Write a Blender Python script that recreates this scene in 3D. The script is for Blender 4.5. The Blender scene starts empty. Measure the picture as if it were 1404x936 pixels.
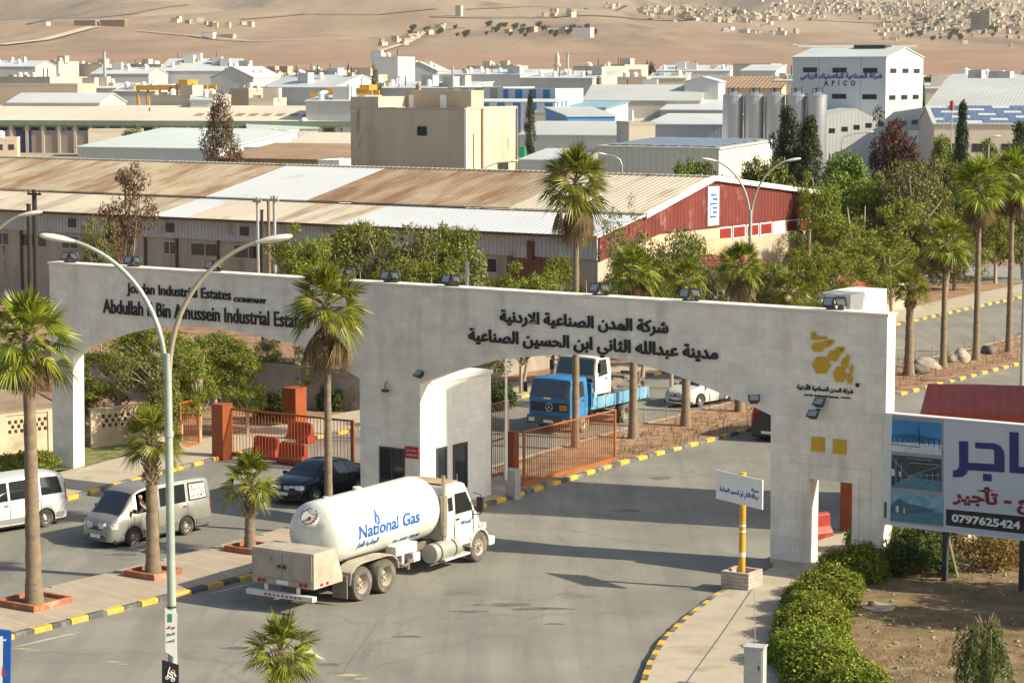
import bpy, bmesh, math, random
from mathutils import Vector, Matrix, noise as mnoise
C = bpy.context
COL = C.scene.collection
rad = math.radians
random.seed(7)

# ------------------------------------------------------------------ camera, sky, sun, exposure
F = 3203.0
PITCH = math.atan(365.0 / F)
CAMZ = 16.0
cam = bpy.data.objects.new('camera', bpy.data.cameras.new('camera'))
COL.objects.link(cam)
cam.location = (0, 0, CAMZ)
cam.rotation_euler = (rad(90) - PITCH, 0, 0)
cam.data.sensor_width = 36.0
cam.data.lens = 36.0 * F / 1404.0
cam.data.clip_start = 1.0
cam.data.clip_end = 30000.0
C.scene.camera = cam

SUN_EL = rad(33.0)
SUN_DIR = Vector((0.95, -0.31, 0)).normalized() * math.cos(SUN_EL) + Vector((0, 0, math.sin(SUN_EL)))
world = bpy.data.worlds.new('World')
C.scene.world = world
world.use_nodes = True
wn = world.node_tree
sky = wn.nodes.new('ShaderNodeTexSky')
sky.sky_type = 'NISHITA'
sky.sun_disc = False
sky.sun_elevation = SUN_EL
sky.sun_rotation = math.atan2(SUN_DIR.x, SUN_DIR.y)
sky.air_density = 1.0
sky.dust_density = 2.5
wn.links.new(sky.outputs[0], wn.nodes['Background'].inputs[0])
wn.nodes['Background'].inputs[1].default_value = 0.10
sl = bpy.data.lights.new('sun', 'SUN')
sl.energy = 5.0
sl.angle = rad(0.5)
sl.color = (1.0, 0.905, 0.70)
sun = bpy.data.objects.new('sun', sl)
COL.objects.link(sun)
sun.rotation_euler = SUN_DIR.to_track_quat('Z', 'Y').to_euler()
vs = C.scene.view_settings
vs.view_transform = 'Standard'
vs.look = 'None'
vs.exposure = 0.68
vs.gamma = 1.0
vs.use_curve_mapping = False
C.scene.cycles.max_bounces = 6
C.scene.cycles.transparent_max_bounces = 6

# ------------------------------------------------------------------ picture point -> place in the world
CP, SP = math.cos(PITCH), math.sin(PITCH)
def ray(px, py):
    d, u = (px - 702.0) / F, (468.0 - py) / F
    return Vector((d, CP + u * SP, -SP + u * CP))
def G(px, py, h=0.0):
    r = ray(px, py)
    t = (h - CAMZ) / r.z
    return Vector((r.x * t, r.y * t, h))
def PY(px, py, y):
    r = ray(px, py)
    return Vector((0, 0, CAMZ)) + r * (y / r.y)
_TP = [(0, 0), (260, 0), (500, 2.0), (800, 6.0), (1200, 12.5), (1500, 18.0), (1900, 29), (2500, 50), (3200, 86), (4000, 132), (6000, 262), (9000, 430), (20000, 700)]
def T(y):
    for (a, h0), (b, h1) in zip(_TP, _TP[1:]):
        if y < b:
            t = (y - a) / (b - a)
            return h0 + (h1 - h0) * t
    return _TP[-1][1]
def hill(x, y):
    h = T(y)
    if y > 1500:
        k = min(1.0, (y - 1500) / 1500.0)
        h += k * 30 * (mnoise.noise((x / 620.0 + 3.1, y / 900.0, 0.3))) + k * 9 * mnoise.noise((x / 210.0, y / 700.0, 4.2))
        k2 = max(0.0, min(1.0, (y - 2700) / 1500.0))
        h += k2 * 95 * mnoise.noise((x / 800.0 + 9.3, y / 1300.0, 7.7)) + k2 * 60 * mnoise.noise((x / 300.0, y / 900.0, 2.2))
    return h
def GT(px, py):                    # first meeting of the line of sight with the terrain
    r = ray(px, py)
    y = 120.0
    while y < 12000:
        p = Vector((0, 0, CAMZ)) + r * (y / r.y)
        if p.z <= hill(p.x, y):
            return Vector((p.x, y, hill(p.x, y)))
        y *= 1.004
    return Vector((r.x * y, y, hill(r.x * y, y)))
def on(px, y):                     # ground point under picture column px at distance y
    x = (px - 702.0) / F * (y * CP + 1.8)
    return Vector((x, y, hill(x, y)))
def scale_at(y):
    return F / (y * CP + 1.8)
def top_h(py, y):                  # height above sea level of picture row py at distance y
    return PY(702, py, y).z

# ------------------------------------------------------------------ materials
MATS = {}
def rgb(c):
    return (c[0], c[1], c[2], 1.0)
def mat(name, c, rough=0.8, metal=0.0, n=None, c2=None, bump=None, spec=0.4, stretch=None, dirt=None, rust=None, emit=None):
    """n=(scale, amount): brightness mottling; c2: second colour mixed by noise; bump=(scale,strength);
    dirt=(colour, scale, amount): blotches"""
    if name in MATS:
        return MATS[name]
    m = bpy.data.materials.new(name)
    m.use_nodes = True
    t = m.node_tree
    N, L = t.nodes, t.links
    b = N['Principled BSDF']
    b.inputs['Roughness'].default_value = rough
    b.inputs['Metallic'].default_value = metal
    b.inputs['Specular IOR Level'].default_value = spec
    tc = N.new('ShaderNodeTexCoord')
    co = tc.outputs['Object']
    if stretch:
        mp = N.new('ShaderNodeMapping')
        mp.inputs['Scale'].default_value = stretch
        L.new(co, mp.inputs[0]); co = mp.outputs[0]
    def noi(scale, detail=5.0, rough_=0.6):
        x = N.new('ShaderNodeTexNoise')
        x.inputs['Scale'].default_value = scale
        x.inputs['Detail'].default_value = detail
        x.inputs['Roughness'].default_value = rough_
        L.new(co, x.inputs['Vector'])
        return x.outputs[0]
    def mix(fac, a, bcol):
        x = N.new('ShaderNodeMix'); x.data_type = 'RGBA'
        if isinstance(fac, float): x.inputs[0].default_value = fac
        else: L.new(fac, x.inputs[0])
        for s, v in ((6, a), (7, bcol)):
            if isinstance(v, tuple): x.inputs[s].default_value = v
            else: L.new(v, x.inputs[s])
        return x.outputs[2]
    def ramp(v, lo, hi):
        x = N.new('ShaderNodeMapRange')
        x.inputs[1].default_value = lo; x.inputs[2].default_value = hi
        L.new(v, x.inputs[0])
        return x.outputs[0]
    if n is None: n = (3.0, 0.08)
    a = n[1]
    lo = tuple(max(0, v * (1 - a)) for v in c) + (1.0,)
    hi = tuple(min(0.95, v * (1 + a)) for v in (c2 or c)) + (1.0,)
    out = mix(ramp(noi(n[0]), 0.3, 0.7), lo, hi)
    if dirt:
        dirts = dirt if isinstance(dirt, list) else [dirt]
        for q, (dc, ds, da) in enumerate(dirts):
            f = ramp(noi(ds, 6.0, 0.65), 0.62 - da, 0.72)
            out = mix(f, out, rgb(dc))
    L.new(out, b.inputs['Base Color'])
    if bump:
        bn = N.new('ShaderNodeBump')
        bn.inputs['Strength'].default_value = bump[1]
        bn.inputs['Distance'].default_value = 0.05
        L.new(noi(bump[0], 6.0), bn.inputs['Height'])
        L.new(bn.outputs[0], b.inputs['Normal'])
    if emit:
        b.inputs['Emission Color'].default_value = rgb(emit); b.inputs['Emission Strength'].default_value = 1.0
    MATS[name] = m
    return m
def nodes_of(m):
    return m.node_tree.nodes, m.node_tree.links, m.node_tree.nodes['Principled BSDF']
def blockmat(name, c1, c2, mortar, bw, bh, msize=0.012, rough=0.85, dirt=None, bump=0.3, n=0.12):
    """coursed stone or brick, laid along x+y with z up"""
    m = mat(name, c1, rough)
    N, L, b = nodes_of(m)
    tc = N.new('ShaderNodeTexCoord')
    sp = N.new('ShaderNodeSeparateXYZ'); L.new(tc.outputs['Object'], sp.inputs[0])
    ad = N.new('ShaderNodeMath'); ad.operation = 'ADD'
    L.new(sp.outputs[0], ad.inputs[0]); L.new(sp.outputs[1], ad.inputs[1])
    cb = N.new('ShaderNodeCombineXYZ'); L.new(ad.outputs[0], cb.inputs[0]); L.new(sp.outputs[2], cb.inputs[1])
    br = N.new('ShaderNodeTexBrick')
    br.inputs['Color1'].default_value = rgb(c1); br.inputs['Color2'].default_value = rgb(c2)
    br.inputs['Mortar'].default_value = rgb(mortar)
    br.inputs['Scale'].default_value = 1.0
    br.inputs['Mortar Size'].default_value = msize
    br.inputs['Mortar Smooth'].default_value = 0.2
    br.inputs['Brick Width'].default_value = bw
    br.inputs['Row Height'].default_value = bh
    L.new(cb.outputs[0], br.inputs['Vector'])
    no = N.new('ShaderNodeTexNoise'); no.inputs['Scale'].default_value = 0.9; no.inputs['Detail'].default_value = 8
    no.inputs['Roughness'].default_value = 0.7
    L.new(tc.outputs['Object'], no.inputs['Vector'])
    mr = N.new('ShaderNodeMapRange'); mr.inputs[1].default_value = 0.3; mr.inputs[2].default_value = 0.7
    mr.inputs[3].default_value = 1 - n; mr.inputs[4].default_value = 1 + n
    L.new(no.outputs[0], mr.inputs[0])
    mu = N.new('ShaderNodeMix'); mu.data_type = 'RGBA'; mu.blend_type = 'MULTIPLY'; mu.inputs[0].default_value = 1.0
    L.new(br.outputs[0], mu.inputs[6]); L.new(mr.outputs[0], mu.inputs[7])
    out = mu.outputs[2]
    if dirt:
        # rain streaks: noise stretched downwards
        mp = N.new('ShaderNodeMapping'); mp.inputs['Scale'].default_value = (1.6, 1.6, 0.22)
        L.new(tc.outputs['Object'], mp.inputs[0])
        n2 = N.new('ShaderNodeTexNoise'); n2.inputs['Scale'].default_value = 0.8; n2.inputs['Detail'].default_value = 7
        L.new(mp.outputs[0], n2.inputs['Vector'])
        m2 = N.new('ShaderNodeMapRange'); m2.inputs[1].default_value = 0.55; m2.inputs[2].default_value = 0.8; m2.inputs[4].default_value = 0.7
        L.new(n2.outputs[0], m2.inputs[0])
        mx = N.new('ShaderNodeMix'); mx.data_type = 'RGBA'
        L.new(m2.outputs[0], mx.inputs[0]); L.new(out, mx.inputs[6]); mx.inputs[7].default_value = rgb(dirt)
        out = mx.outputs[2]
    L.new(out, b.inputs['Base Color'])
    bn = N.new('ShaderNodeBump'); bn.inputs['Strength'].default_value = bump; bn.inputs['Distance'].default_value = 0.02
    L.new(br.outputs['Fac'], bn.inputs['Height']); bn.invert = True
    L.new(bn.outputs[0], b.inputs['Normal'])
    return m
def sheetmat(name, c, pitch=0.3, axis=0, rough=0.55, metal=0.0, dirt=None, rust=None, n=(0.6, 0.12), depth=0.05, line=0.25):
    """corrugated or seamed sheet: ribs repeat along local x (axis 0), y (1); grooves are coloured a little darker than the ribs"""
    m = mat(name, c, rough, metal, n=n, dirt=dirt)
    N, L, b = nodes_of(m)
    tc = N.new('ShaderNodeTexCoord')
    sp = N.new('ShaderNodeSeparateXYZ'); L.new(tc.outputs['Object'], sp.inputs[0])
    mu = N.new('ShaderNodeMath'); mu.operation = 'MULTIPLY'; mu.inputs[1].default_value = 2 * math.pi / pitch
    L.new(sp.outputs[axis], mu.inputs[0])
    si = N.new('ShaderNodeMath'); si.operation = 'SINE'; L.new(mu.outputs[0], si.inputs[0])
    bn = N.new('ShaderNodeBump'); bn.inputs['Strength'].default_value = 0.7; bn.inputs['Distance'].default_value = depth
    L.new(si.outputs[0], bn.inputs['Height']); L.new(bn.outputs[0], b.inputs['Normal'])
    old = b.inputs['Base Color'].links[0].from_socket
    if rust:
        (rc, rs, lo, hi) = rust
        mp = N.new('ShaderNodeMapping')
        mp.inputs['Scale'].default_value = (1.0, 0.16, 1.0) if axis == 0 else (0.16, 1.0, 1.0)
        L.new(tc.outputs['Object'], mp.inputs[0])
        no = N.new('ShaderNodeTexNoise'); no.inputs['Scale'].default_value = rs; no.inputs['Detail'].default_value = 7
        no.inputs['Roughness'].default_value = 0.68
        L.new(mp.outputs[0], no.inputs['Vector'])
        mr = N.new('ShaderNodeMapRange'); mr.inputs[1].default_value = lo; mr.inputs[2].default_value = hi
        L.new(no.outputs[0], mr.inputs[0])
        mx = N.new('ShaderNodeMix'); mx.data_type = 'RGBA'
        L.new(mr.outputs[0], mx.inputs[0]); L.new(old, mx.inputs[6]); mx.inputs[7].default_value = rgb(rc)
        old = mx.outputs[2]
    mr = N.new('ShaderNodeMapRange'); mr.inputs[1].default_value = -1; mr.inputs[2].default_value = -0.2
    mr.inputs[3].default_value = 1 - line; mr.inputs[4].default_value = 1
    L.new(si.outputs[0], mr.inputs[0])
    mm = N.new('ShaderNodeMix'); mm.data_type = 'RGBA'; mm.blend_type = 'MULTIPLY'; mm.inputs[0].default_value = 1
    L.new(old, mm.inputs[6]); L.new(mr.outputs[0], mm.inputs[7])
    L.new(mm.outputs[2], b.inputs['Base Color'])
    return m
def leafmat(name, c1, c2, c3=None, trans=0.35, rough=0.6):
    if name in MATS: return MATS[name]
    m = bpy.data.materials.new(name); m.use_nodes = True
    N, L, b = nodes_of(m)
    ge = N.new('ShaderNodeNewGeometry')
    cr = N.new('ShaderNodeValToRGB')
    cr.color_ramp.elements[0].color = rgb(c1); cr.color_ramp.elements[1].color = rgb(c2)
    if c3:
        e = cr.color_ramp.elements.new(0.88); e.color = rgb(c2)
        cr.color_ramp.elements[2].color = rgb(c3)
    L.new(ge.outputs['Random Per Island'], cr.inputs[0])
    oi = N.new('ShaderNodeObjectInfo')
    hs = N.new('ShaderNodeHueSaturation')
    mr = N.new('ShaderNodeMapRange'); mr.inputs[3].default_value = 0.8; mr.inputs[4].default_value = 1.25
    L.new(oi.outputs['Random'], mr.inputs[0]); L.new(mr.outputs[0], hs.inputs['Value'])
    mh = N.new('ShaderNodeMapRange'); mh.inputs[3].default_value = 0.485; mh.inputs[4].default_value = 0.515
    L.new(oi.outputs['Random'], mh.inputs[0]); L.new(mh.outputs[0], hs.inputs['Hue'])
    L.new(cr.outputs[0], hs.inputs['Color'])
    L.new(hs.outputs[0], b.inputs['Base Color'])
    b.inputs['Roughness'].default_value = rough; b.inputs['Specular IOR Level'].default_value = 0.3
    tr = N.new('ShaderNodeBsdfTranslucent'); L.new(hs.outputs[0], tr.inputs[0])
    mx = N.new('ShaderNodeMixShader'); mx.inputs[0].default_value = trans
    L.new(b.outputs[0], mx.inputs[1]); L.new(tr.outputs[0], mx.inputs[2])
    L.new(mx.outputs[0], N['Material Output'].inputs[0])
    MATS[name] = m
    return m
def glassmat(name, c=(0.02, 0.025, 0.03), rough=0.05):
    m = mat(name, c, rough, 0.0, n=(1.0, 0.2), spec=0.8)
    return m

# ------------------------------------------------------------------ mesh builder
class MB:
    def __init__(s):
        s.v = []; s.f = []; s.m = []; s.k = 0
    def add(s, vs, fs):
        o = len(s.v); s.v += [tuple(p) for p in vs]
        for f in fs:
            s.f.append(tuple(i + o for i in f)); s.m.append(s.k)
        return s
    def quad(s, a, b, c, d): return s.add([a, b, c, d], [(0, 1, 2, 3)])
    def poly(s, pts): return s.add(pts, [tuple(range(len(pts)))])
    def hexa(s, p):      # 4 bottom (ccw from above), 4 top
        return s.add(p, [(3, 2, 1, 0), (4, 5, 6, 7), (0, 1, 5, 4), (1, 2, 6, 5), (2, 3, 7, 6), (3, 0, 4, 7)])
    def box(s, c, d, rz=0.0, rx=0.0, ry=0.0):
        R = Matrix.Rotation(rz, 3, 'Z') @ Matrix.Rotation(ry, 3, 'Y') @ Matrix.Rotation(rx, 3, 'X')
        x, y, z = d[0] / 2, d[1] / 2, d[2] / 2
        c = Vector(c)
        ps = [c + R @ Vector(q) for q in ((-x, -y, -z), (x, -y, -z), (x, y, -z), (-x, y, -z), (-x, -y, z), (x, -y, z), (x, y, z), (-x, y, z))]
        return s.hexa(ps)
    def b6(s, x0, x1, y0, y1, z0, z1):
        return s.box(((x0 + x1) / 2, (y0 + y1) / 2, (z0 + z1) / 2), (x1 - x0, y1 - y0, z1 - z0))
    def prism(s, pts, vec):  # planar polygon swept by vec
        n = len(pts); vec = Vector(vec)
        a = [Vector(p) for p in pts]; b = [p + vec for p in a]
        return s.add(a + b, [tuple(range(n))[::-1], tuple(range(n, 2 * n))] + [(i, (i + 1) % n, n + (i + 1) % n, n + i) for i in range(n)])
    def tube(s, pts, r, seg=8, cap=True):
        pts = [Vector(p) for p in pts]; n = len(pts)
        rs = r if isinstance(r, (list, tuple)) else [r] * n
        vs = []; prev = None
        for i, p in enumerate(pts):
            d = (pts[min(i + 1, n - 1)] - pts[max(i - 1, 0)])
            d = d.normalized() if d.length > 1e-9 else Vector((0, 0, 1))
            if prev is None:
                u = d.orthogonal().normalized()
            else:
                u = (prev - d * prev.dot(d))
                u = u.normalized() if u.length > 1e-6 else d.orthogonal().normalized()
            prev = u; w = d.cross(u)
            for k in range(seg):
                a = 2 * math.pi * k / seg
                vs.append(p + (u * math.cos(a) + w * math.sin(a)) * rs[i])
        fs = []
        for i in range(n - 1):
            for k in range(seg):
                k2 = (k + 1) % seg
                fs.append((i * seg + k, i * seg + k2, (i + 1) * seg + k2, (i + 1) * seg + k))
        if cap:
            fs.append(tuple(range(seg))[::-1]); fs.append(tuple((n - 1) * seg + k for k in range(seg)))
        return s.add(vs, fs)
    def lathe(s, prof, c=(0, 0, 0), axis='Z', seg=20, cap=True):
        """prof: (radius, height) pairs along axis"""
        c = Vector(c); vs = []
        for r, h in prof:
            for k in range(seg):
                a = 2 * math.pi * k / seg
                x, y = r * math.cos(a), r * math.sin(a)
                q = {'Z': (x, y, h), 'X': (h, x, y), 'Y': (y, h, x)}[axis]
                vs.append(c + Vector(q))
        fs = []; n = len(prof)
        for i in range(n - 1):
            for k in range(seg):
                k2 = (k + 1) % seg
                fs.append((i * seg + k, i * seg + k2, (i + 1) * seg + k2, (i + 1) * seg + k))
        if cap:
            fs.append(tuple(range(seg))[::-1]); fs.append(tuple((n - 1) * seg + k for k in range(seg)))
        return s.add(vs, fs)
    def mesh(s, name, mats, smooth=False, fix=True):
        me = bpy.data.meshes.new(name)
        me.from_pydata(s.v, [], s.f)
        for m in (mats if isinstance(mats, (list, tuple)) else [mats]):
            me.materials.append(m)
        if any(s.m): me.polygons.foreach_set('material_index', s.m)
        if fix:
            bm = bmesh.new(); bm.from_mesh(me)
            bmesh.ops.recalc_face_normals(bm, faces=bm.faces)
            bm.to_mesh(me); bm.free()
        if smooth:
            me.polygons.foreach_set('use_smooth', [True] * len(me.polygons))
            try: me.set_sharp_from_angle(angle=rad(38))
            except Exception: pass
        me.update()
        return me
    def build(s, name, mats, parent=None, smooth=False, bevel=0.0, fix=True):
        me = s.mesh(name, mats, smooth, fix)
        o = bpy.data.objects.new(name, me)
        COL.objects.link(o)
        if parent is not None: o.parent = parent
        if bevel:
            b = o.modifiers.new('bevel', 'BEVEL'); b.width = bevel; b.segments = 2; b.limit_method = 'ANGLE'; b.angle_limit = rad(35)
            b.harden_normals = False
        return o
def tag(o, label=None, cat=None, group=None, kind=None):
    if label: o['label'] = label
    if cat: o['category'] = cat
    if group: o['group'] = group
    if kind: o['kind'] = kind
    return o
def empty(name, loc, rz=0.0, label=None, cat=None, group=None):
    o = bpy.data.objects.new(name, None); COL.objects.link(o)
    o.location = loc; o.rotation_euler = (0, 0, rz)
    o.empty_display_size = 0.3
    return tag(o, label, cat, group)
def inst(me, name, parent=None, loc=(0, 0, 0), rot=(0, 0, 0), sc=(1, 1, 1)):
    o = bpy.data.objects.new(name, me); COL.objects.link(o)
    o.location = loc; o.rotation_euler = rot; o.scale = sc
    if parent is not None: o.parent = parent
    return o
def copy_tree(o, parent=None):
    kids = list(o.children)
    c = o.copy(); COL.objects.link(c)
    if parent is not None: c.parent = parent
    for ch in kids: copy_tree(ch, c)
    return c
def struct(name, mb, m, **k):
    return tag(mb.build(name, m, **k), kind='structure')

# ------------------------------------------------------------------ lettering
AF = {'ا': (0xFE8D, 2), 'أ': (0xFE83, 2), 'ب': (0xFE8F, 4), 'ة': (0xFE93, 2), 'ت': (0xFE95, 4), 'ث': (0xFE99, 4), 'ج': (0xFE9D, 4), 'ح': (0xFEA1, 4), 'خ': (0xFEA5, 4), 'د': (0xFEA9, 2), 'ذ': (0xFEAB, 2), 'ر': (0xFEAD, 2), 'ز': (0xFEAF, 2), 'س': (0xFEB1, 4), 'ش': (0xFEB5, 4), 'ص': (0xFEB9, 4), 'ض': (0xFEBD, 4), 'ط': (0xFEC1, 4), 'ع': (0xFEC9, 4), 'غ': (0xFECD, 4), 'ف': (0xFED1, 4), 'ق': (0xFED5, 4), 'ك': (0xFED9, 4), 'ل': (0xFEDD, 4), 'م': (0xFEE1, 4), 'ن': (0xFEE5, 4), 'ه': (0xFEE9, 4), 'و': (0xFEED, 2), 'ي': (0xFEF1, 4), 'ى': (0xFEEF, 2), '\x01': (0xFEFB, 2)}
def arabic(t):
    t = t.replace('لا', '\x01'); o = []
    for i, c in enumerate(t):
        if c not in AF: o.append(c); continue
        b, n = AF[c]
        p = i > 0 and t[i - 1] in AF and AF[t[i - 1]][1] == 4
        x = n == 4 and i + 1 < len(t) and t[i + 1] in AF
        o.append(chr(b + ((3 if x else 1) if p else (2 if x else 0))))
    return ''.join(reversed(o))
def text_mesh(name, body, w, h, m, thick=0.03, bold=0.012, ar=False, space=1.0):
    """lettering in the local x (right) / y (up) plane, filling 0..w by 0..h, raised by thick"""
    cu = bpy.data.curves.new(name, 'FONT')
    cu.body = arabic(body) if ar else body
    cu.size = 1.0; cu.offset = bold; cu.extrude = 0.05; cu.resolution_u = 3; cu.space_character = space
    ob = bpy.data.objects.new(name, cu); COL.objects.link(ob)
    C.view_layer.update()
    me = bpy.data.meshes.new_from_object(ob.evaluated_get(C.evaluated_depsgraph_get()))
    bpy.data.objects.remove(ob); bpy.data.curves.remove(cu)
    n = len(me.vertices); par = list(range(n))
    def find(a):
        while par[a] != a:
            par[a] = par[par[a]]; a = par[a]
        return a
    for e in me.edges:
        a, b = find(e.vertices[0]), find(e.vertices[1])
        if a != b: par[a] = b
    ids = {}
    xs = [v.co.x for v in me.vertices]; ys = [v.co.y for v in me.vertices]
    x0, x1, y0, y1 = min(xs), max(xs), min(ys), max(ys)
    for i, v in enumerate(me.vertices):
        k = ids.setdefault(find(i), len(ids))
        z = (v.co.z + 0.05) / 0.1 * thick
        if z > thick * 0.5: z += (k % 4) * 0.0025
        else: z -= (k % 4) * 0.0007
        v.co = ((v.co.x - x0) / (x1 - x0) * w, (v.co.y - y0) / (y1 - y0) * h, z)
    me.materials.clear(); me.materials.append(m)
    me.name = name
    return me
# ------------------------------------------------------------------ ground, roads, pavements, kerbs
WANG = rad(-34.0)                      # the long lines of the gate and of most buildings behind it
DW = Vector((math.cos(WANG), math.sin(WANG), 0))        # along the gate, towards the right
DP = Vector((-math.sin(WANG), math.cos(WANG), 0))       # away through the gate, along the roads

def terrain_material():
    m = mat('ground_soil', (0.27, 0.19, 0.125), 0.95, n=(0.35, 0.22), c2=(0.33, 0.24, 0.16), bump=(2.0, 0.4), dirt=((0.16, 0.15, 0.06), 0.09, 0.12))
    N, L, b = nodes_of(m)
    near = b.inputs['Base Color'].links[0].from_socket
    tc = N.new('ShaderNodeTexCoord')
    sp = N.new('ShaderNodeSeparateXYZ'); L.new(tc.outputs['Object'], sp.inputs[0])
    n0 = N.new('ShaderNodeTexNoise'); n0.inputs['Scale'].default_value = 0.0035; n0.inputs['Detail'].default_value = 6
    L.new(tc.outputs['Object'], n0.inputs['Vector'])
    sh = N.new('ShaderNodeMath'); sh.operation = 'MULTIPLY_ADD'; sh.inputs[1].default_value = 420; 
    L.new(n0.outputs[0], sh.inputs[0]); L.new(sp.outputs[1], sh.inputs[2])       # wandering distance
    def noise_col(c1, c2, scale, stretch, lo=0.35, hi=0.65, det=8):
        mp = N.new('ShaderNodeMapping'); mp.inputs['Scale'].default_value = stretch
        L.new(tc.outputs['Object'], mp.inputs[0])
        no = N.new('ShaderNodeTexNoise'); no.inputs['Scale'].default_value = scale; no.inputs['Detail'].default_value = det
        no.inputs['Roughness'].default_value = 0.68
        L.new(mp.outputs[0], no.inputs['Vector'])
        mr = N.new('ShaderNodeMapRange'); mr.inputs[1].default_value = lo; mr.inputs[2].default_value = hi
        L.new(no.outputs[0], mr.inputs[0])
        mx = N.new('ShaderNodeMix'); mx.data_type = 'RGBA'; L.new(mr.outputs[0], mx.inputs[0])
        mx.inputs[6].default_value = rgb(c1); mx.inputs[7].default_value = rgb(c2)
        return mx.outputs[2]
    def step(a, bb, c1, c2, src):
        mr = N.new('ShaderNodeMapRange'); mr.inputs[1].default_value = a; mr.inputs[2].default_value = bb
        L.new(src, mr.inputs[0])
        mx = N.new('ShaderNodeMix'); mx.data_type = 'RGBA'
        L.new(mr.outputs[0], mx.inputs[0]); L.new(c1, mx.inputs[6]); L.new(c2, mx.inputs[7])
        return mx.outputs[2]
    yard = noise_col((0.30, 0.26, 0.20), (0.42, 0.36, 0.28), 0.03, (1, 1, 1))
    plough = noise_col((0.235, 0.14, 0.088), (0.31, 0.195, 0.125), 0.016, (0.6, 0.35, 1))
    field = noise_col((0.31, 0.22, 0.14), (0.205, 0.138, 0.09), 0.009, (0.8, 0.2, 1), 0.42, 0.62)
    tan = noise_col((0.335, 0.25, 0.165), (0.22, 0.155, 0.10), 0.006, (1.0, 0.16, 1), 0.40, 0.64)
    dk = noise_col((1, 1, 1), (0.62, 0.60, 0.58), 0.004, (1.0, 0.13, 1), 0.53, 0.60, 9)
    o = step(190, 260, near, yard, sp.outputs[1])
    o = step(1530, 1600, o, plough, sh.outputs[0])
    o = step(2250, 2420, o, field, sh.outputs[0])
    o = step(3050, 3300, o, tan, sh.outputs[0])
    ml = N.new('ShaderNodeMix'); ml.data_type = 'RGBA'; ml.blend_type = 'MULTIPLY'
    fq = N.new('ShaderNodeMapRange'); fq.inputs[1].default_value = 2000; fq.inputs[2].default_value = 2600; L.new(sp.outputs[1], fq.inputs[0])
    L.new(fq.outputs[0], ml.inputs[0]); L.new(o, ml.inputs[6]); L.new(dk, ml.inputs[7])
    L.new(ml.outputs[2], b.inputs['Base Color'])
    return m
def build_terrain():
    ys = [-60, -20, 20, 60, 100, 150, 200]
    y = 200
    while y < 14000:
        y *= 1.022 if y > 1400 else 1.06
        ys.append(y)
    nc = 150; vs_ = []; fs = []
    for y in ys:
        w = 90 + 0.36 * max(y, 0)
        for k in range(nc + 1):
            x = -w + 2 * w * k / nc
            vs_.append((x, y, hill(x, y) - 0.03))
    for i in range(len(ys) - 1):
        for k in range(nc):
            a = i * (nc + 1) + k
            fs.append((a, a + 1, a + nc + 2, a + nc + 1))
    mb = MB(); mb.add(vs_, fs)
    struct('ground', mb, terrain_material(), smooth=True, fix=False)
build_terrain()

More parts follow.
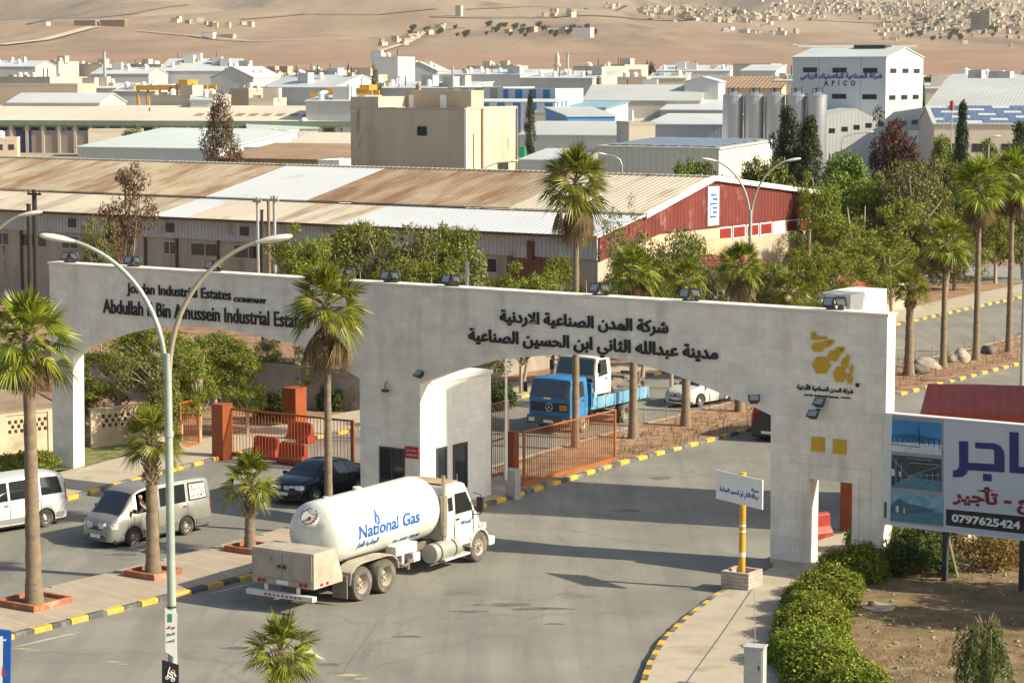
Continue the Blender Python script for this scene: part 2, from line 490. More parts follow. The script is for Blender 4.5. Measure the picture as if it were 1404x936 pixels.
def asphalt_material():
    m = mat('asphalt', (0.195, 0.188, 0.162), 0.9, n=(0.25, 0.10), c2=(0.245, 0.235, 0.198), bump=(9.0, 0.12), spec=0.25)
    N, L, b = nodes_of(m)
    old = b.inputs['Base Color'].links[0].from_socket
    tc = N.new('ShaderNodeTexCoord')
    def layer(old, rot, stretch, scale, lo, hi, col, amt, det=7):
        mp = N.new('ShaderNodeMapping'); mp.inputs['Rotation'].default_value = (0, 0, rot); mp.inputs['Scale'].default_value = stretch
        L.new(tc.outputs['Object'], mp.inputs[0])
        no = N.new('ShaderNodeTexNoise'); no.inputs['Scale'].default_value = scale; no.inputs['Detail'].default_value = det
        no.inputs['Roughness'].default_value = 0.66
        L.new(mp.outputs[0], no.inputs['Vector'])
        mr = N.new('ShaderNodeMapRange'); mr.inputs[1].default_value = lo; mr.inputs[2].default_value = hi; mr.inputs[4].default_value = amt
        L.new(no.outputs[0], mr.inputs[0])
        mx = N.new('ShaderNodeMix'); mx.data_type = 'RGBA'
        L.new(mr.outputs[0], mx.inputs[0]); L.new(old, mx.inputs[6]); mx.inputs[7].default_value = rgb(col)
        return mx.outputs[2]
    o = layer(old, rad(34), (1.0, 0.05, 1), 0.9, 0.45, 0.75, (0.145, 0.138, 0.125), 0.8)     # wheel tracks along the road
    o = layer(o, rad(34), (0.8, 0.10, 1), 0.35, 0.5, 0.8, (0.32, 0.29, 0.235), 0.55)           # dust
    o = layer(o, 0, (1, 1, 1), 0.22, 0.62, 0.70, (0.09, 0.085, 0.08), 0.55)                 # oil and patches
    o = layer(o, 0, (1, 1, 1), 3.0, 0.68, 0.78, (0.10, 0.095, 0.09), 0.5)
    o = layer(o, 0, (1, 1, 1), 14.0, 0.5, 0.75, (0.14, 0.13, 0.115), 0.45, 3)
    o = layer(o, 0.6, (1, 0.5, 1), 0.13, 0.56, 0.60, (0.175, 0.168, 0.15), 0.6)
    # fine cracks
    vo = N.new('ShaderNodeTexVoronoi'); vo.feature = 'DISTANCE_TO_EDGE'; vo.inputs['Scale'].default_value = 0.07
    nz = N.new('ShaderNodeTexNoise'); nz.inputs['Scale'].default_value = 0.7; nz.inputs['Detail'].default_value = 5
    L.new(tc.outputs['Object'], nz.inputs['Vector'])
    mv = N.new('ShaderNodeMix'); mv.data_type = 'VECTOR'; mv.inputs[0].default_value = 0.92
    va = N.new('ShaderNodeVectorMath'); va.operation = 'MULTIPLY_ADD'; va.inputs[1].default_value = (2.6, 2.6, 0)
    L.new(nz.outputs[1], va.inputs[0]); L.new(tc.outputs['Object'], va.inputs[2])
    L.new(va.outputs[0], vo.inputs['Vector'])
    mr = N.new('ShaderNodeMapRange'); mr.inputs[1].default_value = 0.0; mr.inputs[2].default_value = 0.006; mr.inputs[3].default_value = 0.28; mr.inputs[4].default_value = 0
    L.new(vo.outputs['Distance'], mr.inputs[0])
    mx = N.new('ShaderNodeMix'); mx.data_type = 'RGBA'
    L.new(mr.outputs[0], mx.inputs[0]); L.new(o, mx.inputs[6]); mx.inputs[7].default_value = rgb((0.08, 0.075, 0.07))
    L.new(mx.outputs[2], b.inputs['Base Color'])
    return m
M_ASPH = asphalt_material()
M_PAVE = blockmat('pavement_slabs', (0.40, 0.325, 0.24), (0.345, 0.28, 0.21), (0.25, 0.20, 0.15), 0.4, 0.4, 0.01, 0.9, bump=0.12, n=0.14)
M_CONC = mat('poured_pavement', (0.37, 0.315, 0.235), 0.92, n=(0.5, 0.10), c2=(0.43, 0.37, 0.28), bump=(7, 0.15), dirt=((0.26, 0.21, 0.15), 0.5, 0.08))
M_SOIL = mat('soil', (0.235, 0.125, 0.07), 0.97, n=(1.3, 0.25), c2=(0.33, 0.20, 0.12), bump=(6, 0.9), dirt=[((0.12, 0.075, 0.045), 2.2, 0.10), ((0.30, 0.26, 0.16), 0.7, 0.06)])
M_GARD = mat('garden_soil', (0.155, 0.095, 0.048), 0.97, n=(1.1, 0.25), c2=(0.23, 0.155, 0.08), bump=(6, 0.8), dirt=[((0.10, 0.10, 0.035), 0.9, 0.14), ((0.40, 0.35, 0.26), 9.0, 0.01)])
M_YEL = mat('kerb_yellow', (0.58, 0.36, 0.04), 0.8, n=(3, 0.3), dirt=((0.32, 0.27, 0.18), 1.7, 0.14))
M_BLK = mat('kerb_black', (0.085, 0.088, 0.09), 0.85, n=(3, 0.3), dirt=((0.28, 0.25, 0.2), 1.7, 0.12))
M_KERB = mat('kerb_plain', (0.36, 0.30, 0.22), 0.9, n=(3, 0.2))

FAR_KERB = [(-300, 785), (-120, 738), (0, 706), (82, 684), (203, 650), (299, 626), (345, 614), (433, 597), (492, 586), (669, 551), (720, 541), (829, 522), (906, 509), (1230, 443), (1404, 405), (1700, 342)]
MED_R = [(-300, 948), (-120, 903), (16, 869), (343, 787), (600, 711), (690, 682), (845, 634), (1055, 580), (1228, 540), (1404, 495), (1700, 423)]
MED_L = [(-300, 893), (-120, 850), (0, 819), (125, 789), (345, 735), (495, 690), (690, 632), (842, 589), (993, 551), (1228, 500), (1404, 458), (1700, 390)]
RIGHT_K = [(868, 985), (872, 950), (876, 934), (886, 905), (905, 873), (935, 845), (965, 822), (985, 808), (1020, 791), (1052, 775)]
def wl(pts, h): return [G(x, y, h) for x, y in pts]
def sheet(name, pts, m, z=None):
    mb = MB(); mb.poly([(p.x, p.y, p.z if z is None else z) for p in pts])
    o = struct(name, mb, m, fix=False)
    bm = bmesh.new(); bm.from_mesh(o.data)
    bmesh.ops.triangulate(bm, faces=bm.faces)
    for f in bm.faces:
        if f.normal.z < 0: f.normal_flip()
    bm.to_mesh(o.data); bm.free()
    return o
def slab(name, pts, m, z0, z1):
    mb = MB(); mb.prism([(p.x, p.y, z0) for p in pts], (0, 0, z1 - z0))
    o = struct(name, mb, m)
    bm = bmesh.new(); bm.from_mesh(o.data); bmesh.ops.triangulate(bm, faces=bm.faces); bm.to_mesh(o.data); bm.free()
    return o
def resample(pts, step):
    out = [pts[0].copy()]; acc = 0.0
    for a, b in zip(pts, pts[1:]):
        L_ = (b - a).length; t = step - acc
        while t <= L_:
            out.append(a.lerp(b, t / L_)); t += step
        acc = (acc + L_) % step
    return out
def kerb(name, pts, side, stripe=0.72, w=0.22, h=0.16, start=0, mats=None, plain=False, clip=None):
    """pts: outer top edge in the world; side=+1: kerb body lies to the left of the direction of travel"""
    ps = resample(pts, stripe); mb = MB()
    for i in range(len(ps) - 1):
        a, b = ps[i], ps[i + 1]
        if clip and not clip(a): continue
        pa = ps[max(i - 1, 0)]; pb = ps[min(i + 2, len(ps) - 1)]
        na = Vector((-(b - pa).y, (b - pa).x, 0)).normalized() * side * w
        nb = Vector((-(pb - a).y, (pb - a).x, 0)).normalized() * side * w
        mb.k = 0 if plain else (i + start) % 2
        g = (b - a) * (0.012 + 0.02 * ((i * 31) % 5) / 4)
        a0, b0 = a + g, b - g
        z0 = -0.02; hh = h - 0.022 * ((i * 7919) % 7) / 6
        ca, cb = na * 0.16, nb * 0.16
        vs_ = []
        for p, n_, c_ in ((a0, na, ca), (b0, nb, cb)):
            vs_ += [(p.x, p.y, z0), (p.x, p.y, hh - 0.035), (p.x + c_.x, p.y + c_.y, hh), (p.x + n_.x, p.y + n_.y, hh), (p.x + n_.x, p.y + n_.y, z0)]
        mb.add(vs_, [(0, 1, 6, 5), (1, 2, 7, 6), (2, 3, 8, 7), (3, 4, 9, 8), (0, 4, 3, 2, 1), (5, 6, 7, 8, 9)])
    return struct(name, mb, mats or ([M_KERB] if plain else [M_YEL, M_BLK]))
def offset_line(pts, d):
    out = []
    for i, p in enumerate(pts):
        a = pts[max(i - 1, 0)]; b = pts[min(i + 1, len(pts) - 1)]
        n_ = Vector((-(b - a).y, (b - a).x, 0)).normalized()
        out.append(p + n_ * d)
    return out

fk = wl(FAR_KERB, 0.16); mr_ = wl(MED_R, 0.16); ml_ = wl(MED_L, 0.16); rk = wl(RIGHT_K, 0.16)
sheet('road', [Vector((-70, 25, 0)), Vector((75, 25, 0)), Vector((130, 175, 0))] + fk[::-1], M_ASPH, 0.0)
kerb('far_kerb', fk, 1, start=1)
kerb('median_kerb', mr_, 1)
kerb('median_inner_kerb', ml_, -1, plain=True)
kerb('pavement_kerb', rk, -1, w=0.2, stripe=0.55)
# far pavement and median surfaces
slab('far_pavement', offset_line(fk, 0.23) + offset_line(fk, 3.6)[::-1], M_CONC, -0.02, 0.145)
mo, mi_ = offset_line(mr_, 0.225), offset_line(ml_, -0.225)
def cutline(pts, px, before=True):      # points before or after picture column px, with the cut point
    scr = [702 + p.x / (p.y * CP + (CAMZ - p.z) * SP) * F for p in pts]
    out = []
    for i, p in enumerate(pts):
        ins = (scr[i] <= px) if before else (scr[i] >= px)
        if i and ((scr[i - 1] <= px) != (scr[i] <= px)):
            t = (px - scr[i - 1]) / (scr[i] - scr[i - 1]); out.append(pts[i - 1].lerp(p, t))
        if ins: out.append(p)
    return out
slab('median_pavement', cutline(mo, 706) + cutline(mi_, 672)[::-1], M_PAVE, -0.02, 0.15)
slab('median_soil', cutline(mo, 706, False) + cutline(mi_, 672, False)[::-1], M_SOIL, -0.02, 0.12)
# right hand pavement running round to the gate and through its side door, then the garden
rp = offset_line(rk, -0.205)
slab('right_pavement', rp + wl([(1057, 760), (1169, 726), (1404, 664), (1600, 610)], 0.145) + [Vector((60, 90, 0)), Vector((60, 30, 0)), Vector((3, 30, 0))], M_CONC, -0.02, 0.145)
sheet('garden_soil', wl([(1062, 1010), (1068, 930), (1078, 880), (1088, 842), (1150, 792), (1182, 762), (1236, 748), (1404, 722), (1560, 700)], 0.151) + [G(1640, 1010, 0.151)], M_GARD, 0.151)
# planted ground beyond the far pavement and the side road beyond
sheet('planted_soil', [p + Vector((0, 0, 0)) for p in offset_line(fk, 3.62)[5:]] + [Vector((42, 232, 0)), Vector((-8, 200, 0)), Vector((-45, 165, 0))], M_SOIL, 0.02)
sheet('grass_strip', wl([(-60, 660), (117, 640), (215, 610), (250, 607), (100, 600), (-60, 628)], 0.152), mat('short_grass', (0.10, 0.13, 0.03), 0.95, n=(3, 0.4), bump=(20, 1), c2=(0.2, 0.2, 0.07)), 0.152)
sheet('side_road', wl([(1180, 392), (1335, 384), (1404, 388), (1700, 392), (1700, 362), (1404, 366), (1330, 364), (1180, 370)], 0.03), mat('pale_asphalt', (0.24, 0.235, 0.22), 0.9, n=(0.3, 0.1)), 0.03)

# stains, worn paint and a seam on the asphalt
M_STAIN = mat('oil_stain', (0.115, 0.11, 0.10), 0.85, n=(2.5, 0.3), dirt=((0.22, 0.205, 0.17), 1.6, 0.12))
def blotch(name, px, py, rx, ry, m, seed, z=0.005, rot=0.0):
    c = G(px, py); rn = random.Random(seed); mb = MB(); pts = []
    for k in range(40):
        a = 2 * math.pi * k / 40
        q = 1 + 0.55 * mnoise.noise(Vector((math.cos(a) * 1.7 + seed, math.sin(a) * 1.7, seed * .7))) + 0.25 * mnoise.noise(Vector((math.cos(a) * 5, math.sin(a) * 5 + seed, 0)))
        x, y = rx * q * math.cos(a), ry * q * math.sin(a)
        pts.append(Vector((c.x + x * math.cos(rot) - y * math.sin(rot), c.y + x * math.sin(rot) + y * math.cos(rot), z)))
    sheet(name, pts, m, z)
for i, (px, py, rx, ry) in enumerate([(690, 829, 0.9, 0.22), (735, 834, 1.0, 0.18), (645, 838, 0.5, 0.15), (760, 855, 0.3, 0.1), (445, 910, 0.5, 0.12), (560, 872, 0.4, 0.12), (330, 888, 0.5, 0.14), (860, 700, 0.5, 0.3), (905, 655, 0.4, 0.3), (170, 760, 0.5, 0.25), (420, 720, 0.6, 0.3)]):
    blotch('road_stain', px, py, rx, ry, M_STAIN, i * 3.7 + 1)
M_WORN = mat('worn_yellow_paint', (0.42, 0.35, 0.17), 0.9, n=(6, 0.3)); M_WORNW = mat('worn_white_paint', (0.42, 0.40, 0.34), 0.9, n=(4, 0.2))
for i, (px, py, rx, ry) in enumerate([(30, 889, 0.28, 0.05), (44, 891, 0.2, 0.05), (155, 907, 0.25, 0.05), (168, 910, 0.15, 0.05), (480, 925, 0.3, 0.12), (495, 930, 0.2, 0.08)]):
    blotch('worn_paint', px, py, rx, ry, M_WORN, i * 2.3 + 40)
blotch('worn_line', 62, 877, 1.15, 0.06, M_WORNW, 71, 0.005, rad(50)); blotch('worn_line', 318, 806, 1.0, 0.07, M_WORNW, 73, 0.005, rad(52))
def seam(pts, w, name):
    ps = resample(wl(pts, 0.0), 0.5); mb = MB(); vs_ = []
    for i, p in enumerate(ps):
        a = ps[max(i - 1, 0)]; b = ps[min(i + 1, len(ps) - 1)]; n_ = Vector((-(b - a).y, (b - a).x, 0)).normalized() * w * (0.6 + 0.8 * abs(mnoise.noise(p * 0.9)))
        j = 0.06 * mnoise.noise(p * 1.7)
        for s_ in (-1, 1): q = p + n_ * s_ + n_.normalized() * j; vs_.append((q.x, q.y, 0.004))
    mb.add(vs_, [(2 * i, 2 * i + 1, 2 * i + 3, 2 * i + 2) for i in range(len(ps) - 1)]); struct(name, mb, M_STAIN, fix=False)
seam([(500, 916), (560, 902), (640, 880), (720, 850), (800, 826)], 0.012, 'road_crack'); seam([(700, 690), (800, 702), (900, 716), (1000, 728)], 0.012, 'road_crack'); seam([(760, 722), (860, 742), (960, 752), (1050, 768)], 0.012, 'road_crack')
seam([(690, 745), (600, 790), (520, 850), (460, 936)], 0.010, 'road_crack')
# ------------------------------------------------------------------ the gate
GA = G(1057, 771)
def WP(px, py, d=0.0):                   # picture point -> (u along gate, v height) on the plane d behind the gate's front
    r = ray(px, py); o = Vector((0, 0, CAMZ))
    base = GA + DP * d
    t = (base - o).dot(DP) / r.dot(DP)
    p = o + r * t
    return ((p - GA).dot(DW), p.z)
def lp(px, py, d): u, v = WP(px, py); return (u, d, v)
M_STONE = blockmat('limestone_blocks', (0.84, 0.785, 0.675), (0.76, 0.705, 0.60), (0.68, 0.625, 0.53), 0.66, 0.31, 0.007, 0.85, dirt=(0.50, 0.415, 0.32), bump=0.10, n=0.17)
M_BOOTHST = blockmat('booth_limestone', (0.76, 0.74, 0.68), (0.71, 0.69, 0.63), (0.64, 0.615, 0.56), 0.6, 0.3, 0.012, 0.85, dirt=(0.62, 0.55, 0.45), bump=0.1, n=0.09)
M_COPE = mat('coping_stone', (0.72, 0.68, 0.60), 0.85, n=(2, 0.08))
M_TXT = mat('black_letters', (0.018, 0.017, 0.017), 0.5)
M_GOLD = mat('gold_panel', (0.56, 0.34, 0.012), 0.45, n=(4, 0.1))
M_DGLASS = glassmat('dark_glass')
M_DMET = mat('dark_metal', (0.06, 0.065, 0.065), 0.5, 0.3)
M_WHITE = mat('white_paint', (0.78, 0.77, 0.73), 0.5, n=(2, 0.05), dirt=((0.55, 0.48, 0.38), 1.1, 0.02))
M_GREYMET = mat('galvanised', (0.42, 0.43, 0.42), 0.45, 0.5, n=(3, 0.12))

gate = empty('entrance_gate', GA, WANG, 'long pale limestone entrance gate with two arches and black lettering', 'gate')
THK = 0.62
zb = -0.03
uL = WP(67, 362)[0]; uR = WP(1217, 432)[0]
vT = (WP(68, 363)[1] + WP(1217, 433)[1]) / 2
uP = WP(100, 600)[0]; uB0 = WP(494, 600)[0]; uB1 = WP(576, 640)[0]
uA = WP(1057, 700)[0]; uD0 = WP(1110, 700)[0]; uD1 = WP(1169, 700)[0]; vD = WP(1140, 659)[1]
def arc(pts):          # smooth curve through points in (u, v)
    out = []
    P = [pts[0]] + pts + [pts[-1]]
    for i in range(1, len(P) - 2):
        for k in range(6):
            t = k / 6
            q = [0.5 * (2 * P[i][j] + (P[i + 1][j] - P[i - 1][j]) * t + (2 * P[i - 1][j] - 5 * P[i][j] + 4 * P[i + 1][j] - P[i + 2][j]) * t * t + (3 * P[i][j] - P[i - 1][j] - 3 * P[i + 1][j] + P[i + 2][j]) * t ** 3) for j in (0, 1)]
            out.append(tuple(q))
    out.append(pts[-1])
    return out
la = arc([WP(x, y) for x, y in [(100, 488), (128, 472), (175, 456), (236, 447.5), (300, 450), (369, 464), (417, 477), (467, 503), (493, 519)]])
ra = arc([WP(x, y) for x, y in [(576, 526), (614, 511), (640, 504), (669, 496), (701, 491), (778, 486), (832, 490), (874, 498.5), (928, 515), (977, 534.5), (1025, 554), (1057, 569)]])
prof = [(uL, zb), (uL, vT), (uR, vT), (uR, zb), (uD1, zb), (uD1, vD), (uD0, vD), (uD0, zb), (uA, zb)] + ra[::-1] + [(uB1, zb), (uB0, zb)] + la[::-1] + [(uP, zb)]
mb = MB(); mb.prism([(u, 0, v) for u, v in prof], (0, THK, 0))
wall = mb.build('wall', M_STONE, gate)
bm = bmesh.new(); bm.from_mesh(wall.data); bmesh.ops.triangulate(bm, faces=[f for f in bm.faces if len(f.verts) > 4]); bm.to_mesh(wall.data); bm.free()
mb = MB(); mb.b6(uL - 0.05, uR + 0.05, -0.05, THK + 0.05, vT, vT + 0.09); mb.build('coping', M_COPE, gate, bevel=0.012)
# projecting string courses over the arches and stepped surround of the side door
mb = MB()
mb.b6(uD0 - 0.62, uD0 - 0.5, -0.035, 0, zb, vD + 0.62); mb.b6(uD1 + 0.5, uD1 + 0.62, -0.035, 0, zb, vD + 0.62); mb.b6(uD0 - 0.5, uD1 + 0.5, -0.035, 0, vD + 0.5, vD + 0.62)
mb.b6(uD0 - 0.22, uD0 - 0.0, -0.05, 0, zb, vD + 0.22); mb.b6(uD1 + 0.0, uD1 + 0.22, -0.05, 0, zb, vD + 0.22); mb.b6(uD0 - 0.0, uD1 + 0.0, -0.05, 0, vD, vD + 0.22)
mb.build('door_surround', M_STONE, gate, bevel=0.006)
def letters(body, x0, x1, pyb, pyt, parent, m, d=-0.002, ar=False, bold=0.015, thick=0.05, frame=None, space=1.0):
    """lettering whose baseline runs at row pyb under column x0 and whose top is pyt there"""
    w_ = frame or WP
    (u0, v0) = w_(x0, pyb); (u1, _) = w_(x1, pyb); (_, v1) = w_(x0, pyt)
    me = text_mesh('lettering', body, abs(u1 - u0), v1 - v0, m, thick, bold, ar, space)
    return inst(me, 'lettering', parent, (u0, d, v0), (rad(90), 0, 0))
letters('Jordan Industrial Estates', 175, 317, 406, 387.5, gate, M_TXT, bold=0.008)
letters('COMPANY', 321, 366, 413.5, 407, gate, M_TXT, bold=0.04)
letters('Abdullah II Bin Alhussein Industrial Estates', 142, 424, 429, 409.5, gate, M_TXT, bold=0.008)
letters('شركة المدن الصناعية الاردنية', 686, 917, 446, 424, gate, M_TXT, ar=True, bold=0.03)
letters('مدينة عبدالله الثاني ابن الحسين الصناعية', 643, 985, 476, 449, gate, M_TXT, ar=True, bold=0.03)
letters('شركة المدن الصناعية الأردنية', 1093, 1170, 535, 525, gate, M_TXT, ar=True, bold=0.035, thick=0.02)
letters('Jordan Industrial Estates', 1103, 1150, 543, 539, gate, M_TXT, bold=0.03, thick=0.02)
letters('COMPANY', 1153, 1167, 545.5, 543.5, gate, M_TXT, bold=0.02, thick=0.02)
mb = MB()
def zoom4(x, y): return (1000 + x / 3.119, 400 + y / 3.119)
for (cx, cy, rx, ry, a0) in [(395, 313, 43, 44, 0), (473, 352, 30, 40, 12), (447, 273, 28, 27, 10), (381, 236, 32, 23, -4), (419, 221, 25, 16, 12), (516, 370, 15, 28, 8), (495, 305, 18, 27, 12), (369, 196, 24, 13, 4), (470, 250, 20, 18, 20), (525, 328, 9, 21, 15), (405, 197, 20, 8, 12), (507, 282, 10, 17, 18), (437, 211, 17, 9, 20), (486, 246, 11, 14, 25), (361, 177, 15, 7, 5)]:
    pts = []
    for k in range(6):
        a = rad(60 * k + a0 * 0.5)
        pts.append(lp(*zoom4(cx + rx * math.cos(a) * 0.92, cy + ry * math.sin(a) * 0.92), -0.002))
    mb.prism(pts, (0, -0.05, 0))
mb.build('honeycomb_emblem', M_GOLD, gate)
c0 = lp(*zoom4(549, 398), 0)
mb = MB(); mb.lathe([(0.07, 0.0), (0.07, 0.03)], (c0[0], -0.032, c0[2]), 'Y', 12); mb.build('emblem_dot', M_TXT, gate)
for (x0, y0, x1, y1) in [(352, 615, 409, 679), (444, 625, 501, 689)]:
    a = WP(*zoom4(x0, y1)); b = WP(*zoom4(x1, y0 + 8))
    mb = MB(); mb.b6(a[0], b[0], -0.04, 0.02, a[1], b[1]); mb.build('gold_square', M_GOLD, gate)

def glight(px, py, label, rx=25, rz=0, pair=True, wallm=False, group='floodlights on the gate', tilt=None):
    """black floodlight heads on a bracket; on the coping, or on the wall face"""
    u, v = WP(px, py)
    o = GA + DW * u
    if not wallm:
        base = o + DP * 0.25; base.z = vT + 0.09
    else:
        base = o + DP * 0.0; base.z = v
    t = empty('floodlight', base, WANG, label, 'floodlight', group)
    mb = MB()
    if not wallm:
        mb.b6(-0.3, 0.3, -0.06, 0.06, 0.0, 0.04); mb.tube([(-0.2, 0, 0.02), (-0.2, 0, 0.2)], 0.025, 6); mb.tube([(0.22, 0, 0.02), (0.22, 0, 0.24)], 0.025, 6)
        spots = [(-0.2, -0.05, 0.24, -1), (0.22, 0.0, 0.30, 1)]
    else:
        mb.tube([(0, 0, 0), (0, -0.22, 0.02)], 0.03, 6)
        spots = [(0, -0.32, 0.0, -1)] if not pair else [(-0.06, -0.36, -0.12, -1), (0.08, -0.22, 0.26, -1)]
    mb.build('bracket', M_DMET, t)
    for (x, y, z, s) in spots:
        e = empty('lamp_head', (x, y, z)); e.parent = t
        e.rotation_euler = (rad(-rx if s < 0 else rx), 0, rad(rz))
        mb = MB(); w = 0.175
        mb.hexa([(-w, -0.02, -0.14), (w, -0.02, -0.14), (w * .7, 0.15, -0.09), (-w * .7, 0.15, -0.09), (-w, -0.02, 0.14), (w, -0.02, 0.14), (w * .7, 0.15, 0.09), (-w * .7, 0.15, 0.09)])
        mb.b6(-w - 0.02, w + 0.02, -0.05, -0.02, -0.16, 0.16)
        hd = mb.build('housing', M_DMET, e, bevel=0.01)
        mb = MB(); mb.b6(-w + 0.03, w - 0.03, -0.058, -0.051, -0.12, 0.12); mb.build('lens', M_LENS, e)
    return t
M_LENS = mat('floodlight_glass', (0.32, 0.36, 0.36), 0.15, 0.2, n=(6, 0.2))
names = ['behind the left lamp arm', 'above the word Jordan', 'above the word Estates', 'behind the tall palm crown', 'above the middle block', 'above the orange gate end', 'next to the tall palm trunk', 'above the right arch end', 'near the gold emblem']
for (px, py), nm in zip([(90, 362), (177, 366), (288, 373), (468, 384), (530, 388), (614, 392), (818, 405), (942, 413), (1140, 427)], names):
    glight(px, py, 'twin black floodlight on the gate coping ' + nm)
glight(477, 503, 'single black floodlight under the left arch end', rx=50, rz=-50, pair=False, wallm=True)
glight(581, 511, 'single black floodlight at the corner above the booth window', rx=50, rz=-20, pair=False, wallm=True)
glight(1040, 545, 'single black floodlight at the foot of the right arch', rx=55, rz=35, pair=False, wallm=True)
glight(1124, 561, 'stacked pair of black floodlights under the gold emblem', rx=50, pair=True, wallm=True)

# guard booth behind the middle block
BD = 4.55
booth = empty('guard_booth', GA + DW * uB0 + DP * THK, WANG, 'limestone guard booth with dark glass door in the middle of the gate', 'guard booth')
bw = uB1 - uB0; bh = 4.8; d1 = BD - THK
mb = MB(); mb.b6(0.02, bw, 0.003, d1, zb, bh); mb.build('wall', M_BOOTHST, booth)
mb = MB(); mb.b6(-0.04, bw + 0.06, 0.003, d1 + 0.06, bh, bh + 0.14); mb.build('roof', M_COPE, booth)
# front window and red notice are cut into the gate's middle block (front face y = -THK in booth space)
def bpt(px, py): u, v = WP(px, py); return u - uB0, v
def window(root, x0, x1, z0, z1, y, face='front', fr=0.06, mull=1, name='window', gm=None, fm=None):
    """framed pane standing 2 cm proud of a wall facing -y (front) or +x (side: x is then along y)"""
    e = MB()
    def bx(m, a0, a1, b0, b1, p0, p1):
        if face == 'front': m.b6(a0, a1, y - p1, y - p0, b0, b1)
        else: m.b6(y + p0, y + p1, a0, a1, b0, b1)
    bx(e, x0, x1, z0, z0 + fr, -0.02, 0.05); bx(e, x0, x1, z1 - fr, z1, -0.02, 0.05)
    bx(e, x0, x0 + fr, z0 + fr, z1 - fr, -0.02, 0.05); bx(e, x1 - fr, x1, z0 + fr, z1 - fr, -0.02, 0.05)
    for k in range(mull):
        c = x0 + (x1 - x0) * (k + 1) / (mull + 1)
        bx(e, c - fr / 2, c + fr / 2, z0 + fr, z1 - fr, -0.02, 0.045)
    f = e.build(name, fm or M_DMET, root)
    g = MB(); bx(g, x0 + fr, x1 - fr, z0 + fr, z1 - fr, 0.004, 0.02); g.build('pane', gm or M_DGLASS, f)
    return f
a = bpt(521, 664); b = bpt(555, 615)
window(booth, a[0], b[0], a[1], b[1], -THK, 'front', 0.07, 1)
# side facing the outgoing road
def spt(px, py):         # picture point -> (depth behind the gate front, height) on the booth's road side
    r = ray(px, py); o = Vector((0, 0, CAMZ)); base = GA + DW * uB1
    t = (base - o).dot(DW) / r.dot(DW); p = o + r * t
    return ((p - GA).dot(DP) - THK, p.z)
(y0, z0), (y1, z1) = spt(598, 664), spt(612, 611)
window(booth, y0, y1, z0, z1, bw, 'side', 0.08, 0)
(y0, z0), (y1, z1) = spt(621, 672), spt(640, 605)
dr = window(booth, y0, y1, max(z0, 0.1), z1, bw, 'side', 0.09, 0, name='door')
mb = MB(); mb.b6(bw + 0.05, bw + 0.10, y0 + 0.12, y0 + 0.16, 1.0, 1.3); mb.build('handle', M_GREYMET, dr)
M_REDSIGN = mat('red_notice', (0.42, 0.03, 0.025), 0.5)
u0, v0 = WP(556, 627); u1, v1 = WP(574, 613)
sg = empty('notice_board', GA + DW * u0, WANG, 'small red notice board with white lines beside the booth window', 'sign')
mb = MB(); mb.b6(0, u1 - u0, -0.04, -0.003, v0, v1); mb.build('board', M_REDSIGN, sg)
for k, t in enumerate(['ممنوع دخول', 'الدراجات']):
    me = text_mesh('lettering', t, (u1 - u0) * 0.76, 0.09, M_WHITE, 0.006, 0.02, True); inst(me, 'lettering', sg, ((u1 - u0) * 0.12, -0.0405, v0 + (v1 - v0) * (0.58 - 0.38 * k)), (rad(90), 0, 0))
# small camera on the middle block
u0, v0 = WP(531, 533)
cm = empty('security_camera', GA + DW * u0 + Vector((0, 0, v0)), WANG, 'small security camera on the middle block of the gate', 'camera')
mb = MB(); mb.tube([(0, 0, 0.25), (0, -0.12, 0.25), (0, -0.14, 0.0)], 0.02, 6); mb.build('arm', M_DMET, cm)
mb = MB(); mb.b6(-0.12, 0.14, -0.2, -0.08, -0.1, 0.0); mb.build('body', M_DMET, cm, bevel=0.01)

# ------------------------------------------------------------------ orange gates and rails
M_ORG = mat('orange_paint', (0.33, 0.10, 0.016), 0.5, n=(2, 0.15), dirt=((0.25, 0.09, 0.03), 1.5, 0.06))
M_ORD = mat('orange_red_paint', (0.26, 0.062, 0.016), 0.55, n=(2, 0.15))
def barred(name, a, b, h, label, cat, m=None, gap=0.14, z0=0.12, mid=False, group=None, bar=0.022, rail=0.06):
    m = m or M_ORG
    d = b - a; L_ = math.hypot(d.x, d.y); e = empty(name, (a.x, a.y, a.z), math.atan2(d.y, d.x), label, cat, group)
    mb = MB(); r = rail
    mb.b6(0, L_, -r / 2, r / 2, h - r, h); mb.b6(0, L_, -r / 2, r / 2, z0, z0 + r * 2)
    mb.b6(0, r * 1.6, -r / 2, r / 2, z0 + r * 2, h - r); mb.b6(L_ - r * 1.6, L_, -r / 2, r / 2, z0 + r * 2, h - r)
    if mid: mb.b6(r * 1.6, L_ - r * 1.6, -r / 2, r / 2, h * 0.5, h * 0.5 + r)
    mb.build('frame', m, e, bevel=0.006)
    mb = MB(); n = int(L_ / gap)
    for k in range(1, n):
        mb.box((L_ * k / n, 0, (z0 + r * 2 + h - r) / 2), (bar, bar, h - r * 3 - z0))
    mb.build('bars', m, e)
    return e
def post(name, px, py, w, h, label, m, cat='post', top=0.0, rz=WANG):
    p = G(px, py)
    e = empty(name, p, rz, label, cat)
    mb = MB(); mb.b6(-w / 2, w / 2, -w / 2, w / 2, -0.02, h); mb.build('shaft', m, e, bevel=0.015)
    mb = MB(); mb.b6(-w / 2 - 0.02, w / 2 + 0.02, -w / 2 - 0.02, w / 2 + 0.02, h, h + 0.05); mb.build('cap', m, e, bevel=0.01)
    return e
barred('sliding_gate', G(717, 669), G(844, 634), 2.25, 'orange barred gate leaf standing open along the planted median', 'gate', gap=0.16)
e = post('gate_post', 703, 667, 0.36, 2.15, 'orange red square post at the hinge of the open gate leaf', M_ORD)
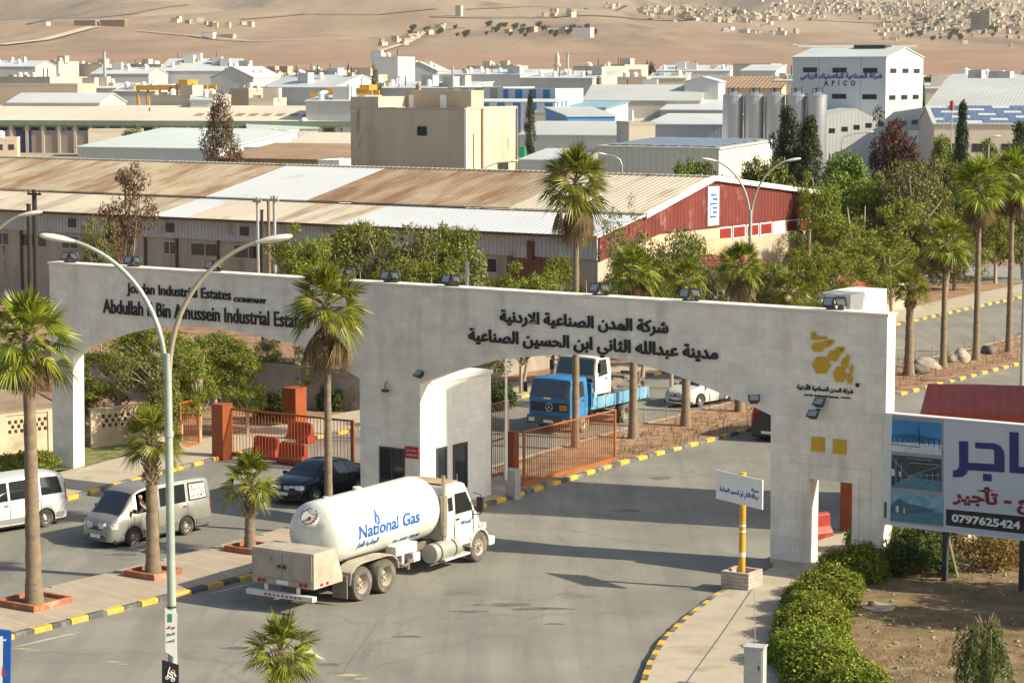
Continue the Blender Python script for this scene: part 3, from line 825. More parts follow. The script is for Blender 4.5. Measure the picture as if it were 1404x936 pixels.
barred('railing', G(672, 660), G(697, 652), 3.1, 'brown barred side railing between guard booth and barrier', 'railing', m=mat('brown_rail', (0.16, 0.07, 0.03), 0.6), mid=True)
barred('sliding_gate', G(312, 628), G(486, 648), 2.15, 'long orange barred sliding gate across the incoming road', 'gate', m=M_ORD, gap=0.17, rail=0.08)
post('gate_post', 305, 629, 0.62, 2.3, 'wide orange red box post at the end of the incoming gate', M_ORD)
post('gate_pillar', 404, 584, 0.8, 1.75, 'thick orange box pillar behind the incoming gate', M_ORD)
barred('fence_panel', G(247, 620), G(274, 613), 2.15, 'narrow orange barred panel beside the foreground lamp post', 'fence', gap=0.13)
post('gate_post', 1162, 727, 0.42, 2.3, 'orange post seen through the stone side door', M_ORD)
barred('fence_panel', G(1236, 752), G(1322, 735), 1.3, 'low orange barred fence below the billboard', 'fence', m=M_ORD, gap=0.16)
# red plastic road barriers
M_PLAS = mat('red_plastic', (0.30, 0.035, 0.02), 0.45, n=(2, 0.12), dirt=((0.45, 0.2, 0.13), 1.4, 0.04))
def road_barrier(px, py, L_, label, rz):
    e = empty('road_barrier', G(px, py), rz, label, 'barrier', 'red plastic road barriers')
    mb = MB(); mb.prism([(-L_ / 2, -0.27, 0), (-L_ / 2, -0.27, 0.22), (-L_ / 2, -0.12, 0.42), (-L_ / 2, -0.09, 0.85), (-L_ / 2, 0.09, 0.85), (-L_ / 2, 0.12, 0.42), (-L_ / 2, 0.27, 0.22), (-L_ / 2, 0.27, 0)], (L_, 0, 0))
    mb.build('body', M_PLAS, e, bevel=0.03)
    mb = MB(); mb.b6(-L_ * 0.42, L_ * 0.42, -0.05, 0.05, 0.85, 0.9); mb.build('top_ridge', M_PLAS, e, bevel=0.01)
    return e
road_barrier(366, 627, 1.3, 'red plastic barrier nearest the wide orange box post', WANG)
road_barrier(402, 636, 1.35, 'red plastic barrier between the palm trunk and another barrier', WANG)
road_barrier(412, 606, 1.3, 'red plastic barrier standing behind the long orange gate', WANG)
road_barrier(1124, 737, 0.8, 'red plastic barrier seen through the stone side door', WANG + 1.2)
# boom barrier
e = empty('boom_barrier', G(703, 683), WANG, 'grey boom barrier cabinet with its white boom raised upright', 'barrier')
mb = MB(); mb.b6(-0.23, 0.23, -0.2, 0.2, 0.0, 1.15); mb.build('cabinet', M_GREYMET, e, bevel=0.02)
mb = MB(); mb.b6(-0.19, 0.19, -0.215, -0.203, 0.25, 0.95); mb.build('hatch', M_GREYMET, e)
mb = MB(); mb.b6(-0.30, 0.30, -0.25, 0.25, -0.02, 0.05); mb.build('foot_plate', M_GREYMET, e)
mb = MB(); mb.tube([(-0.12, -0.27, 0.75), (-0.12, -0.27, 5.4)], [0.06, 0.045], 8); mb.build('boom', M_WHITE, e)

# perforated boundary wall on the left, in two bays, and the long plastered wall behind the trees
M_PLAST = mat('cream_plaster', (0.50, 0.40, 0.28), 0.9, n=(0.7, 0.12), dirt=((0.33, 0.26, 0.18), 0.5, 0.08), bump=(8, 0.1))
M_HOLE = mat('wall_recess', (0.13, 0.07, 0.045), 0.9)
def block_wall(a, b, h, label, holes, z0=0.0):
    d = b - a; L_ = math.hypot(d.x, d.y); e = empty('boundary_wall', (a.x, a.y, 0), math.atan2(d.y, d.x), label, 'wall')
    rects = []
    for (f0, f1) in holes:
        n = max(3, int((f1 - f0) * L_ / 0.26))
        for r in range(3):
            for k in range(n - (r % 2)):
                x = f0 * L_ + (k + 0.5 + 0.5 * (r % 2)) * (f1 - f0) * L_ / n
                rects.append((x - 0.075, x + 0.075, h - 0.78 + r * 0.2, h - 0.62 + r * 0.2))
    mb = MB()
    # pierced wall: bands of masonry between rows of holes
    rows = sorted({(r[2], r[3]) for r in rects})
    z = -0.05
    for (r0, r1) in rows:
        mb.b6(0, L_, 0, 0.2, z, r0)
        x = 0.0
        for q in sorted(r for r in rects if r[2] == r0):
            mb.b6(x, q[0], 0, 0.2, r0, r1); x = q[1]
        mb.b6(x, L_, 0, 0.2, r0, r1)
        z = r1
    mb.b6(0, L_, 0, 0.2, z, h); mb.build('wall', M_PLAST, e)
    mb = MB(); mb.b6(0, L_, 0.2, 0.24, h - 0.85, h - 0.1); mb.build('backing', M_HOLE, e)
    mb = MB(); mb.b6(-0.04, L_ + 0.04, -0.05, 0.29, h, h + 0.07); mb.build('coping', M_PLAST, e)
    mb = MB()
    for f in (0.0, 0.5, 1.0): mb.b6(L_ * f - 0.16 + 0.12 * (1 - 2 * f), L_ * f + 0.16 + 0.12 * (1 - 2 * f), -0.055, -0.003, 0, h)
    mb.build('pilasters', M_PLAST, e)
block_wall(G(-70, 640), G(74, 622), 1.85, 'cream boundary wall with pierced blocks left of the gate pillar', [(0.08, 0.45), (0.55, 0.95)])
block_wall(G(126, 618), G(250, 606), 1.75, 'cream boundary wall with pierced blocks seen through the left arch', [(0.1, 0.44), (0.62, 0.93)])
M_OLDW = mat('old_render', (0.30, 0.26, 0.21), 0.95, n=(0.5, 0.2), dirt=[((0.12, 0.10, 0.08), 0.45, 0.10), ((0.40, 0.35, 0.28), 0.9, 0.08)], bump=(5, 0.2))
def plain_wall(a, b, h, label, m):
    d = b - a; L_ = math.hypot(d.x, d.y); e = empty('boundary_wall', (a.x, a.y, a.z), math.atan2(d.y, d.x), label, 'wall')
    mb = MB(); mb.b6(0, L_, 0, 0.25, -0.1, h); mb.build('wall', m, e)
    mb = MB(); mb.b6(-0.03, L_ + 0.03, -0.04, 0.29, h, h + 0.08); mb.build('coping', m, e)
plain_wall(G(-120, 522), G(497, 566), 2.0, 'stained grey boundary wall behind the trees of the left arch', M_OLDW)
plain_wall(G(590, 535), G(900, 478), 2.0, 'dark boundary wall along the road behind the blue truck', M_OLDW)
plain_wall(G(1110, 452), G(1245, 424), 1.9, 'cream yard wall at the foot of the pines', M_PLAST)
# low brick wall below the billboard
plain_wall(G(1322, 752), G(1375, 726), 0.9, 'low cream wall stub under the billboard', M_PLAST)
# ------------------------------------------------------------------ vehicles
HEAD_IN = math.atan2(DP.y, DP.x)                # driving away through the gate
HEAD_OUT = HEAD_IN + math.pi                    # driving towards the camera
def pchip(tab, x):
    if x <= tab[0][0]: return tab[0][1]
    if x >= tab[-1][0]: return tab[-1][1]
    n = len(tab)
    for i in range(n - 1):
        if tab[i][0] <= x <= tab[i + 1][0]: break
    h = tab[i + 1][0] - tab[i][0]
    def sl_(j): return (tab[j + 1][1] - tab[j][1]) / (tab[j + 1][0] - tab[j][0])
    def m_(j):
        if j == 0: return sl_(0)
        if j == n - 1: return sl_(n - 2)
        a, b = sl_(j - 1), sl_(j)
        return 0 if a * b <= 0 else 2 * a * b / (a + b)
    t = (x - tab[i][0]) / h
    m0, m1 = m_(i) * h, m_(i + 1) * h
    return tab[i][1] * (2 * t ** 3 - 3 * t * t + 1) + m0 * (t ** 3 - 2 * t * t + t) + tab[i + 1][1] * (-2 * t ** 3 + 3 * t * t) + m1 * (t ** 3 - t * t)
M_TYRE = mat('tyre_rubber', (0.035, 0.034, 0.033), 0.85, n=(5, 0.2), dirt=((0.16, 0.13, 0.10), 3, 0.10))
M_TYRED = mat('dusty_tyre', (0.10, 0.092, 0.08), 0.9, n=(5, 0.2), dirt=((0.24, 0.20, 0.16), 3, 0.15))
M_RIM = mat('alloy_rim', (0.50, 0.50, 0.50), 0.35, 0.7)
M_RIMD = mat('dusty_rim', (0.36, 0.31, 0.25), 0.6, 0.2, n=(6, 0.2))
M_BLKP = mat('black_plastic', (0.03, 0.03, 0.032), 0.55)
M_HEADL = mat('headlight_glass', (0.62, 0.64, 0.65), 0.08, 0.35, n=(15, 0.3))
M_REDL = mat('red_lamp', (0.38, 0.012, 0.01), 0.2)
M_AMB = mat('amber_lamp', (0.55, 0.20, 0.01), 0.25)
M_CHR = mat('chrome', (0.65, 0.65, 0.65), 0.15, 0.9)
M_PLATE = mat('number_plate', (0.75, 0.75, 0.72), 0.4)
M_UNDER = mat('underbody', (0.02, 0.02, 0.02), 0.9)
M_WIN = mat('car_glass', (0.018, 0.022, 0.024), 0.04, 0.0, n=(1, 0.1), spec=0.9)
def wheel(root, x, y, r, w, tm=None, rm=None, side=1, spokes=8, deep=0.05, dual=False, hub=False):
    e = MB(); hw = w / 2
    e.lathe([(r * 0.60, -hw), (r * 0.93, -hw), (r, -hw * 0.72), (r, hw * 0.72), (r * 0.93, hw), (r * 0.60, hw), (r * 0.58, hw - 0.02), (r * 0.58, -hw + 0.02), (r * 0.60, -hw)], (0, 0, 0), 'Y', 28, cap=False)
    o = e.build('wheel', tm or M_TYRE, root, smooth=True); o.location = (x, y, r)
    e = MB(); s = side
    prof = [(0.0, hw - deep), (r * 0.14, hw - deep + (0.08 if hub else 0.015)), (r * 0.2, hw - deep), (r * 0.46, hw - deep - 0.02), (r * 0.56, hw - 0.03), (r * 0.6, hw - 0.005), (r * 0.58, hw - 0.06), (r * 0.5, -hw + 0.02), (0, -hw + 0.03)]
    e.lathe([(a, b * s) for a, b in prof], (0, 0, 0), 'Y', 28, cap=False)
    ri = e.build('rim', rm or M_RIM, o, smooth=True)
    if hub:
        e = MB(); e.lathe([(r * 0.055, 0), (r * 0.055, 0.004)], (0, 0, 0), 'Y', 8); hm = e.mesh('rim_hole', M_UNDER)
        for k in range(spokes):
            a = 2 * math.pi * (k + 0.5) / spokes
            inst(hm, 'rim_hole', o, (r * 0.36 * math.cos(a), (hw - deep - 0.004) * s, r * 0.36 * math.sin(a)))
    else:
        e = MB(); n_ = spokes * 4; vs_ = []; y_ = (hw - deep + 0.012) * s
        for k in range(n_):
            a = 2 * math.pi * k / n_; q = 0.50 if k % 4 in (0, 1) else 0.33
            vs_ += [(r * 0.30 * math.cos(a), y_, r * 0.30 * math.sin(a)), (r * q * math.cos(a), y_, r * q * math.sin(a))]
        e.add(vs_, [(2 * k, 2 * k + 1, (2 * k + 3) % (2 * n_), (2 * k + 2) % (2 * n_)) for k in range(n_)])
        e.build('rim_opening', M_UNDER, o)
    return o
def car(name, P, label, cat, loc, heading, paint, glass=None, group=None, steel=None):
    """body shell lofted along x from tables of sill, belt, top heights and half widths"""
    root = empty(name, loc, heading, label, cat, group)
    x0, x1 = P['x']; wr_ = P['wheel_r']; ax = P['axles']
    st = sorted({x0 + (x1 - x0) * k / 64 for k in range(65)} | {x0 + 0.02, x0 + 0.06, x1 - 0.02, x1 - 0.06} | {a + (wr_ + 0.07) * math.cos(math.pi * k / 12) for a in ax for k in range(13)})
    def sec(x):
        zt = pchip(P['zt'], x); zb_ = min(pchip(P['zb'], x), zt - 0.04)
        wb = pchip(P['wb'], x); wr = min(pchip(P['wr'], x), wb - 0.02)
        zs = P['zs']
        for a in ax:
            q = (wr_ + 0.07) ** 2 - (x - a) ** 2
            if q > 0: zs = max(zs, wr_ * 0.97 + math.sqrt(q) * 0.97)
        zs = min(zs, zb_ - 0.06)
        cr = P.get('crown', 0.03)
        return [(wb * 0.955, zs), (wb * 0.975, zs + 0.05 * (zb_ - zs)), (wb * 1.0, zs + 0.42 * (zb_ - zs)), (wb * 0.995, zs + 0.62 * (zb_ - zs)), (wb * 0.985, zs + 0.9 * (zb_ - zs)), (wb * 0.955, zb_),
                (wr + (wb * 0.955 - wr) * 0.12, zt - 0.10 * (zt - zb_) - 0.0), (wr * 0.965, zt - 0.03 * (zt - zb_)), (wr * 0.80, zt), (wr * 0.4, zt + cr * 0.8), (0.0, zt + cr)]
    rings = [sec(x) for x in st]; n = len(rings[0])
    hole = P.get('hole')
    mb = MB()
    for sgn in (1, -1):
        vs_ = [(x, sgn * p[0], p[1]) for x, r in zip(st, rings) for p in r]
        fs = []
        for i in range(len(st) - 1):
            for k in range(n - 1):
                if hole and k == 5 and sgn == hole[2] and hole[0] <= (st[i] + st[i + 1]) / 2 <= hole[1]: continue
                fs.append((i * n + k, i * n + k + 1, (i + 1) * n + k + 1, (i + 1) * n + k))
        mb.add(vs_, fs)
        for i, q in ((0, x0), (len(st) - 1, x1)):
            r = rings[i]
            mb.add([(q, sgn * p[0], p[1]) for p in r] + [(q, 0, r[0][1])], [tuple(range(n + 1))])
    bm = bmesh.new(); me = mb.mesh('body', paint, False, False); bm.from_mesh(me)
    bmesh.ops.remove_doubles(bm, verts=bm.verts, dist=0.0005); bmesh.ops.recalc_face_normals(bm, faces=bm.faces); bm.to_mesh(me); bm.free()
    me.polygons.foreach_set('use_smooth', [True] * len(me.polygons)); me.set_sharp_from_angle(angle=rad(35))
    inst(me, 'body', root)
    mb = MB(); wmax = max(v for _, v in P['wb'])
    mb.b6(x0 + 0.15, x1 - 0.15, -wmax * 0.9, wmax * 0.9, 0.18, 0.32)
    for a in ax: mb.b6(a - wr_ - 0.1, a + wr_ + 0.1, -wmax * 0.90, wmax * 0.90, 0.25, wr_ * 2 + 0.12)
    mb.build('underbody', M_UNDER, root)
    def side_pt(x, t, sgn, off=0.012):
        r = sec(x); a, b = r[5], r[6]
        y = a[0] + (b[0] - a[0]) * t; z = a[1] + (b[1] - a[1]) * t
        nx, nz = (b[1] - a[1]), -(b[0] - a[0]); l = math.hypot(nx, nz) or 1
        return (x, sgn * (y + nx / l * off), z + nz / l * off)
    for (xb0, xt0, xb1, xt1) in P['side_glass']:
        for sgn in (1, -1):
            if hole and sgn == hole[2] and xb0 < (hole[0] + hole[1]) / 2 < xb1: continue
            mb = MB(); m_ = 10; rows = (0.08, 0.5, 0.93); vs_ = []
            for t in rows:
                for k in range(m_ + 1):
                    a0 = xb0 + (xt0 - xb0) * t; a1 = xb1 + (xt1 - xb1) * t
                    vs_.append(side_pt(a0 + (a1 - a0) * k / m_, t, sgn))
            mb.add(vs_, [(j * (m_ + 1) + k, j * (m_ + 1) + k + 1, (j + 1) * (m_ + 1) + k + 1, (j + 1) * (m_ + 1) + k) for j in range(len(rows) - 1) for k in range(m_)])
            mb.build('side_window', glass or M_WIN, root, smooth=True)
    def top_panel(nm, xa, xb, f, m, off=0.014):
        mb = MB(); vs_ = []; mx = 8; my = 8
        for i in range(mx + 1):
            x = xa + (xb - xa) * i / mx
            zt = pchip(P['zt'], x); wr = pchip(P['wr'], x); cr = P.get('crown', 0.03)
            dz = (pchip(P['zt'], x + 0.03) - pchip(P['zt'], x - 0.03)) / 0.06
            l = math.hypot(1, dz)
            for k in range(my + 1):
                q = -1 + 2 * k / my; y = q * wr * f
                ay = abs(y) / wr
                z = zt + (cr * (1 - ay / 0.4 * 0.2) if ay < 0.4 else cr * 0.8 * (1 - (ay - 0.4) / 0.4) if ay < 0.8 else 0 - 0.03 * (ay - 0.8) / 0.165 * 0.3)
                vs_.append((x - dz / l * off, y, z + off / l))
        mb.add(vs_, [(i * (my + 1) + k, i * (my + 1) + k + 1, (i + 1) * (my + 1) + k + 1, (i + 1) * (my + 1) + k) for i in range(mx) for k in range(my)])
        return mb.build(nm, m, root, smooth=True)
    top_panel('windscreen', *P['windscreen'], 0.90, glass or M_WIN)
    if 'rear_glass' in P: top_panel('rear_window', *P['rear_glass'], 0.86, glass or M_WIN)
    for a in ax:
        for sgn in (1, -1): wheel(root, a, sgn * (wmax - 0.115), wr_, 0.2, rm=steel or M_RIM, side=sgn, tm=P.get('tyre'))
    hx = x1
    # lamps, grille, bumper, plate, mirrors, handles
    wf = pchip(P['wb'], x1 - 0.08)
    for sgn in (1, -1):
        def yat(x, z):
            r = sec(x); q = r[0][0]
            for (ya, za), (yb, zb2) in zip(r, r[1:]):
                if za <= z <= zb2: return ya + (yb - ya) * (z - za) / max(zb2 - za, 1e-6)
            return r[-3][0] if z > r[-1][1] else q
        def wrap(nm, m, xe, d, z0_, z1_, inner, ln):
            rows = []
            for z in (z0_, (z0_ + z1_) / 2, z1_):
                ye = yat(xe - d * 0.004, z)
                row = [(xe + d * 0.014, sgn * max(ye - inner, 0.05), z), (xe + d * 0.016, sgn * (ye - 0.01), z)]
                for t in (0.0, 0.25, 0.5, 0.75, 1.0):
                    x = xe - d * (0.01 + ln * t); row.append((x, sgn * (yat(x, z) + 0.014), z + (z - z0_) * 0.0))
                rows.append(row)
            n_ = len(rows[0]); mb = MB(); mb.add([p for r in rows for p in r], [(a * n_ + k, a * n_ + k + 1, (a + 1) * n_ + k + 1, (a + 1) * n_ + k) for a in range(2) for k in range(n_ - 1)])
            mb.build(nm, m, root)
        z = P['lamp_z']; hh = P.get('lamp_h', 0.09)
        wrap('headlight', M_HEADL, x1, 1, z - hh, z + hh, P.get('lamp_in', 0.27), 0.30)
        wrap('tail_light', M_REDL, x0, -1, P['tail_z'] - P.get('tail_h', 0.1), P['tail_z'] + P.get('tail_h', 0.1), 0.10, 0.10)
        mb = MB(); mx_, mz_ = P['mirror']; wm = pchip(P['wb'], mx_)
        mb.box((mx_, sgn * (wm + 0.11), mz_), (0.09, 0.2, 0.14)); mb.box((mx_, sgn * (wm - 0.02), mz_ - 0.04), (0.05, 0.12, 0.04))
        mb.build('wing_mirror', P.get('mirror_m', paint), root, bevel=0.02)
        for hx_ in P['handles']:
            mb = MB(); zz = pchip(P['zb'], hx_) - 0.10
            mb.box((hx_, sgn * (pchip(P['wb'], hx_) * 0.99 + 0.012), zz), (0.17, 0.035, 0.035)); mb.build('door_handle', P.get('handle_m', M_BLKP), root, bevel=0.008)
    mb = MB(); gz = P['grille_z']; mb.b6(x1 - 0.06, x1 + 0.012, -wf * 0.42, wf * 0.42, gz - 0.06, gz + 0.06); mb.build('grille', M_BLKP, root, bevel=0.01)
    mb = MB(); mb.b6(x1 - 0.05, x1 + 0.022, -wf * 0.55, wf * 0.55, P['zs'] + 0.1, P['zs'] + 0.2); mb.build('air_intake', M_BLKP, root, bevel=0.01)
    for q, xx in ((1, x1 + 0.024), (-1, x0 - 0.02)):
        mb = MB(); mb.b6(xx - 0.015, xx + 0.015, -0.25, 0.25, P['plate_z'] - 0.06, P['plate_z'] + 0.06); mb.build('number_plate', M_PLATE, root)
    for xx in P['doors']:
        for sgn in (1, -1):
            mb = MB(); r = sec(xx)
            pts = [r[1], r[2], r[3], r[4], r[5]]
            a = [(xx - 0.008, sgn * (p[0] + 0.006), p[1]) for p in pts]; b = [(xx + 0.008, sgn * (p[0] + 0.006), p[1]) for p in pts]
            m_ = len(pts)
            mb.add(a + b, [(k, k + 1, m_ + k + 1, m_ + k) for k in range(m_ - 1)]); mb.build('door_gap', M_UNDER, root)
    return root, sec, side_pt

SEDAN = dict(x=(-2.25, 2.25), zs=0.21, wheel_r=0.315, axles=(-1.32, 1.33), crown=0.025,
    zt=[(-2.25, 0.80), (-2.22, 0.93), (-2.1, 1.01), (-1.62, 1.06), (-0.95, 1.36), (-0.35, 1.445), (0.15, 1.435), (0.5, 1.36), (1.22, 0.985), (1.75, 0.89), (2.08, 0.77), (2.21, 0.66), (2.25, 0.55)],
    zb=[(-2.25, 0.86), (-1.5, 0.96), (0, 0.92), (1.2, 0.87), (1.8, 0.78), (2.25, 0.5)],
    wb=[(-2.25, 0.62), (-2.18, 0.74), (-1.9, 0.84), (-1.2, 0.875), (1.0, 0.88), (1.7, 0.845), (2.05, 0.76), (2.2, 0.62), (2.25, 0.5)],
    wr=[(-2.25, 0.55), (-1.65, 0.66), (-0.95, 0.58), (-0.3, 0.57), (0.45, 0.58), (1.2, 0.70), (1.8, 0.66), (2.25, 0.42)],
    side_glass=[(-1.42, -0.92, -0.78, -0.62), (-0.72, -0.60, 0.0, 0.0), (0.06, 0.06, 1.02, 0.42)], windscreen=(0.50, 1.20), rear_glass=(-1.62, -0.98),
    lamp_z=0.68, lamp_h=0.075, tail_z=0.84, mirror=(0.88, 0.96), handles=(-0.5, 0.35), doors=(-0.72, 0.03, 1.05), grille_z=0.62, plate_z=0.45)
M_NAVY = mat('black_car_paint', (0.012, 0.014, 0.02), 0.12, 0.2, spec=0.7)
M_WCAR = mat('white_car_paint', (0.52, 0.53, 0.52), 0.3, n=(2, 0.04))
M_SILV = mat('dusty_silver_paint', (0.30, 0.30, 0.275), 0.38, 0.45, n=(1.2, 0.12), dirt=((0.30, 0.25, 0.19), 0.9, 0.06))
def axle_pose(p_front, p_rear, wheelbase_mid=0.0):
    """ground points under the visible front and rear wheels -> heading"""
    d = p_front - p_rear
    return math.atan2(d.y, d.x)
def place_by_wheel(pf, side_y, axf, heading):
    """vehicle origin such that the visible front wheel (axf, side_y) stands on pf"""
    c, s = math.cos(heading), math.sin(heading)
    return Vector((pf.x - (c * axf - s * side_y), pf.y - (s * axf + c * side_y), 0.0))
h = HEAD_OUT
car('sedan', SEDAN, 'black sedan rolling past the long orange gate', 'car', place_by_wheel(G(431, 690), 0.78, 1.33, h), h, M_NAVY)
car('sedan', SEDAN, 'white sedan following the blue truck behind the arch', 'car', place_by_wheel(G(959, 558), 0.78, 1.33, h - 0.12), h - 0.12, M_WCAR)
VAN = dict(x=(-2.35, 2.36), zs=0.25, wheel_r=0.325, axles=(-1.10, 1.38), crown=0.03,
    zt=[(-2.35, 1.55), (-2.31, 1.78), (-2.15, 1.90), (-1.2, 1.95), (0.6, 1.94), (1.0, 1.88), (1.22, 1.78), (1.92, 1.10), (2.12, 1.0), (2.29, 0.86), (2.36, 0.62)],
    zb=[(-2.35, 1.15), (0, 1.12), (1.2, 1.08), (1.9, 1.02), (2.2, 0.85), (2.36, 0.55)],
    wb=[(-2.35, 0.74), (-2.25, 0.82), (-1.8, 0.85), (1.4, 0.85), (2.0, 0.81), (2.25, 0.74), (2.36, 0.60)],
    wr=[(-2.35, 0.64), (-2.1, 0.70), (0.8, 0.70), (1.2, 0.69), (1.9, 0.74), (2.36, 0.52)],
    side_glass=[(-2.12, -2.0, -1.22, -1.22), (-1.08, -1.08, 0.12, 0.12), (0.36, 0.36, 1.42, 1.05)], windscreen=(1.26, 1.90), rear_glass=(-2.33, -2.30),
    lamp_z=0.78, lamp_h=0.10, tail_z=1.0, tail_h=0.22, mirror=(1.42, 1.22), handles=(0.42, -1.0), doors=(0.24, 1.36, -1.15), grille_z=0.68, plate_z=0.42, mirror_m=M_BLKP)
VAN['hole'] = (0.38, 1.2, 1)
pf, pr = G(182, 748), G(254, 733)
hv = axle_pose(pf, pr)
M_CREAMW = mat('cream_sticker', (0.62, 0.62, 0.58), 0.4)
van, vsec, vside = car('minivan', VAN, 'dusty silver minivan with a driver resting an arm at its open window', 'van', place_by_wheel(pf, 0.76, 1.38, hv), hv, M_SILV, steel=M_RIMD)
# rear side pane is covered by a pale sticker with black marks; grey lower band; lined cabin
mb = MB(); q = [vside(x, t, 1, 0.03) for x, t in ((-2.04, 0.14), (-1.27, 0.14), (-1.27, 0.86), (-1.98, 0.86))]; mb.poly(q); st_ = mb.build('window_sticker', M_CREAMW, van)
random.seed(4)
mb = MB()
for k in range(46):
    x = random.uniform(-1.95, -1.34); t = random.uniform(0.22, 0.8)
    a = random.uniform(0, 3.14); L_ = random.uniform(0.02, 0.06)
    p = Vector(vside(x, t, 1, 0.034)); qd = Vector((math.cos(a) * L_, 0, math.sin(a) * L_))
    mb.tube([p - qd, p + qd], 0.008, 4)
mb.build('sticker_marks', M_BLKP, st_)
for (xa, xb) in ((-2.2, -1.55), (-0.65, 0.93)):
    for sgn in (1, -1): mb = MB(); mb.box(((xa + xb) / 2, sgn * 0.846, 0.42), (xb - xa, 0.03, 0.2)); mb.build('lower_trim', mat('dark_trim', (0.12, 0.115, 0.105), 0.6, n=(3, .2)), van)
mb = MB(); mb.b6(2.30, 2.395, -0.58, 0.58, 0.27, 0.40); mb.build('front_bumper', mat('dark_trim', (0.12, 0.115, 0.105), 0.6), van, bevel=0.02)
M_LIN = mat('cabin_lining', (0.03, 0.03, 0.032), 0.9)
mb = MB(); mb.b6(-0.2, 1.35, -0.70, -0.66, 0.5, 1.8); mb.b6(-0.2, -0.15, -0.66, 0.6, 0.5, 1.8); mb.b6(-0.15, 1.7, -0.66, 0.6, 0.5, 0.6); mb.b6(-0.15, 1.1, -0.66, 0.66, 1.8, 1.83); mb.b6(1.35, 1.5, -0.66, 0.6, 0.6, 1.05)
mb.build('cabin_lining', M_LIN, van)
mb = MB(); mb.b6(0.4, 0.95, 0.12, 0.6, 0.6, 0.85); mb.b6(0.3, 0.44, 0.12, 0.6, 0.85, 1.45); mb.build('driver_seat', M_LIN, van, bevel=0.04)
def skin_figure(name, verts, edges, radii, m, loc, rz, label):
    me = bpy.data.meshes.new(name); me.from_pydata(verts, edges, [])
    o = bpy.data.objects.new(name, me); COL.objects.link(o)
    sk = o.modifiers.new('skin', 'SKIN'); 
    if not me.skin_vertices: me.attributes.new
    bm = bmesh.new(); bm.from_mesh(me); lay = bm.verts.layers.skin.verify()
    for i, v in enumerate(bm.verts):
        v[lay].radius = (radii[i], radii[i]); v[lay].use_root = (i == 0)
    bm.to_mesh(me); bm.free()
    sb = o.modifiers.new('sub', 'SUBSURF'); sb.levels = 2; sb.render_levels = 2
    C.view_layer.update()
    m2 = bpy.data.meshes.new_from_object(o.evaluated_get(C.evaluated_depsgraph_get()))
    bpy.data.objects.remove(o)
    m2.materials.clear()
    for x in m: m2.materials.append(x)
    m2.polygons.foreach_set('use_smooth', [True] * len(m2.polygons))
    r = bpy.data.objects.new(name, m2); COL.objects.link(r); r.location = loc; r.rotation_euler = (0, 0, rz)
    return tag(r, label, 'person')
M_SKIN = mat('skin', (0.42, 0.22, 0.13), 0.6); M_SHIRT = mat('dark_shirt', (0.05, 0.04, 0.045), 0.85); M_HAIR = mat('black_hair', (0.012, 0.01, 0.01), 0.7)
pv = [(0.35, 0.36, 0.86), (0.30, 0.36, 1.05), (0.28, 0.36, 1.25), (0.29, 0.36, 1.40), (0.33, 0.42, 1.47), (0.37, 0.47, 1.56), (0.38, 0.48, 1.65),
      (0.29, 0.53, 1.34), (0.42, 0.86, 1.17), (0.60, 0.83, 1.34), (0.65, 0.81, 1.41), (0.67, 0.80, 1.48), (0.29, 0.18, 1.34), (0.48, 0.12, 1.12), (0.78, 0.22, 1.12), (0.75, 0.34, 0.84), (1.05, 0.34, 0.66)]
pe = [(0, 1), (1, 2), (2, 3), (3, 4), (4, 5), (5, 6), (3, 7), (7, 8), (8, 9), (9, 10), (10, 11), (3, 12), (12, 13), (13, 14), (0, 15), (15, 16)]
prd = [0.15, 0.14, 0.15, 0.10, 0.055, 0.095, 0.085, 0.065, 0.05, 0.037, 0.04, 0.022, 0.065, 0.05, 0.035, 0.08, 0.06]
drv = skin_figure('person', pv, pe, prd, [M_SHIRT, M_SKIN, M_HAIR], van.location + Vector((math.cos(hv), math.sin(hv), 0)) * 0.38, hv, 'driver in a dark shirt leaning an arm out of the silver minivan')
for f in drv.data.polygons:
    c = f.center
    if c.z > 1.44 and abs(c.y - 0.45) < 0.16 and c.x < 0.55: f.material_index = 2 if (c.z > 1.65 or c.x < 0.32) else 1
    elif c.y > 0.5 and (c.x > 0.36 and c.z < 1.6): f.material_index = 1
# white van at the left edge
VANW = dict(VAN); VANW.pop('hole')
VANW.update(zt=[(-2.45, 1.45), (-2.42, 1.62), (-2.2, 1.86), (-1.2, 1.93), (0.2, 1.92), (0.75, 1.84), (1.55, 1.14), (2.0, 1.02), (2.3, 0.85), (2.4, 0.6)], x=(-2.45, 2.4),
    zb=[(-2.45, 1.12), (0, 1.08), (1.5, 1.02), (2.2, 0.8), (2.4, 0.5)], wb=[(-2.45, 0.72), (-2.35, 0.82), (-1.8, 0.89), (1.4, 0.89), (2.0, 0.84), (2.3, 0.72), (2.4, 0.55)],
    wr=[(-2.45, 0.6), (-2.1, 0.70), (0.6, 0.70), (1.5, 0.78), (2.4, 0.5)], axles=(-1.45, 1.35), windscreen=(0.82, 1.52), rear_glass=(-2.44, -2.40),
    side_glass=[(-2.22, -2.05, -1.3, -1.3), (-1.2, -1.2, 0.0, 0.0), (0.1, 0.1, 1.2, 0.75)], doors=(0.05, 1.2, -1.25), handles=(0.2, -1.1), mirror=(1.2, 1.2), tail_z=1.2, tail_h=0.3)
p = G(62, 722)
wv = place_by_wheel(p, 0.8, -1.45, hv - 0.1)
vw, _s, vws = car('minivan', VANW, 'white minivan cut off by the left edge beside the hedge', 'van', wv, hv - 0.1, M_WCAR)
for (xa, xb) in ((-2.2, -1.9), (-1.0, 0.9)):
    for sgn in (1, -1): mb = MB(); mb.box(((xa + xb) / 2, sgn * 0.885, 0.42), (xb - xa, 0.03, 0.16)); mb.build('lower_trim', mat('grey_trim', (0.22, 0.22, 0.21), 0.6), vw)
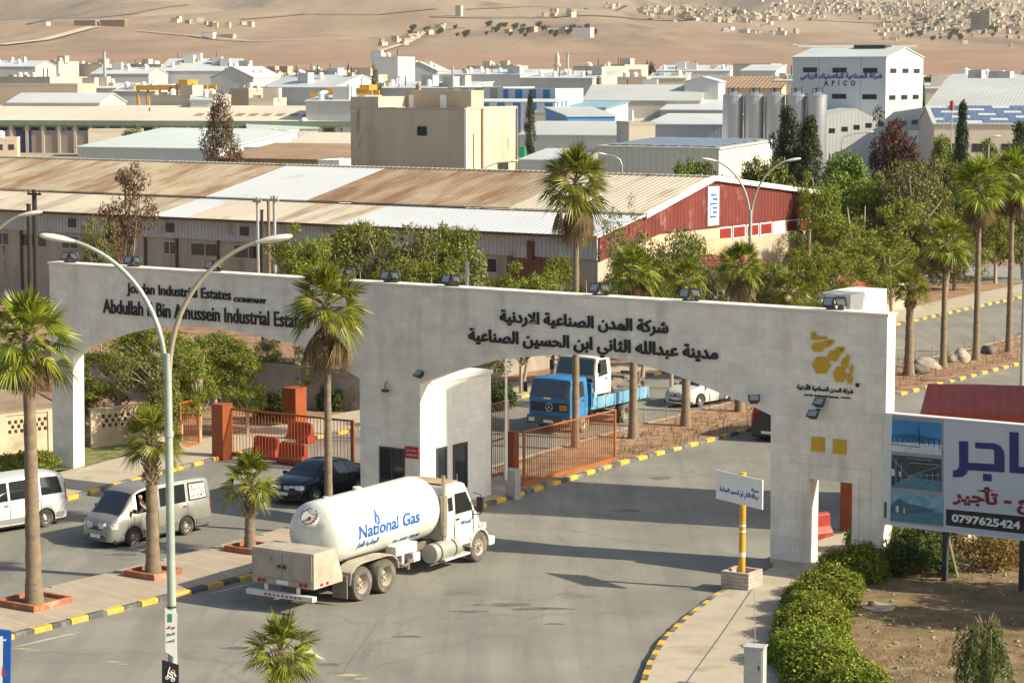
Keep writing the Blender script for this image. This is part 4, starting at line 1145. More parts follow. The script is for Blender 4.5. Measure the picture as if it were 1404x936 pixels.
# dark vehicle behind the right pillar
M_DGREY = mat('dark_grey_paint', (0.04, 0.04, 0.043), 0.3)
car('minivan', VANW, 'dark van almost hidden behind the right gate pillar', 'van', G(1086, 596), HEAD_IN, M_DGREY)

# ---------------------------------------------------------------- gas tanker
M_TANK = mat('tank_white', (0.63, 0.65, 0.60), 0.35, n=(0.8, 0.04), dirt=[((0.52, 0.48, 0.40), 0.7, 0.05), ((0.40, 0.34, 0.26), 1.3, 0.0)])
M_TRW = mat('truck_white', (0.60, 0.59, 0.545), 0.4, n=(1.0, 0.06), dirt=((0.45, 0.38, 0.29), 0.9, 0.05))
M_BOXG = mat('dusty_locker', (0.40, 0.355, 0.285), 0.6, n=(1.2, 0.14), dirt=[((0.27, 0.215, 0.16), 1.0, 0.14), ((0.16, 0.125, 0.10), 1.6, 0.0)])
M_FUEL = mat('dusty_aluminium', (0.48, 0.46, 0.41), 0.4, 0.45, n=(2, 0.12))
M_CHAS = mat('chassis_dust', (0.17, 0.145, 0.115), 0.85, n=(3, 0.25))
M_BLUE = mat('blue_lettering', (0.012, 0.11, 0.42), 0.4)
M_BLUE2 = mat('pale_blue_lettering', (0.20, 0.42, 0.62), 0.4)
M_RUST = mat('rust_stain', (0.36, 0.22, 0.10), 0.9, n=(2, 0.3))
pr, pf = G(496, 823), G(660, 769)
ht = axle_pose(pf, pr)
tr = empty('tanker_truck', place_by_wheel(pr, -1.18, 0.0, ht), ht, 'white gas tanker truck with blue lettering and dusty rear locker', 'truck')
WB1, WB2, WF = 0.0, 1.28, 6.76
for a in (WB1, WB2):
    for s in (-1, 1):
        wheel(tr, a, s * 0.98, 0.53, 0.5, M_TYRED, M_RIMD, s, 10, 0.16, hub=True)
for s in (-1, 1): wheel(tr, WF, s * 1.02, 0.51, 0.29, M_TYRED, M_RIMD, s, 10, 0.04, hub=True)
mb = MB()
for s in (-1, 1): mb.b6(-2.3, 7.2, s * 0.42 - 0.05, s * 0.42 + 0.05, 0.72, 1.0)
for x in (-2.2, -0.6, 0.64, 2.2, 4.0, 5.6): mb.b6(x - 0.06, x + 0.06, -0.42, 0.42, 0.74, 0.96)
for a in (WB1, WB2, WF): mb.tube([(a, -0.8, 0.52), (a, 0.8, 0.52)], 0.1, 8)
mb.build('chassis', M_CHAS, tr)
# tank
TZ, TR = 2.06, 1.03
prof = [(0.0, -1.12)] + [(TR * math.sin(rad(a)), -0.6 - 0.52 * math.cos(rad(a))) for a in range(8, 90, 8)] + [(TR, -0.6), (TR, 4.5)] + [(TR * math.cos(rad(a)), 4.5 + 0.52 * math.sin(rad(a))) for a in range(8, 90, 8)] + [(0.0, 5.02)]
mb = MB(); mb.lathe(prof, (0, 0, TZ), 'X', 48, cap=False)
tank = mb.build('tank', M_TANK, tr, smooth=True)
mb = MB()
for x in (-0.6, 4.5): mb.lathe([(TR + 0.006, x - 0.02), (TR + 0.006, x + 0.02)], (0, 0, TZ), 'X', 48, cap=False)
mb.build('weld_seam', M_TANK, tank, smooth=True)
def on_tank(body, x0, x1, z0, z1, m, ar=False, bold=0.01):
    """lettering wrapped round the near flank (local -y); reads left to right towards +x, heights measured up the flank"""
    me = text_mesh('lettering', body, x1 - x0, z1 - z0, m, 0.006, bold, ar)
    for v in me.vertices:
        th = (z0 + v.co.y - TZ) / TR
        r = TR + 0.008 + v.co.z
        v.co = (x0 + v.co.x, -r * math.cos(th), TZ + r * math.sin(th))
    return inst(me, 'lettering', tank)
def flank(px, py):       # picture point -> (x along truck, arc height) on the tank's near flank
    r = ray(px, py); o = Vector((0, 0, CAMZ))
    c, s = math.cos(ht), math.sin(ht)
    ax_ = Vector((c, s, 0)); 
    d = r.normalized(); p0 = tr.location + Vector((0, 0, TZ))
    dp = d - ax_ * d.dot(ax_); w = (o - p0) - ax_ * (o - p0).dot(ax_)
    A, B, Cc = dp.dot(dp), 2 * dp.dot(w), w.dot(w) - TR * TR
    q = B * B - 4 * A * Cc
    t = (-B - math.sqrt(max(q, 0))) / (2 * A)
    p = o + d * t - p0
    y = p.dot(Vector((-s, c, 0)))
    return p.dot(ax_), TZ + TR * math.atan2(p.z, -y)
xa, za = flank(492, 739); xb, zb_ = flank(574, 718); _, zc = flank(492, 721)
on_tank('National Gas', xa, xb, za, zc, M_BLUE, bold=0.015)
xq, zq = flank(518, 719); _, zt_ = flank(518, 700)
mb = MB()                                       # the flame above the i, as an open curl
pts = []
for k in range(15):
    a = -2.4 + 4.8 * k / 14
    pts.append((0.0 + math.sin(a) * 0.105 * (1.0 if abs(a) < 1.6 else 0.9), 0.11 - math.cos(a) * 0.10 + (0.06 if abs(a) > 2.0 else 0)))
pts = [(0.085, 0.30 - 0.33), (0.105, 0.08), (0.09, 0.2), (0.02, 0.40), (-0.03, 0.27), (-0.10, 0.12), (-0.10, 0.02), (-0.03, 0.02), (-0.02, 0.12), (0.015, 0.2), (0.045, 0.1), (0.04, -0.02)]
def tk(x, z, off=0.014):
    th = (z - TZ) / TR
    return (x, -(TR + off) * math.cos(th), TZ + (TR + off) * math.sin(th))
mb.poly([tk(xq + a * 1.25, zq + 0.06 + b * 1.2) for a, b in pts]); mb.build('flame_emblem', M_BLUE, tank, fix=False)
xa, za = flank(487, 753); xb, _ = flank(516, 745); _, zc = flank(487, 744)
on_tank('الوطنية للغاز', xa, xb, za, zc, M_BLUE, True, 0.0)
xa, za = flank(537, 744); xb, _ = flank(570, 736); _, zc = flank(537, 738)
on_tank('06-585-7000', xa, xb, za, za + 0.13, M_BLUE, False, 0.0)
# rear manhole, valve dial and pipe
mb = MB(); c = Vector((-0.98, 0.02, TZ + 0.55)); dn = Vector((-0.75, -0.1, 0.65)).normalized()
mb.tube([c - dn * 0.05, c + dn * 0.09], 0.33, 24); mb.build('manhole', M_TRW, tank, smooth=True)
mb = MB()
u_ = dn.orthogonal().normalized(); v_ = dn.cross(u_)
for k in range(18):
    a = 2 * math.pi * k / 18
    b_ = c + (u_ * math.cos(a) + v_ * math.sin(a)) * 0.27
    mb.tube([b_ + dn * 0.08, b_ + dn * 0.13], 0.026, 6)
mb.build('bolt_ring', M_DMET, tank)
mb = MB(); mb.tube([c + dn * 0.1 + u_ * 0.1, c + dn * 0.15 + u_ * 0.1], 0.06, 12); mb.build('gauge', M_REDL, tank)
mb = MB(); mb.tube([(-0.8, -0.62, 1.45), (-0.98, -0.75, 1.45)], 0.13, 14); mb.build('outlet_flange', M_TRW, tank, smooth=True)
mb = MB(); mb.tube([(1.6, 0.1, TZ + TR - 0.02), (1.6, 0.1, TZ + TR + 0.09)], 0.14, 12); mb.tube([(-0.2, 0, TZ + TR - 0.02), (-0.2, 0, TZ + TR + 0.06)], 0.09, 10); mb.build('roof_valve', M_TRW, tank)
# rear locker with double doors, bumper, lamps
mb = MB(); mb.prism([(-2.42, -1.16, 0.78), (-2.42, -1.16, 1.86), (-1.30, -1.16, 1.86), (-0.95, -1.16, 0.95), (-0.95, -1.16, 0.78)], (0, 2.32, 0))
loc_ = mb.build('rear_locker', M_BOXG, tr, bevel=0.015)
for s in (-1, 1):
    mb = MB(); mb.b6(-2.445, -2.422, *sorted((s * 0.02, s * 1.10)), 1.0, 1.81); d_ = mb.build('door', M_BOXG, loc_, bevel=0.006)
    mb = MB(); mb.b6(-2.50, -2.446, *sorted((s * 0.05, s * 0.14)), 1.32, 1.42); mb.build('latch', M_DMET, d_)
mb = MB(); mb.b6(-2.435, -2.423, -1.1, 1.1, 0.80, 0.97); mb.build('light_panel', M_BOXG, tr)
for s in (-1, 1):
    for k in (0, 1):
        mb = MB(); mb.lathe([(0.065, -2.46), (0.065, -2.436)], (0, s * (0.70 + 0.17 * k), 0.885), 'X', 12); mb.build('tail_light', M_REDL, tr)
mb = MB()
for k in range(2): mb.b6(-2.1 + 0.28 * k, -1.98 + 0.28 * k, -1.175, -1.163, 0.84, 0.92)
mb.build('side_marker', M_REDL, tr)
mb = MB(); mb.b6(-2.45, -2.437, -0.22, 0.22, 0.83, 0.95); mb.build('number_plate', M_PLATE, tr)
mb = MB(); mb.b6(-2.62, -2.40, -1.25, 1.25, 0.44, 0.60)
for s in (-1, 1): mb.b6(-2.5, -2.4, s * 0.6 - 0.05, s * 0.6 + 0.05, 0.6, 0.8)
bp = mb.build('rear_bumper', M_TRW, tr, bevel=0.02)
mb = MB()
for k in range(9): mb.b6(-2.635, -2.622, -0.82 + k * 0.16, -0.74 + k * 0.16, 0.50, 0.55)
mb.build('reflector_strip', M_REDL, bp)
# wheel guards, flaps, frame fittings
for s in (-1, 1):
    mb = MB(); y0, y1 = sorted((s * 0.70, s * 1.24)); pts = []
    for x, z in [(-0.68, 0.62), (-0.62, 0.98), (-0.34, 1.16), (0.0, 1.21), (1.28, 1.21), (1.62, 1.16), (1.88, 0.98), (1.96, 0.70)]: pts.append((x, z))
    up = [(x, z) for x, z in pts]; lo = [(x * 0.985 + 0.01, z - 0.035) for x, z in pts][::-1]
    mb.prism([(x, y0, z) for x, z in up + lo], (0, y1 - y0, 0)); mb.build('mudguard', M_BOXG, tr, smooth=True)
    mb = MB(); mb.b6(-0.86, -0.82, y0, y1, 0.22, 0.92); mb.build('mud_flap', mat('mud_flap_rubber', (0.20, 0.17, 0.135), 0.9, n=(3, 0.2)), tr)
    mb = MB(); mb.tube([(4.05, s * 0.98, 0.72), (5.55, s * 0.98, 0.72)], 0.31, 20); ft = mb.build('fuel_tank', M_FUEL, tr, smooth=True)
    mb = MB()
    for x in (4.35, 5.2): mb.lathe([(0.318, x - 0.04), (0.318, x + 0.04)], (0, s * 0.98, 0.72), 'X', 20, cap=False)
    mb.build('tank_strap', M_DMET, ft)
    mb = MB(); mb.b6(4.6, 6.1, *sorted((s * 0.85, s * 1.24)), 0.40, 0.46); mb.b6(5.6, 6.1, *sorted((s * 0.85, s * 1.24)), 0.78, 0.84); mb.build('step', M_TRW, tr)
mb = MB(); mb.b6(2.2, 3.4, -0.95, -0.55, 0.95, 1.25); mb.b6(2.5, 2.62, -0.98, -0.55, 0.55, 0.95); mb.b6(3.1, 3.5, -1.0, -0.5, 0.62, 0.9); mb.build('saddle_frame', M_TRW, tr, bevel=0.01)
mb = MB(); mb.tube([(2.3, -0.9, 0.75), (2.6, -1.02, 0.6), (3.0, -1.02, 0.72), (3.3, -0.9, 0.66)], 0.05, 8); mb.tube([(2.8, -1.0, 0.45), (2.8, -1.0, 0.8)], 0.06, 8); mb.tube([(2.05, -0.9, 0.5), (2.05, -0.9, 0.85)], 0.09, 10); mb.build('valve_pipework', M_CHAS, tr)
# cab
mb = MB()
def ring(x, pts): return [(x, y, z) for y, z in pts]
def cab_shell(m, stations, name, parent, smooth=True):
    """stations: (x, z bottom, half width low, z shoulder, half width shoulder, z top, half width top)"""
    mb = MB(); vs_ = []; n = 14
    for (x, zb0, w0, zs0, w1, zt0, w2) in stations:
        half = [(w0, zb0), (w1, zs0 - 0.25), (w1, zs0), (w1 - (w1 - w2) * 0.8, zt0 - 0.12), (w2, zt0 - 0.04), (w2 - 0.12, zt0), (0.0, zt0 + 0.03)]
        full = [(-y, z) for y, z in half] + [(y, z) for y, z in half[::-1]][1:]
        n = len(full); vs_ += [(x, y, z) for y, z in full]
    fs = []
    m_ = len(stations)
    for i in range(m_ - 1):
        for k in range(n - 1): fs.append((i * n + k, i * n + k + 1, (i + 1) * n + k + 1, (i + 1) * n + k))
        fs.append((i * n, (i + 1) * n, (i + 1) * n + n - 1, i * n + n - 1))
    fs.append(tuple(range(n))); fs.append(tuple((m_ - 1) * n + k for k in range(n)))
    mb.add(vs_, fs)
    return mb.build(name, m, parent, smooth=smooth)
cab = cab_shell(M_TRW, [(4.98, 0.98, 1.02, 1.75, 1.06, 2.66, 0.93), (5.04, 0.95, 1.05, 1.75, 1.09, 2.74, 0.97), (5.9, 0.8, 1.08, 1.75, 1.10, 2.78, 0.99), (6.12, 0.8, 1.08, 1.75, 1.10, 2.74, 0.98), (6.45, 0.8, 1.08, 1.72, 1.09, 2.25, 0.99), (6.72, 0.85, 1.05, 1.68, 1.07, 1.82, 0.98)], 'cab', tr)
mb = MB(); mb.b6(5.1, 6.0, -0.8, 0.8, 2.80, 2.816); mb.build('rusty_roof_patch', mat('roof_rust', (0.42, 0.30, 0.17), 0.8, n=(2.5, 0.3)), cab)
hood = cab_shell(M_TRW, [(6.66, 0.85, 0.95, 1.55, 0.98, 1.78, 0.86), (7.1, 0.85, 0.82, 1.45, 0.80, 1.70, 0.70), (7.5, 0.75, 0.72, 1.30, 0.68, 1.55, 0.58), (7.66, 0.7, 0.6, 1.1, 0.6, 1.40, 0.48)], 'bonnet', tr)
for s in (-1, 1):
    mb = MB(); pts = []
    for k in range(13):
        a = math.pi * (0.06 + 0.9 * k / 12); pts.append((WF + 0.60 * math.cos(a), 0.52 + 0.60 * math.sin(a)))
    outer = pts; inner = [(WF + (x - WF) * 0.93, 0.52 + (z - 0.52) * 0.93) for x, z in pts][::-1]
    y0, y1 = sorted((s * 0.62, s * 1.20)); mb.prism([(x, y0, z) for x, z in outer + inner], (0, y1 - y0, 0)); mb.build('front_wing', M_TRW, tr, smooth=True)
    # side glass, door line, handle, mirror, grab rail
    y = s * 1.105
    mb = MB()
    g = [(5.42, 1.80), (6.42, 1.80), (6.36, 2.02), (6.12, 2.45), (5.46, 2.47)]
    def gy(z): return s * ((1.10 - (1.10 - 0.99) * 0.8 * max(0, (z - 1.75) / (2.66 - 1.75))) + 0.012)
    mb.poly([(x, gy(z), z) for x, z in g]); mb.build('side_window', M_WIN, cab, fix=False)
    mb = MB(); mb.poly([(x, gy(z) - s * 0.004, z) for x, z in [(5.04, 1.95), (5.30, 1.95), (5.30, 2.40), (5.06, 2.38)]]); mb.build('quarter_window', M_WIN, cab, fix=False)
    mb = MB()
    for x in (5.38, 6.50): mb.b6(x - 0.008, x + 0.008, *sorted((s * 1.085, s * 1.108)), 0.9, 1.76)
    mb.build('door_gap', M_UNDER, cab)
    mb = MB(); mb.b6(5.45, 5.62, *sorted((s * 1.10, s * 1.135)), 1.60, 1.65); mb.build('door_handle', M_BLKP, cab)
    mb = MB(); mb.b6(6.5, 6.58, *sorted((s * 1.22, s * 1.46)), 1.72, 2.22); mb.tube([(6.55, s * 1.06, 2.35), (6.55, s * 1.34, 2.3), (6.55, s * 1.34, 1.65), (6.55, s * 1.06, 1.62)], 0.02, 6); mb.build('wing_mirror', M_BLKP, cab, bevel=0.015)
    mb = MB(); mb.b6(7.42, 7.6, *sorted((s * 0.62, s * 0.92)), 0.95, 1.18); mb.build('headlight', M_HEADL, tr, bevel=0.03)
mb = MB(); mb.poly([(6.17, -0.9, 2.66), (6.17, 0.9, 2.66), (6.73, 0.92, 1.86), (6.73, -0.92, 1.86)]); mb.build('windscreen', M_WIN, cab, fix=False)
mb = MB(); mb.poly([(4.965, -0.5, 2.0), (4.965, 0.5, 2.0), (4.965, 0.5, 2.42), (4.965, -0.5, 2.42)]); mb.build('rear_window', M_WIN, cab, fix=False)
mb = MB(); mb.b6(7.4, 7.78, -1.15, 1.15, 0.42, 0.72); mb.build('front_bumper', M_TRW, tr, bevel=0.05)
mb = MB(); mb.tube([(4.86, -1.0, 0.9), (4.86, -1.0, 1.3)], 0.06, 10); mb.tube([(4.86, -1.0, 1.2), (4.86, -1.0, 2.5)], 0.12, 14); mb.tube([(4.86, -1.0, 2.45), (4.86, -1.0, 3.15)], 0.065, 10)
mb.build('exhaust_stack', mat('exhaust_metal', (0.36, 0.31, 0.24), 0.45, 0.5, n=(4, 0.25)), tr, smooth=True)
me = text_mesh('lettering', 'الوطنية للغاز', 0.62, 0.16, M_BLUE, 0.004, 0.015, True); inst(me, 'lettering', cab, (5.72, -1.108, 1.38), (rad(90), 0, 0))

# ---------------------------------------------------------------- blue flatbed truck carrying a white truck cab and chassis
M_BLUT = mat('blue_truck_paint', (0.035, 0.17, 0.36), 0.4, n=(1.2, 0.1), dirt=((0.28, 0.33, 0.36), 1.1, 0.04))
M_BLUL = mat('faded_blue_paint', (0.13, 0.31, 0.45), 0.5, n=(1.0, 0.15), dirt=((0.36, 0.38, 0.38), 0.9, 0.08))
hb = HEAD_OUT
fr = G(783, 597)                                   # near front corner of the blue cab
bt = empty('flatbed_truck', place_by_wheel(fr, 1.15, 0.0, hb), hb, 'blue flatbed truck carrying a white truck behind the right arch', 'truck')
def cabover(root, x1, W, z0, zt, L_, paint, lower, prefix=''):
    """cab-over cab with its front at x1"""
    cb = cab_shell(paint, [(x1 - L_, z0, W * 0.97, z0 + 0.9, W * 0.98, zt - 0.05, W * 0.88), (x1 - L_ + 0.08, z0, W, z0 + 0.9, W, zt, W * 0.90), (x1 - 0.42, z0, W, z0 + 0.9, W, zt, W * 0.90), (x1 - 0.20, z0, W, z0 + 0.9, W, zt - 0.07, W * 0.90), (x1 - 0.02, z0, W * 0.99, z0 + 0.9, W * 0.985, zt - 0.80, W * 0.96), (x1, z0, W * 0.97, z0 + 0.86, W * 0.97, zt - 0.92, W * 0.94)], 'cab', root)
    zc = zt - 0.80
    mb = MB(); mb.poly([(x1 + 0.03, -W * 0.92, zc - 0.04), (x1 + 0.03, W * 0.92, zc - 0.04), (x1 - 0.135, W * 0.84, zt - 0.12), (x1 - 0.135, -W * 0.84, zt - 0.12)]); mb.build('windscreen', M_WIN, cb, fix=False)
    for s in (-1, 1):
        mb = MB(); mb.poly([(x1 - L_ + 0.35, s * (W + 0.012), zc - 0.05), (x1 - 0.2, s * (W + 0.012), zc - 0.12), (x1 - 0.38, s * (W * 0.93 + 0.014), zt - 0.17), (x1 - L_ + 0.36, s * (W * 0.93 + 0.014), zt - 0.17)]); mb.build('side_window', M_WIN, cb, fix=False)
        mb = MB(); mb.b6(x1 - 0.05, x1 + 0.03, *sorted((s * (W + 0.1), s * (W + 0.28))), zc + 0.1, zc + 0.55); mb.tube([(x1 - 0.1, s * W * 0.93, zt - 0.2), (x1, s * (W + 0.18), zt - 0.3)], 0.015, 6); mb.build('wing_mirror', M_BLKP, cb, bevel=0.01)
        mb = MB(); mb.b6(x1 - L_ + 0.28, x1 - L_ + 0.295, *sorted((s * W, s * (W + 0.004))), z0 + 0.05, zc); mb.build('door_gap', M_UNDER, cb)
        mb = MB(); mb.b6(x1 - L_ + 0.4, x1 - L_ + 0.56, *sorted((s * W, s * (W + 0.03))), zc - 0.25, zc - 0.2); mb.build('door_handle', M_BLKP, cb)
    return cb
cb = cabover(bt, 0.0, 1.12, 0.72, 2.5, 1.5, M_BLUT, None)
mb = MB(); mb.b6(-0.02, 0.03, -0.98, 0.98, 1.00, 1.40); gr_ = mb.build('grille', M_BLKP, bt, bevel=0.01)
mb = MB()
for k in range(3): mb.tube([(0.04, 0, 1.2), (0.04, 0.17 * math.cos(rad(90 + 120 * k)), 1.2 + 0.17 * math.sin(rad(90 + 120 * k)))], 0.016, 6)
for k in range(24):
    a, b = 2 * math.pi * k / 24, 2 * math.pi * (k + 1) / 24
    mb.tube([(0.04, 0.18 * math.cos(a), 1.2 + 0.18 * math.sin(a)), (0.04, 0.18 * math.cos(b), 1.2 + 0.18 * math.sin(b))], 0.016, 6)
mb.build('star_emblem', M_CHR, gr_)
mb = MB(); mb.b6(0.031, 0.045, 0.55, 0.95, 1.08, 1.33); mb.build('orange_plate', M_AMB, gr_)
mb = MB(); mb.b6(-0.12, 0.10, -1.17, 1.17, 0.42, 0.80); fb = mb.build('front_bumper', mat('grey_bumper', (0.10, 0.10, 0.10), 0.6, n=(2, 0.2)), bt, bevel=0.03)
for s in (-1, 1):
    mb = MB(); mb.b6(0.09, 0.11, *sorted((s * 0.75, s * 1.05)), 0.52, 0.70); mb.build('headlight', M_HEADL, fb)
mb = MB(); mb.b6(0.101, 0.112, -0.26, 0.26, 0.5, 0.62); mb.build('number_plate', M_PLATE, fb)
mb = MB(); mb.b6(0.03, 0.034, -0.3, 0.1, 1.55, 1.63); mb.build('bonnet_badge', M_CHR, bt)
for a in (-1.15, -4.75):
    for s in (-1, 1): wheel(bt, a, s * (0.98 if a > -2 else 0.93), 0.44, 0.27 if a > -2 else 0.42, M_TYRED, M_RIMD, s, 8, 0.05 if a > -2 else 0.14, hub=True)
mb = MB()
for s in (-1, 1): mb.b6(-6.55, -0.3, s * 0.4 - 0.05, s * 0.4 + 0.05, 0.7, 0.95)
mb.b6(-4.9, -4.6, -0.8, 0.8, 0.38, 0.52); mb.b6(-1.3, -1.0, -0.8, 0.8, 0.38, 0.52); mb.build('chassis', M_CHAS, bt)
mb = MB(); mb.b6(-6.7, -1.62, -1.2, 1.2, 0.98, 1.10); mb.build('bed_floor', M_BLUL, bt)
for s in (-1, 1):
    mb = MB(); y0, y1 = sorted((s * 1.17, s * 1.22)); mb.b6(-6.7, -1.75, y0, y1, 1.10, 1.52)
    for k in range(7): mb.b6(-6.65 + k * 0.75, -6.57 + k * 0.75, *sorted((s * 1.22, s * 1.245)), 0.98, 1.52)
    mb.build('side_board', M_BLUL, bt)
mb = MB(); mb.b6(-1.72, -1.62, -1.2, 1.2, 1.1, 2.0); mb.b6(-1.72, -1.62, -1.2, 1.2, 2.1, 2.2)
for y in (-1.15, 0, 1.15): mb.b6(-1.71, -1.63, y - 0.04, y + 0.04, 2.0, 2.1)
mb.build('headboard', M_BLUT, bt)
for s in (-1, 1):
    mb = MB(); mb.prism([(-4.75 + 0.55 * math.cos(math.pi * k / 10), s * 1.15 if s < 0 else 0.7, 0.46 + 0.52 * math.sin(math.pi * k / 10)) for k in range(11)], (0, 0.45, 0)) if False else mb.b6(-5.3, -4.2, *sorted((s * 0.7, s * 1.14)), 0.93, 0.965)
    mb.build('mudguard', M_BLKP, bt)
M_WTR = mat('old_white_truck_paint', (0.58, 0.57, 0.52), 0.5, n=(1.2, 0.12), dirt=((0.38, 0.33, 0.26), 1.0, 0.06))
wt = empty('truck_tractor', bt.location + Vector((math.cos(hb), math.sin(hb), 0)) * -2.15 + Vector((0, 0, 1.10)), hb, 'white truck tractor with bare chassis loaded on the blue flatbed', 'truck')
cabover(wt, 0.0, 1.1, 0.50, 2.2, 1.35, M_WTR, None)
mb = MB(); mb.b6(-0.02, 0.05, -0.9, 0.9, 0.75, 1.2); mb.build('grille', M_DMET, wt)
mb = MB(); mb.b6(-0.1, 0.1, -1.1, 1.1, 0.35, 0.6); mb.build('front_bumper', M_WTR, wt, bevel=0.03)
for s in (-1, 1):
    mb = MB(); mb.b6(0.05, 0.08, *sorted((s * 0.7, s * 0.98)), 0.62, 0.78); mb.build('headlight', M_HEADL, wt)
mb = MB()
for s in (-1, 1): mb.b6(-5.0, -0.3, s * 0.4 - 0.05, s * 0.4 + 0.05, 0.62, 0.85)
mb.b6(-3.9, -3.4, -0.55, 0.55, 0.85, 0.95); mb.b6(-2.4, -1.7, -0.75, 0.75, 0.5, 0.9); mb.b6(-4.95, -4.8, -0.5, 0.5, 0.85, 1.0); mb.build('chassis', M_CHAS, wt)
for a in (-1.2, -4.1):
    for s in (-1, 1): wheel(wt, a, s * (0.92 if a > -2 else 0.88), 0.44, 0.26 if a > -2 else 0.42, M_TYRED, M_RIMD, s, 8, 0.05 if a > -2 else 0.14, hub=True)

# ---------------------------------------------------------------- white box truck beyond the gate top
xb = empty('box_truck', G(1124, 482), HEAD_OUT, 'small white box truck just above the gate coping', 'truck')
cabover(xb, 0.0, 1.0, 0.6, 2.95, 1.5, M_TRW, None)
mb = MB(); mb.b6(-6.6, -1.65, -1.12, 1.12, 0.95, 3.25); bx_ = mb.build('cargo_box', M_WHITE, xb, bevel=0.02)
mb = MB(); mb.b6(-6.64, -6.601, -1.08, 1.08, 1.0, 3.2); mb.build('rear_door', M_WHITE, bx_)
mb = MB()
for s in (-1, 1): mb.b6(-6.5, -0.2, s * 0.4 - 0.05, s * 0.4 + 0.05, 0.6, 0.93)
mb.build('chassis', M_CHAS, xb)
for a in (-0.9, -4.9):
    for s in (-1, 1): wheel(xb, a, s * 0.9, 0.42, 0.28, M_TYRED, M_RIMD, s, 8)
# ------------------------------------------------------------------ palms
L_PALM = leafmat('palm_leaf', (0.06, 0.09, 0.010), (0.30, 0.32, 0.03), (0.52, 0.47, 0.11), 0.4, 0.30)
L_DEAD = leafmat('dead_palm_leaf', (0.10, 0.062, 0.032), (0.25, 0.165, 0.085), None, 0.25, 0.8)
M_PTRUNK = mat('palm_trunk', (0.22, 0.165, 0.11), 0.9, n=(2.5, 0.2), dirt=((0.15, 0.11, 0.075), 3.0, 0.1), bump=(14, 0.5), stretch=(1, 1, 2.5))
M_BOOT = mat('palm_boots', (0.23, 0.165, 0.10), 0.9, n=(5, 0.35), c2=(0.36, 0.28, 0.18))
def fan(mb, hub, d, s, r, rnd, nb=22, spread=104, fold=0.16, droop=0.28):
    n_ = s.cross(d).normalized()
    for k in range(nb):
        th = rad(-spread + 2 * spread * (k + 0.5) / nb + rnd.uniform(-2, 2))
        rr = r * (0.72 + 0.28 * math.cos(th * 0.62)) * rnd.uniform(0.9, 1.06)
        b = (d * math.cos(th) + s * math.sin(th)).normalized()
        w = n_.cross(b).normalized() * rr * math.sin(rad(spread / nb)) * 0.50
        up = n_ * fold * rr * abs(math.sin(th))
        mid = hub + b * rr * 0.50 + up; mid.z -= droop * rr * 0.10
        tip = hub + b * rr + up * 0.7; tip.z -= droop * rr * rnd.uniform(0.5, 1.15)
        crs = n_ * rr * 0.022
        mb.add([hub + crs * 0.3, mid - w, mid + crs, mid + w, tip], [(0, 1, 2), (0, 2, 3), (1, 4, 2), (2, 4, 3)])
def palm_meshes(seed, n=28, dead=16):
    rnd = random.Random(seed)
    mb = MB(); dm = MB()
    for k in range(n):
        q = (k + 0.5) / n
        el = rad(82 - 112 * q ** 0.95 + rnd.uniform(-9, 9)); az = k * 2.39996 + rnd.uniform(-0.3, 0.3)
        L_ = rnd.uniform(0.36, 0.50)
        d0 = Vector((math.cos(el) * math.cos(az), math.cos(el) * math.sin(az), math.sin(el)))
        p0 = Vector((0, 0, -0.06 - 0.14 * q)); pts = [p0]
        for i in range(1, 5):
            t = i / 4
            p = p0 + d0 * L_ * t; p.z -= 0.05 * t * t * math.cos(el)
            pts.append(p)
        mb.tube(pts, [0.016, 0.013, 0.011, 0.009, 0.007], 4, False)
        d = (pts[-1] - pts[-2]).normalized(); d.z -= 0.06 + 0.25 * max(0, q - 0.5); d.normalize()
        s = d.cross(Vector((0, 0, 1)))
        s = s.normalized() if s.length > 0.15 else Vector((math.sin(az), -math.cos(az), 0))
        s = Matrix.Rotation(rnd.uniform(-0.7, 0.7), 3, d) @ s
        fan(mb, pts[-1], d, s, 0.54 * rnd.uniform(0.82, 1.12), rnd, nb=24, spread=96, droop=0.10 + 0.45 * max(0, q - 0.45))
    for k in range(dead):
        az = k * 2.39996 + 0.7; el = rad(rnd.uniform(-75, -35))
        d0 = Vector((math.cos(el) * math.cos(az), math.cos(el) * math.sin(az), math.sin(el)))
        p0 = Vector((0.06 * math.cos(az), 0.06 * math.sin(az), -0.22 - 0.2 * rnd.random())); p1 = p0 + d0 * rnd.uniform(0.25, 0.42)
        dm.tube([p0, p1], [0.015, 0.008], 4, False)
        d = Vector((d0.x * 0.35, d0.y * 0.35, -1)).normalized(); s = d.cross(Vector((math.cos(az), math.sin(az), 0.1))).normalized()
        fan(dm, p1, d, s, 0.50 * rnd.uniform(0.7, 1.1), rnd, nb=14, spread=46, fold=0.02, droop=0.1)
    return mb.mesh('crown', L_PALM, fix=False), dm.mesh('dead_fronds', L_DEAD, fix=False)
PALMS = [palm_meshes(11, 34, 20), palm_meshes(23, 32, 26), palm_meshes(37, 30, 28), palm_meshes(51, 24, 6)]
